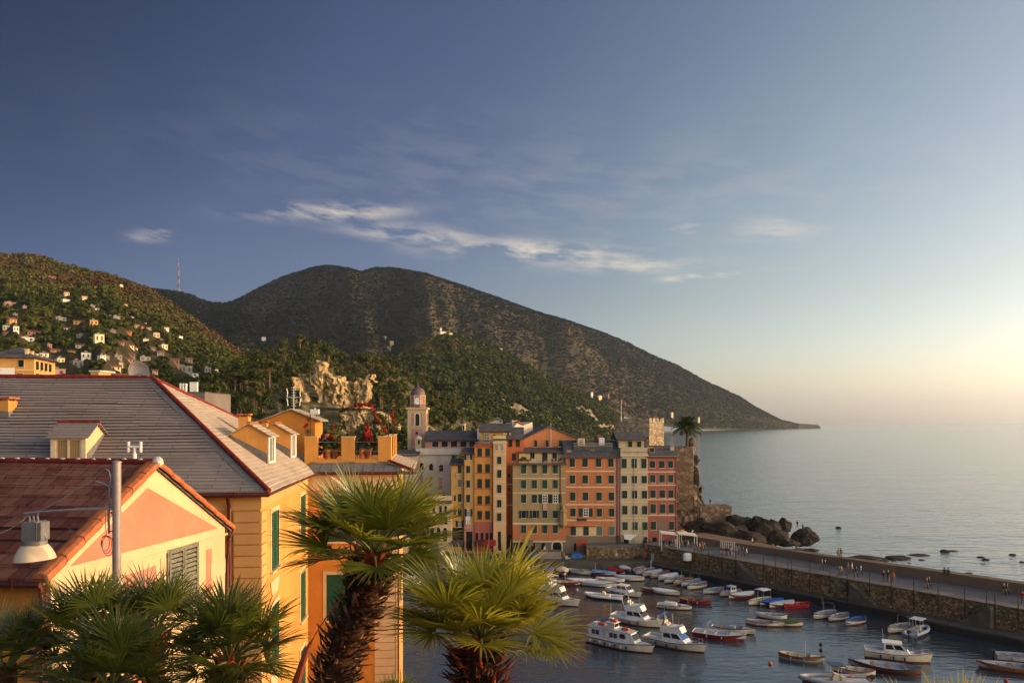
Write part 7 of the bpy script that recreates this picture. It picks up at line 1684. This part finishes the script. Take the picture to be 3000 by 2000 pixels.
            for y in (-.3,.3): m.box(f0+.35,f0+.75,y-.2,y+.2,ch+.68,ch+.95); m.box(f0+.3,f0+.38,y-.2,y+.2,ch+.9,ch+1.25)
            m.build('seats',bm('cream'),fbg)
            m=MB()
            for sd in (-1,1): m.tube([(f0-.05,sd*wb*.88,ch+.6),(f0-.35,sd*wb*.84,ch+1.75),(f0-.30,sd*wb*.6,ch+1.9),(f0-.30,0,ch+1.92)],.035,6)
            if 'B' in opts:
                m.tube([(f0+.9,-wb*.8,ch+.66),(f0+.75,-wb*.8,ch+1.95)],.02,5); m.tube([(f0+.9,wb*.8,ch+.66),(f0+.75,wb*.8,ch+1.95)],.02,5)
            m.build('arch',bm('white'),fbg)
            if 'B' in opts: m=MB(); m.loft([[(f0-.3,y*wb*.86,ch+1.9+.10*(1-y*y)) for y in (-1,-.5,0,.5,1)],[(f0-.05,y*wb*.86,ch+2.02+.10*(1-y*y)) for y in (-1,-.5,0,.5,1)],[(f0+.2,y*wb*.86,ch+1.95+.08*(1-y*y)) for y in (-1,-.5,0,.5,1)]],cap=False); m.build('folded_bimini',cloth('blue'),fbg)
            if 'R' in opts: m=MB(); m.tube([(f0-.3,-.2,ch+1.92),(f0+.9,-.55,ch+2.2)],.05,6); m.build('boom',bm('cream'),fbg)
            m=MB(); m.tube([(f0,wb*.5,ch+.7),(f0-.2,wb*.5,ch+3.0)],.012,4); m.tube([(f1,-wb*.5,ch+.7),(f1-.1,-wb*.5,ch+1.9)],.010,4); m.build('aerials',bm('white'),fbg)
        else:
            m=MB(); m.tube([(X(c0),wb*.5,ch),(X(c0)-.1,wb*.5,ch+1.4)],.012,4); m.build('aerial',bm('white'),cb)
        # bow rail
        m=MB(); z=lambda s:hz(s)+.45
        for sd in (-1,1):
            pts=[(X(s)+.03*(s>.95),sd*hb(s)*.86,z(s)) for s in (.62,.72,.82,.90,.96,1.0)]; m.tube(pts,.016,5)
            for s in (.62,.76,.90,.99): m.tube([(X(s),sd*hb(s)*.86,hz(s)),(X(s),sd*hb(s)*.86,z(s))],.012,4)
        m.build('bow_rail',M_metal,t)
        m=MB()
        for s in (.25,.45,.62): m.lathe([(.03,-.24),(.11,-.17),(.11,.17),(.03,.24)],(X(s),-hb(s)-.11,fb*.55),8)
        m.build('fenders',bm('navy'),t)
        m=MB(); m.prism([(X(c1+.16),-.25,hz(.8)+.05),(X(c1+.26),-.22,hz(.86)+.05),(X(c1+.26),.22,hz(.86)+.05),(X(c1+.16),.25,hz(.8)+.05)],(0,0,.05)); m.build('deck_hatch',M_pane,t)
    elif kind=='ferry':
        B=2.9; fb=.85; hb,hz,X,h=hull(t,L,B,fb,'white','navy','darkred',deck='lightgrey',sheer=.30,flare=.1,fine=2.6)
        m=MB(); m.loft([[(X(.03),.95,fb),(X(.03),-.95,fb),(X(.50),-1.05,fb),(X(.80),-.80,fb+.08),(X(.80),.80,fb+.08),(X(.50),1.05,fb)],[(X(.04),.90,fb+1.35),(X(.04),-.90,fb+1.35),(X(.50),-.98,fb+1.30),(X(.72),-.70,fb+1.22),(X(.72),.70,fb+1.22),(X(.50),.98,fb+1.30)]],closed=True); cb=m.build('saloon',bm('white'),t)
        m=MB(); m.prism([(X(.02),.98,fb+1.36),(X(.02),-.98,fb+1.36),(X(.50),-1.06,fb+1.31),(X(.74),-.76,fb+1.23),(X(.74),.76,fb+1.23),(X(.50),1.06,fb+1.31)],(0,0,.07)); m.build('saloon_roof',bm('lightgrey'),cb)
        for sd in (-1,1):
            for a in (.10,.17,.40,.47):
                y=1.0; m=MB(); y0=.955+.1*(a/.5); m.prism([(X(a),sd*(y0+.0),fb+.45),(X(a+.055),sd*(y0+.012),fb+.45),(X(a+.055),sd*(y0-.03),fb+1.0),(X(a),sd*(y0-.042),fb+1.0)],(0,sd*.02,0)); w=m.build('saloon_window',M_pane,cb)
            m=MB(); m.prism([(X(.27),sd*.995,fb+.05),(X(.335),sd*1.01,fb+.05),(X(.335),sd*.965,fb+1.2),(X(.27),sd*.95,fb+1.2)],(0,sd*.02,0)); m.build('door',bm('cream'),cb)
            m=MB(); m.prism([(X(.565),sd*1.01,fb+.55),(X(.66),sd*.93,fb+.57),(X(.635),sd*.86,fb+1.05),(X(.565),sd*.925,fb+1.08)],(0,sd*.02,0)); m.build('saloon_window',M_pane,cb)
        for a,b_ in ((-.66,-.04),(.04,.66)):
            m=MB(); m.prism([(X(.785)+.01,a,fb+.5),(X(.785)+.01,b_,fb+.5),(X(.735)+.01,b_*.94,fb+1.05),(X(.735)+.01,a*.94,fb+1.05)],(.02,0,.01)); m.build('windscreen',M_pane,cb)
        m=MB(); m.loft([[(X(.33),.6,fb+1.38),(X(.33),-.6,fb+1.38),(X(.46),-.6,fb+1.38),(X(.46),.6,fb+1.38)],[(X(.34),.55,fb+2.05),(X(.34),-.55,fb+2.05),(X(.445),-.55,fb+2.05),(X(.445),.55,fb+2.05)]],closed=True); wh=m.build('wheelhouse',bm('cream'),t)
        m=MB(); m.box(X(.31),X(.47),-.72,.72,fb+2.05,fb+2.13); m.build('wheelhouse_roof',bm('white'),wh)
        m=MB(); m.prism([(X(.457)+.005,-.5,fb+1.6),(X(.457)+.005,.5,fb+1.6),(X(.447)+.012,.48,fb+1.98),(X(.447)+.012,-.48,fb+1.98)],(.012,0,0)); m.build('panes',M_pane,wh)
        m=MB(); m.tube([(X(.36),0,fb+2.1),(X(.355),0,fb+4.4)],.03,5,.015); m.box(X(.33),X(.40),-.25,.25,fb+2.5,fb+2.56); m.build('mast',bm('white'),wh)
        for x,y,zz in ((.20,-.45,1.47),(.60,-.35,1.36),(.40,.0,2.15)):
            m=MB(); m.loft([[(X(x)-.45,.24,fb+zz),(X(x)-.45,-.24,fb+zz),(X(x)+.45,-.24,fb+zz),(X(x)+.45,.24,fb+zz)],[(X(x)-.5,.26,fb+zz+.2),(X(x)-.5,-.26,fb+zz+.2),(X(x)+.5,-.26,fb+zz+.2),(X(x)+.5,.26,fb+zz+.2)],[(X(x)-.4,.18,fb+zz+.3),(X(x)-.4,-.18,fb+zz+.3),(X(x)+.4,-.18,fb+zz+.3),(X(x)+.4,.18,fb+zz+.3)]],closed=True); o=m.build('life_raft',bm('orange'),t)
        m=MB(); m.box(X(.08),X(.15),-.5,.4,fb+1.43,fb+1.75); m.build('roof_locker',bm('white'),t)
        for k in range(8):
            s=.10+.085*k; m=MB(); m.tube([(X(s),-hb(s)-.12,fb*.80),(X(s),-hb(s)-.12,fb*.42)],.10,7); m.build('fender',bm('black' if k%2 else 'white'),t)
        m=MB()
        for sd in (-1,1): m.tube([(X(s),sd*hb(s)*.93,hz(s)+.5) for s in (.76,.84,.9,.96,1.0)],.016,5)
        m.build('bow_rail',M_metal,t)
    return t
def outboard(t,x,z):
    m=MB(); m.loft([[(x-.28,.13,z+.05),(x-.28,-.13,z+.05),(x+.1,-.13,z+.05),(x+.1,.13,z+.05)],[(x-.34,.16,z+.3),(x-.34,-.16,z+.3),(x+.12,-.16,z+.34),(x+.12,.16,z+.34)],[(x-.26,.12,z+.5),(x-.26,-.12,z+.5),(x+.05,-.12,z+.48),(x+.05,.12,z+.48)]],closed=True); m.box(x-.12,x-.02,-.05,.05,z-.7,z+.06); m.build('outboard_motor',bm('black'),t)
Bt=boat
# the row against the far quay
Bt('blue covered boat nosing up to the quay below the concrete wall',1607,1674,-80,L=5.2,col='navy',rail='white',cov='blue')
Bt('wooden boat with a cream cover and dark blue bow beside the blue covered boat',1649,1678,-88,L=5.4,col='navy',rail='wood',cov='cream',opts='m')
Bt('white open boat pointing right, first after the two quay side blue boats',1697,1679,-42,L=4.8,rail='white',inner='grey')
Bt('navy hulled boat with a thin white mast and cream inside',1736,1681,-38,L=4.6,col='navy',rail='cream',inner='wood',opts='m')
Bt('white boat under a light blue cover in the back row',1768,1682,-34,L=4.6,rail='white',cov='lightblue')
Bt('blue hulled boat under a bright red cover',1804,1677,-55,L=4.4,col='navy',rail='red',cov='red')
Bt('dark red boat with a rounded white hood in the back row',1832,1670,-75,L=4.4,col='darkred',rail='white',cov='white')
Bt('white boat heaped with pale gear at the corner of the quays',1872,1674,-120,L=4.8,inner='grey',rail='white',opts='e')
# the white boats along the pier root
for i,(x,y,o_,cv,lab) in enumerate(((1892,1677,'p',None,'white boat with a tall furled white awning, nearest the quay corner'),(1912,1683,'','lightgrey','white covered boat, second in the fan of boats by the quay corner'),(1934,1687,'',None,'white open boat with a red waterline, third in the fan of boats'),(1958,1694,'','white','white covered boat in the middle of the fan of boats'),
   (1976,1702,'',None,'white boat with a lilac rail, left of the mast boat in the fan'),(2003,1708,'m',None,'white boat carrying a slim mast in the fan of boats'),(2026,1712,'f',None,'white boat with a steel awning frame in the fan of boats'),(2044,1720,'',None,'white boat with fenders, frontmost of the fan of boats'))):
    Bt(lab,x,y,-137,L=5.4,opts=o_,cov=cv,rail=['red','navy','darkred','blue','navy','wood','blue','navy'][i],inner=['grey','grey','wood','grey','grey','wood','grey','grey'][i])
# second row
Bt('red trimmed boat with cream inside lying before the back row',1655,1712,-15,L=4.8,col='darkred',rail='red',inner='cream')
Bt('long boat with a grey white cover and dark red hull',1706,1708,-16,L=5.6,col='darkred',rail='wood',cov='white')
Bt('white boat with a blue stripe and white cover behind the small cruiser',1754,1716,-24,'open',L=5.6,rail='blue',cov='lightgrey')
Bt('white boat with a red hatch lying behind the small cruiser',1790,1703,165,L=4.8,rail='white',inner='white',opts='e')
Bt('white boat with a flat grey cover right of the small cruiser',1840,1698,-22,L=5.2,col='white',rail='wood',cov='lightgrey')
Bt('small hardtop cabin cruiser with big windows near the middle of the harbour',1828,1741,-43,'cruiser',L=6.1,col='white',rail='white',opts='x',group='cabin boats in the harbour')
Bt('white inflatable boat with a console, pointing left beside the hardtop cruiser',1768,1752,158,'rib',L=6.2,col='white',boot='darkred')
Bt('small dark wooden boat left of a white boat in mid harbour',1908,1732,170,L=3.3,col='darkwood',rail='wood',inner='grey')
Bt('white boat with a tall bow post next to the small dark wooden boat',1948,1738,-40,L=4.8,rail='wood',cov='white')
Bt('white flat sterned boat with white locker slats in mid harbour',1973,1781,-25,'open',L=4.9,rail='navy',inner='white',opts='g')
Bt('dark red open boat behind the white boat with locker slats',2036,1766,-22,L=4.6,col='darkred',rail='red',inner='brown')
Bt('white flying bridge cruiser with a boom, behind the passenger boat',1864,1826,-36,'cruiser',L=7.2,col='white',rail='white',opts='R',group='cabin boats in the harbour')
Bt('white flying bridge cruiser with a blue windscreen cover and blue bimini',1975,1894,-37,'cruiser',L=7.6,col='cream',rail='navy',opts='B',group='cabin boats in the harbour')
Bt('white passenger boat with a long saloon, orange rafts and black fenders',1815,1893,-38,'ferry',L=8.7,group='cabin boats in the harbour')
Bt('little blue boat half hidden behind the passenger boat',1776,1826,-20,L=3.2,col='wood',rail='blue',inner='teal')
Bt('large open boat with a red lower hull and white arch',2104,1866,-26,'open',L=6.3,col='darkred',rail='white',inner='lightgrey',opts='f',boot='red')
Bt('long white boat with gear aboard, just behind the arched red hulled boat',2146,1850,-28,'open',L=5.4,rail='navy',inner='grey',opts='e')
# along the pier
Bt('white boat with a blue rail, first of the boats along the pier wall',2092,1734,-148,L=4.6,rail='blue',inner='grey')
Bt('white boat with a tiny wheelhouse and orange bow post',2142,1741,-147,L=4.8,rail='red',inner='grey',opts='k')
Bt('dark red boat under a taut white cover by the pier',2174,1749,-150,L=5.2,col='darkred',rail='wood',cov='white')
Bt('white boat with a white bimini and mast by the pier',2228,1766,-146,L=5.0,rail='wood',inner='cream',opts='bm')
Bt('boat under a slate blue cover by the pier',2262,1768,-150,L=4.8,col='navy',rail='blue',cov='blue')
Bt('boat under a pale lilac cover left of the red boat',2292,1776,-150,L=5.0,col='darkwood',rail='white',cov='lightgrey')
Bt('bright red open boat moored by the pier',2336,1778,-158,L=4.6,col='red',rail='red',inner='red',boot='red')
Bt('white boat with a steel frame, first of the trio below the long stairs',2418,1806,-146,L=5.0,rail='navy',inner='grey',opts='f')
Bt('white boat with a dark inside, middle of the trio below the long stairs',2458,1812,-146,L=4.6,rail='navy',inner='grey',opts='')
Bt('white boat with a bright blue inside by the pier',2508,1824,-145,L=4.7,rail='navy',inner='blue')
Bt('white boat with a steel frame beside the grey console boat',2636,1846,-148,L=5.0,rail='wood',inner='grey',opts='f')
Bt('grey inflatable boat with a white hard top at the step of the quay',2690,1856,38,'rib',L=5.0,col='lightgrey',boot='grey',opts='t')
Bt('white boat with a maroon rail between the red hulled boat and the pier',2238,1830,-20,L=4.8,rail='darkred',inner='grey')
Bt('pale boat lying behind the green covered boat',2262,1810,160,L=4.0,rail='white',inner='grey')
Bt('small boat under a dark green cover',2304,1831,-16,L=3.8,rail='darkred',col='cream',cov='green')
Bt('varnished rowing boat with a thin mast and a red ring aboard, alone in open water',2344,1930,-26,L=4.8,col='wood',rail='darkred',inner='cream',opts='m',boot='cream')
Bt('grey white cabin boat with a slanted screen near the right palm tips',2626,1930,-24,'cabin',L=6.8,col='white',rail='wood',group='cabin boats in the harbour')
Bt('large dark double ended boat with a tall bow, in front of the grey cabin boat',2596,1962,157,L=7.0,col='darkwood',rail='black',inner='grey')
Bt('pale boat squeezed behind the grey hulled console boat',2504,1972,160,L=4.2,col='cream',rail='darkred',inner='cream')
Bt('long grey inflatable with a dark hard top and an orange ring, at the bottom edge',2446,2000,176,'rib',L=7.4,col='grey',boot='darkred',opts='tnr')
Bt('brown wooden boat with grey inside at the right edge of the harbour',2958,1962,162,L=6.0,col='brown',rail='wood',inner='grey')
Bt('grey motor boat with a black outboard at the right edge',2990,1934,-18,'open',L=5.2,col='lightgrey',rail='grey',inner='grey',opts='o')
# behind the palms
Bt('white motor boat seen through the leaves left of the golden palm',1208,1724,-18,'cabin',L=7.0,rail='darkred',group='cabin boats in the harbour')
Bt('long boat under a blue and white cover behind the tall palm, at the left quay',1362,1652,-5,'open',L=8.5,rail='white',cov='lightgrey')
Bt('boat under a violet blue cover showing between the two big palms',1352,1664,-8,'open',L=8.0,rail='white',col='white',cov='blue')
Bt('pale covered boat left of the golden palm tips at the quay',1412,1660,-6,'open',L=6.0,rail='grey',cov='lightgrey')
Bt('boat with a white flat canopy over a dark cabin, right of the golden palm',1617,1722,-60,L=6.0,col='darkred',rail='white',inner='grey',opts='bk')
Bt('white cruiser half hidden by the golden palm leaves',1630,1766,-36,'cruiser',L=7.6,col='white',rail='white',group='cabin boats in the harbour')
Bt('small white cabin boat peeping out right of the golden palm tips',1562,1722,-40,'cabin',L=5.0,rail='white',group='cabin boats in the harbour')
Bt('dark boat with a pale hood at the quay behind the golden palm tips',1540,1674,-80,L=5.0,col='darkred',rail='wood',cov='lightgrey')
Bt('red and white boat left of the blue covered boat at the quay',1577,1676,-75,L=5.0,rail='red',inner='grey',opts='m')
# buoys
for i,(x,y,c,lab) in enumerate(((2257,1944,'orange','orange mooring buoy in open water left of the varnished boat'),(2405,1888,'black','dark float beyond the varnished boat, upper of two'),(2406,1905,'black','dark float beyond the varnished boat, lower of two'),(1690,1728,'grey','grey float before the long covered boats'),(2948,1996,'red','red float at the bottom right between the palm tips'),(2185,1745,'white','white float off the pier beside the covered boats'))):
    q=PZ(x,y,0); m=MB(); m.lathe([(.05,-.1),(.2,-.04),(.24,.08),(.2,.2),(.08,.26),(.04,.3)],n=12); o=m.build('buoy',bm(c),smooth=True); o.location=(q.x,q.y,.0); tag(o,lab,'buoy')

for px,py,L,lab in ((2598,1241,22,'dark speck of a ship on the far horizon'),(2654,1258,6,'tiny dark boat far out on the sea below the horizon'),(2217,1272,6,'tiny boat off the tip of the headland')):
    q=PZ(px,py,0); t=thing('far_boat',lab,'boat',(q.x,q.y,0),.2); hull(t,L,L*.3,L*.12,'black','black','black',deck='grey'); m=MB(); m.box(-L*.2,L*.1,-L*.08,L*.08,L*.12,L*.24); m.build('cabin',bm('grey'),t)
# people -----------------------------------------------------------------------------------
def grow(joints,edges,sub=1):
    me=bpy.data.meshes.new('person'); names=list(joints); ix={n:i for i,n in enumerate(names)}
    me.from_pydata([joints[n][0] for n in names],[(ix[a],ix[b]) for a,b in edges],[])
    o=bpy.data.objects.new('tmp',me); C.objects.link(o); md=o.modifiers.new('s','SKIN'); md.use_smooth_shade=True
    for n in names:
        r=joints[n][1]; me.skin_vertices[0].data[ix[n]].radius=r if isinstance(r,tuple) else (r,r)
    me.skin_vertices[0].data[ix['pelvis']].use_root=True
    if sub: o.modifiers.new('u','SUBSURF').levels=sub
    dg=bpy.context.evaluated_depsgraph_get(); m2=bpy.data.meshes.new_from_object(o.evaluated_get(dg)); bpy.data.objects.remove(o); return m2
def body(pose):
    J={'pelvis':((0,0,.94),(.15,.11)),'waist':((0,0,1.08),(.14,.10)),'chest':((0,.0,1.28),(.17,.11)),'neck0':((0,-.005,1.43),(.075,.075)),'neck':((0,-.012,1.49),.055),'head0':((0,-.02,1.56),(.075,.085)),'head1':((0,-.015,1.66),(.08,.095)),'head2':((0,-.005,1.735),(.05,.06)),'nose':((0,-.115,1.60),.014)}
    E=[('pelvis','waist'),('waist','chest'),('chest','neck0'),('neck0','neck'),('neck','head0'),('head0','head1'),('head1','head2'),('head0','nose')]
    for s,k in ((-1,'l'),(1,'r')):
        if pose=='sit': leg=[((s*.10,-.05,.90),.085),((s*.11,-.46,.93),.065),((s*.11,-.50,.50),.048),((s*.11,-.62,.46),.04)]
        elif pose=='walk': f=s; leg=[((s*.10,0,.88),.088),((s*.10,-.14*f-.05,.50),.064),((s*.10,-.26*f+.04,.09),.046),((s*.10,-.26*f-.11,.04),.038)]
        else: leg=[((s*.10,0,.88),.088),((s*.11,-.01,.49),.062),((s*.12,.0,.09),.044),((s*.13,-.14,.04),.038)]
        nm=['hip','knee','ankle','toe']; prev='pelvis'
        for n,(p,r) in zip(nm,leg): J[n+k]=(p,r); E.append((prev,n+k)); prev=n+k
        if pose=='walk': arm=[((s*.19,0,1.37),.062),((s*.24,.10*s,1.12),.047),((s*.22,-.02+.17*s,.90),.032)]
        elif pose=='sit': arm=[((s*.19,0,1.37),.062),((s*.25,.02,1.12),.047),((s*.16,-.22,1.0),.032)]
        else: arm=[((s*.19,0,1.37),.062),((s*.25,.02,1.12),.047),((s*.24,-.06,.90),.032)]
        prev='chest'
        for n,(p,r) in zip(('shoulder','elbow','wrist'),arm): J[n+k]=(p,r); E.append((prev,n+k)); prev=n+k
        w=Vector(arm[2][0]); d=(w-Vector(arm[1][0])).normalized(); sd=Vector((0,1,0))
        J['palm'+k]=(tuple(w+d*.07),(.035,.022)); E.append(('wrist'+k,'palm'+k)); 
        for q in range(4):
            b=w+d*.085+sd*(.026*(q-1.5)); J['f%d'%q+k]=(tuple(b+d*(.05-.008*abs(q-1.2))-Vector((s*.012,0,0))),.008); E.append(('palm'+k,'f%d'%q+k))
        J['thumb'+k]=(tuple(w+d*.05+sd*-.055),.009); E.append(('wrist'+k,'thumb'+k))
    return grow(J,E,1)
POSE={p:body(p) for p in ('stand','walk','sit')}
M_skin=plain('skin',(.46,.27,.18),.6,var=.1,bump=0); HAIR=[plain('hair_'+n,c,.7,var=.3,bump=0) for n,c in (('dark',(.02,.014,.01)),('brown',(.07,.04,.02)),('fair',(.28,.19,.09)),('grey',(.3,.29,.28)))]
CL={n:plain('cloth_'+n.replace(' ','_'),c,.85,var=.25,bump=0) for n,c in (('black',(.012,.012,.014)),('dark',(.03,.028,.03)),('navy',(.015,.022,.06)),('red',(.42,.02,.02)),('white',(.62,.60,.56)),('blue',(.08,.20,.42)),('light blue',(.25,.42,.55)),('grey',(.17,.17,.18)),('brown',(.12,.065,.035)),('olive',(.09,.09,.04)),('beige',(.40,.31,.20)),('orange',(.50,.14,.03)))}
hm=MB(); hm.lathe([(.005,.135),(.06,.125),(.092,.08),(.098,.02),(.092,-.04),(.07,-.08)],(0,.012,1.62),10); HAIRME=hm.mesh('hair',HAIR[0]); shade(HAIRME,80)
pcache={}; prn=random.Random(9)
def person(label,px,py,z,pose,top,legs,rz,hair=0,group=None,s=1.0):
    key=(pose,top,legs)
    if key not in pcache:
        me=POSE[pose].copy(); me.name='body'; me.materials.clear()
        for m in (CL[top],CL[legs],M_skin,CL['black']): me.materials.append(m)
        for f in me.polygons:
            c=f.center
            lim=.90 if pose!='sit' else .99
            idx=0
            if c.z>1.47: idx=2
            elif abs(c.x)>.15 and c.z<.89+(.07 if pose=='sit' else 0) and not(pose=='sit' and c.y<-.3): idx=2
            elif c.z<.075+(.42 if pose=='sit' else 0) : idx=3
            elif c.z<lim or (pose=='sit' and c.y<-.12 and c.z<1.0): idx=1
            f.material_index=idx
        pcache[key]=me
    q=PZ(px,py,z); zo=-.80 if pose=='sit' else 0
    t=thing('person',label,'person',(q.x,q.y,z),rz,group); t.scale=(s,s,s)
    o=bpy.data.objects.new('body',pcache[key]); C.objects.link(o); o.parent=t; o.location=(0,0,zo)
    h=bpy.data.objects.new('hair',HAIRME); C.objects.link(h); h.parent=t; h.location=(0,0,zo)
    h.material_slots[0].link='OBJECT'; h.material_slots[0].material=HAIR[hair]
    return t
PG='people along the quay and the pier'
T_=3.56
# cafe terrace
for i,(x,y,pose,a,b_,rz,lab) in enumerate(((1886,1602,'stand','black','dark',.3,'person in black standing by the door of the beige house'),(1894,1604,'stand','dark','black',-2,'person in dark clothes facing the person by the beige house door'),(1906,1603,'walk','brown','dark',1.4,'person in brown walking past the rose red house'),
  (1944,1604,'stand','navy','black',2.6,'person in navy under the left canopy'),(1953,1606,'sit','white','navy',.4,'person in white seated under the left canopy'),(1962,1605,'stand','black','black',-.6,'person in black in the middle of the left canopy'),(1970,1607,'walk','grey','dark',-1.6,'person in grey walking out from the left canopy'),
  (1979,1606,'stand','blue','navy',.9,'person in blue beside the post between the canopies'),(1990,1607,'stand','red','dark',2,'person in red under the right canopy'),(1998,1606,'stand','beige','grey',-1,'person in beige under the right canopy'),(2007,1608,'stand','black','navy',.2,'person in black under the middle of the right canopy'),(2016,1608,'walk','white','navy',1.2,'person in a white top under the right canopy'),(2027,1610,'stand','dark','black',-2.4,'person in dark clothes at the right post of the canopy'))):
    person(lab,x,y,T_,pose,a,b_,rz,i%4,PG)
person('person in bright red standing on the quay before the terrace wall',1889,1643,QZ,'stand','red','dark',.5,0,PG)
Wk=4.1
for i,(x,y,pose,a,b_,rz,lab) in enumerate(((2040,1612,'walk','black','dark',1.0,'person in black, first walking out along the pier'),(2050,1614,'walk','beige','dark',1.0,'person in beige close behind the first walker on the pier'),(2058,1613,'stand','orange','black',-.8,'person in an orange jacket at the pier root'),(2064,1616,'walk','navy','black',-2.2,'person in navy coming back along the pier root'),
  (2128,1628,'stand','black','dark',.2,'person in black, leftmost of the group before the pier stall'),(2141,1627,'stand','light blue','navy',1.9,'person in light blue in the group before the pier stall'),(2157,1626,'stand','beige','navy',-1,'person in beige in the middle of the group before the pier stall'),(2165,1626,'stand','blue','dark',2.8,'person in blue in the group before the pier stall'),(2177,1629,'walk','olive','black',1,'person in olive right of the middle in the pier group'),(2187,1631,'walk','white','dark',1,'person in a white jacket at the right end of the pier group'),
  (2408,1668,'walk','grey','dark',.9,'person in grey walking on the pier, left of a pair'),(2417,1670,'walk','dark','black',.9,'person in dark clothes walking on the pier, right of a pair'),(2458,1687,'walk','olive','dark',-2.2,'person in olive walking below the standing couple'),(2465,1686,'walk','beige','dark',-2.2,'person in beige walking below the standing couple'),
  (2484,1680,'stand','brown','dark',.5,'person in brown between the pier posts, left of the white jacket'),(2496,1679,'walk','white','black',.9,'person in a white jacket walking in mid pier'),(2508,1691,'walk','black','black',.9,'person all in black walking nearest the stairs'),(2522,1684,'walk','light blue','navy',-2.2,'person carrying light blue clothes in mid pier'),
  (2588,1704,'stand','black','black',.2,'person in black, left of the trio above the second stairs'),(2602,1703,'stand','dark','black',-1.0,'person in dark clothes in the middle of the trio above the stairs'),(2616,1705,'stand','orange','black',2.2,'person with an orange top, right of the trio above the stairs'),(2714,1725,'walk','brown','dark',.9,'person in brown of the couple walking alone on the right pier'),(2722,1724,'walk','black','black',.9,'person in black of the couple walking alone on the right pier'),
  (2941,1744,'walk','dark','black',.9,'person in dark clothes near the right end of the pier, left one'),(2950,1743,'walk','olive','dark',.9,'person in olive near the right end of the pier, right one'),(2996,1768,'stand','red','dark',-1,'person in dark red at the very right edge of the pier'))):
    person(lab,x,y,Wk,pose,a,b_,rz,i%4,PG)
for x,y,z,pose,a,b_,rz,lab in ((2456,1635,5.62,'stand','beige','grey',2.6,'person in light clothes on the parapet, left of the standing couple'),(2463,1635,5.62,'stand','dark','black',2.9,'person in dark clothes on the parapet, right of the standing couple'),(2767,1679,5.70,'sit','dark','dark',2.6,'person seated on the parapet, left of the seated couple'),(2778,1681,5.70,'sit','black','black',2.6,'person seated on the parapet, right of the seated couple'),
   (2029,1563,4.92,'sit','white','grey',.4,'person in white seated on the sea ledge above the canopy'),(2204,1588,4.92,'sit','beige','dark',.6,'person in beige seated on the middle of the sea ledge'),(2264,1606,4.92,'sit','red','red',.2,'person in bright red lying low on the sea ledge'),(2325,1610,5.4,'sit','white','dark',2.6,'person in white seated on the parapet beside a dark figure'),(2331,1610,5.4,'sit','black','black',2.8,'dark person seated on the parapet next to the person in white')):
    person(lab,x,y,z,pose,a,b_,rz,0,PG)
def on_rock(lab,px,py,Y,pose,rz):
    t=person(lab,px,py,0.1,pose,'black','black',rz,0,PG); q=P(px,py,Y); t.location=q
on_rock('person standing in silhouette on top of the pointed sea rock',2336,1546,165.5,'stand',2); on_rock('person sitting in silhouette on the pointed sea rock',2352,1546,165.5,'sit',2)
on_rock('person standing in silhouette at the foot of the castle bastion',2081,1482,165.6,'stand',2)
for i,(x,y,a,rz,lab) in enumerate(((1398,1619,'dark',.5,'person in dark clothes before the shops of the deep ochre house'),(1412,1620,'red',1,'person in red before the shops of the deep ochre house'),(1428,1619,'black',2,'person in black by the red shop front'),(1440,1621,'red',-1,'person in red beside the peach tower door'),(1455,1621,'white',.2,'person in white before the peach tower'),(1470,1620,'navy',.9,'person in navy right of the peach tower door'),(1518,1622,'beige',1.2,'person in beige at the arcade of the olive house'),(1596,1622,'white',.4,'person in white beside the big arch'),(1652,1640,'orange',2,'person in orange at the edge of the concrete wall'),(1722,1640,'grey',1,'person in grey on the quay right of the blue stall'),(1806,1641,'white',-1,'person in white on the quay below the beige house'))):
    person(lab,x,y,QZ,'stand' if i%2 else 'walk',a,'dark',rz,i%4,PG)
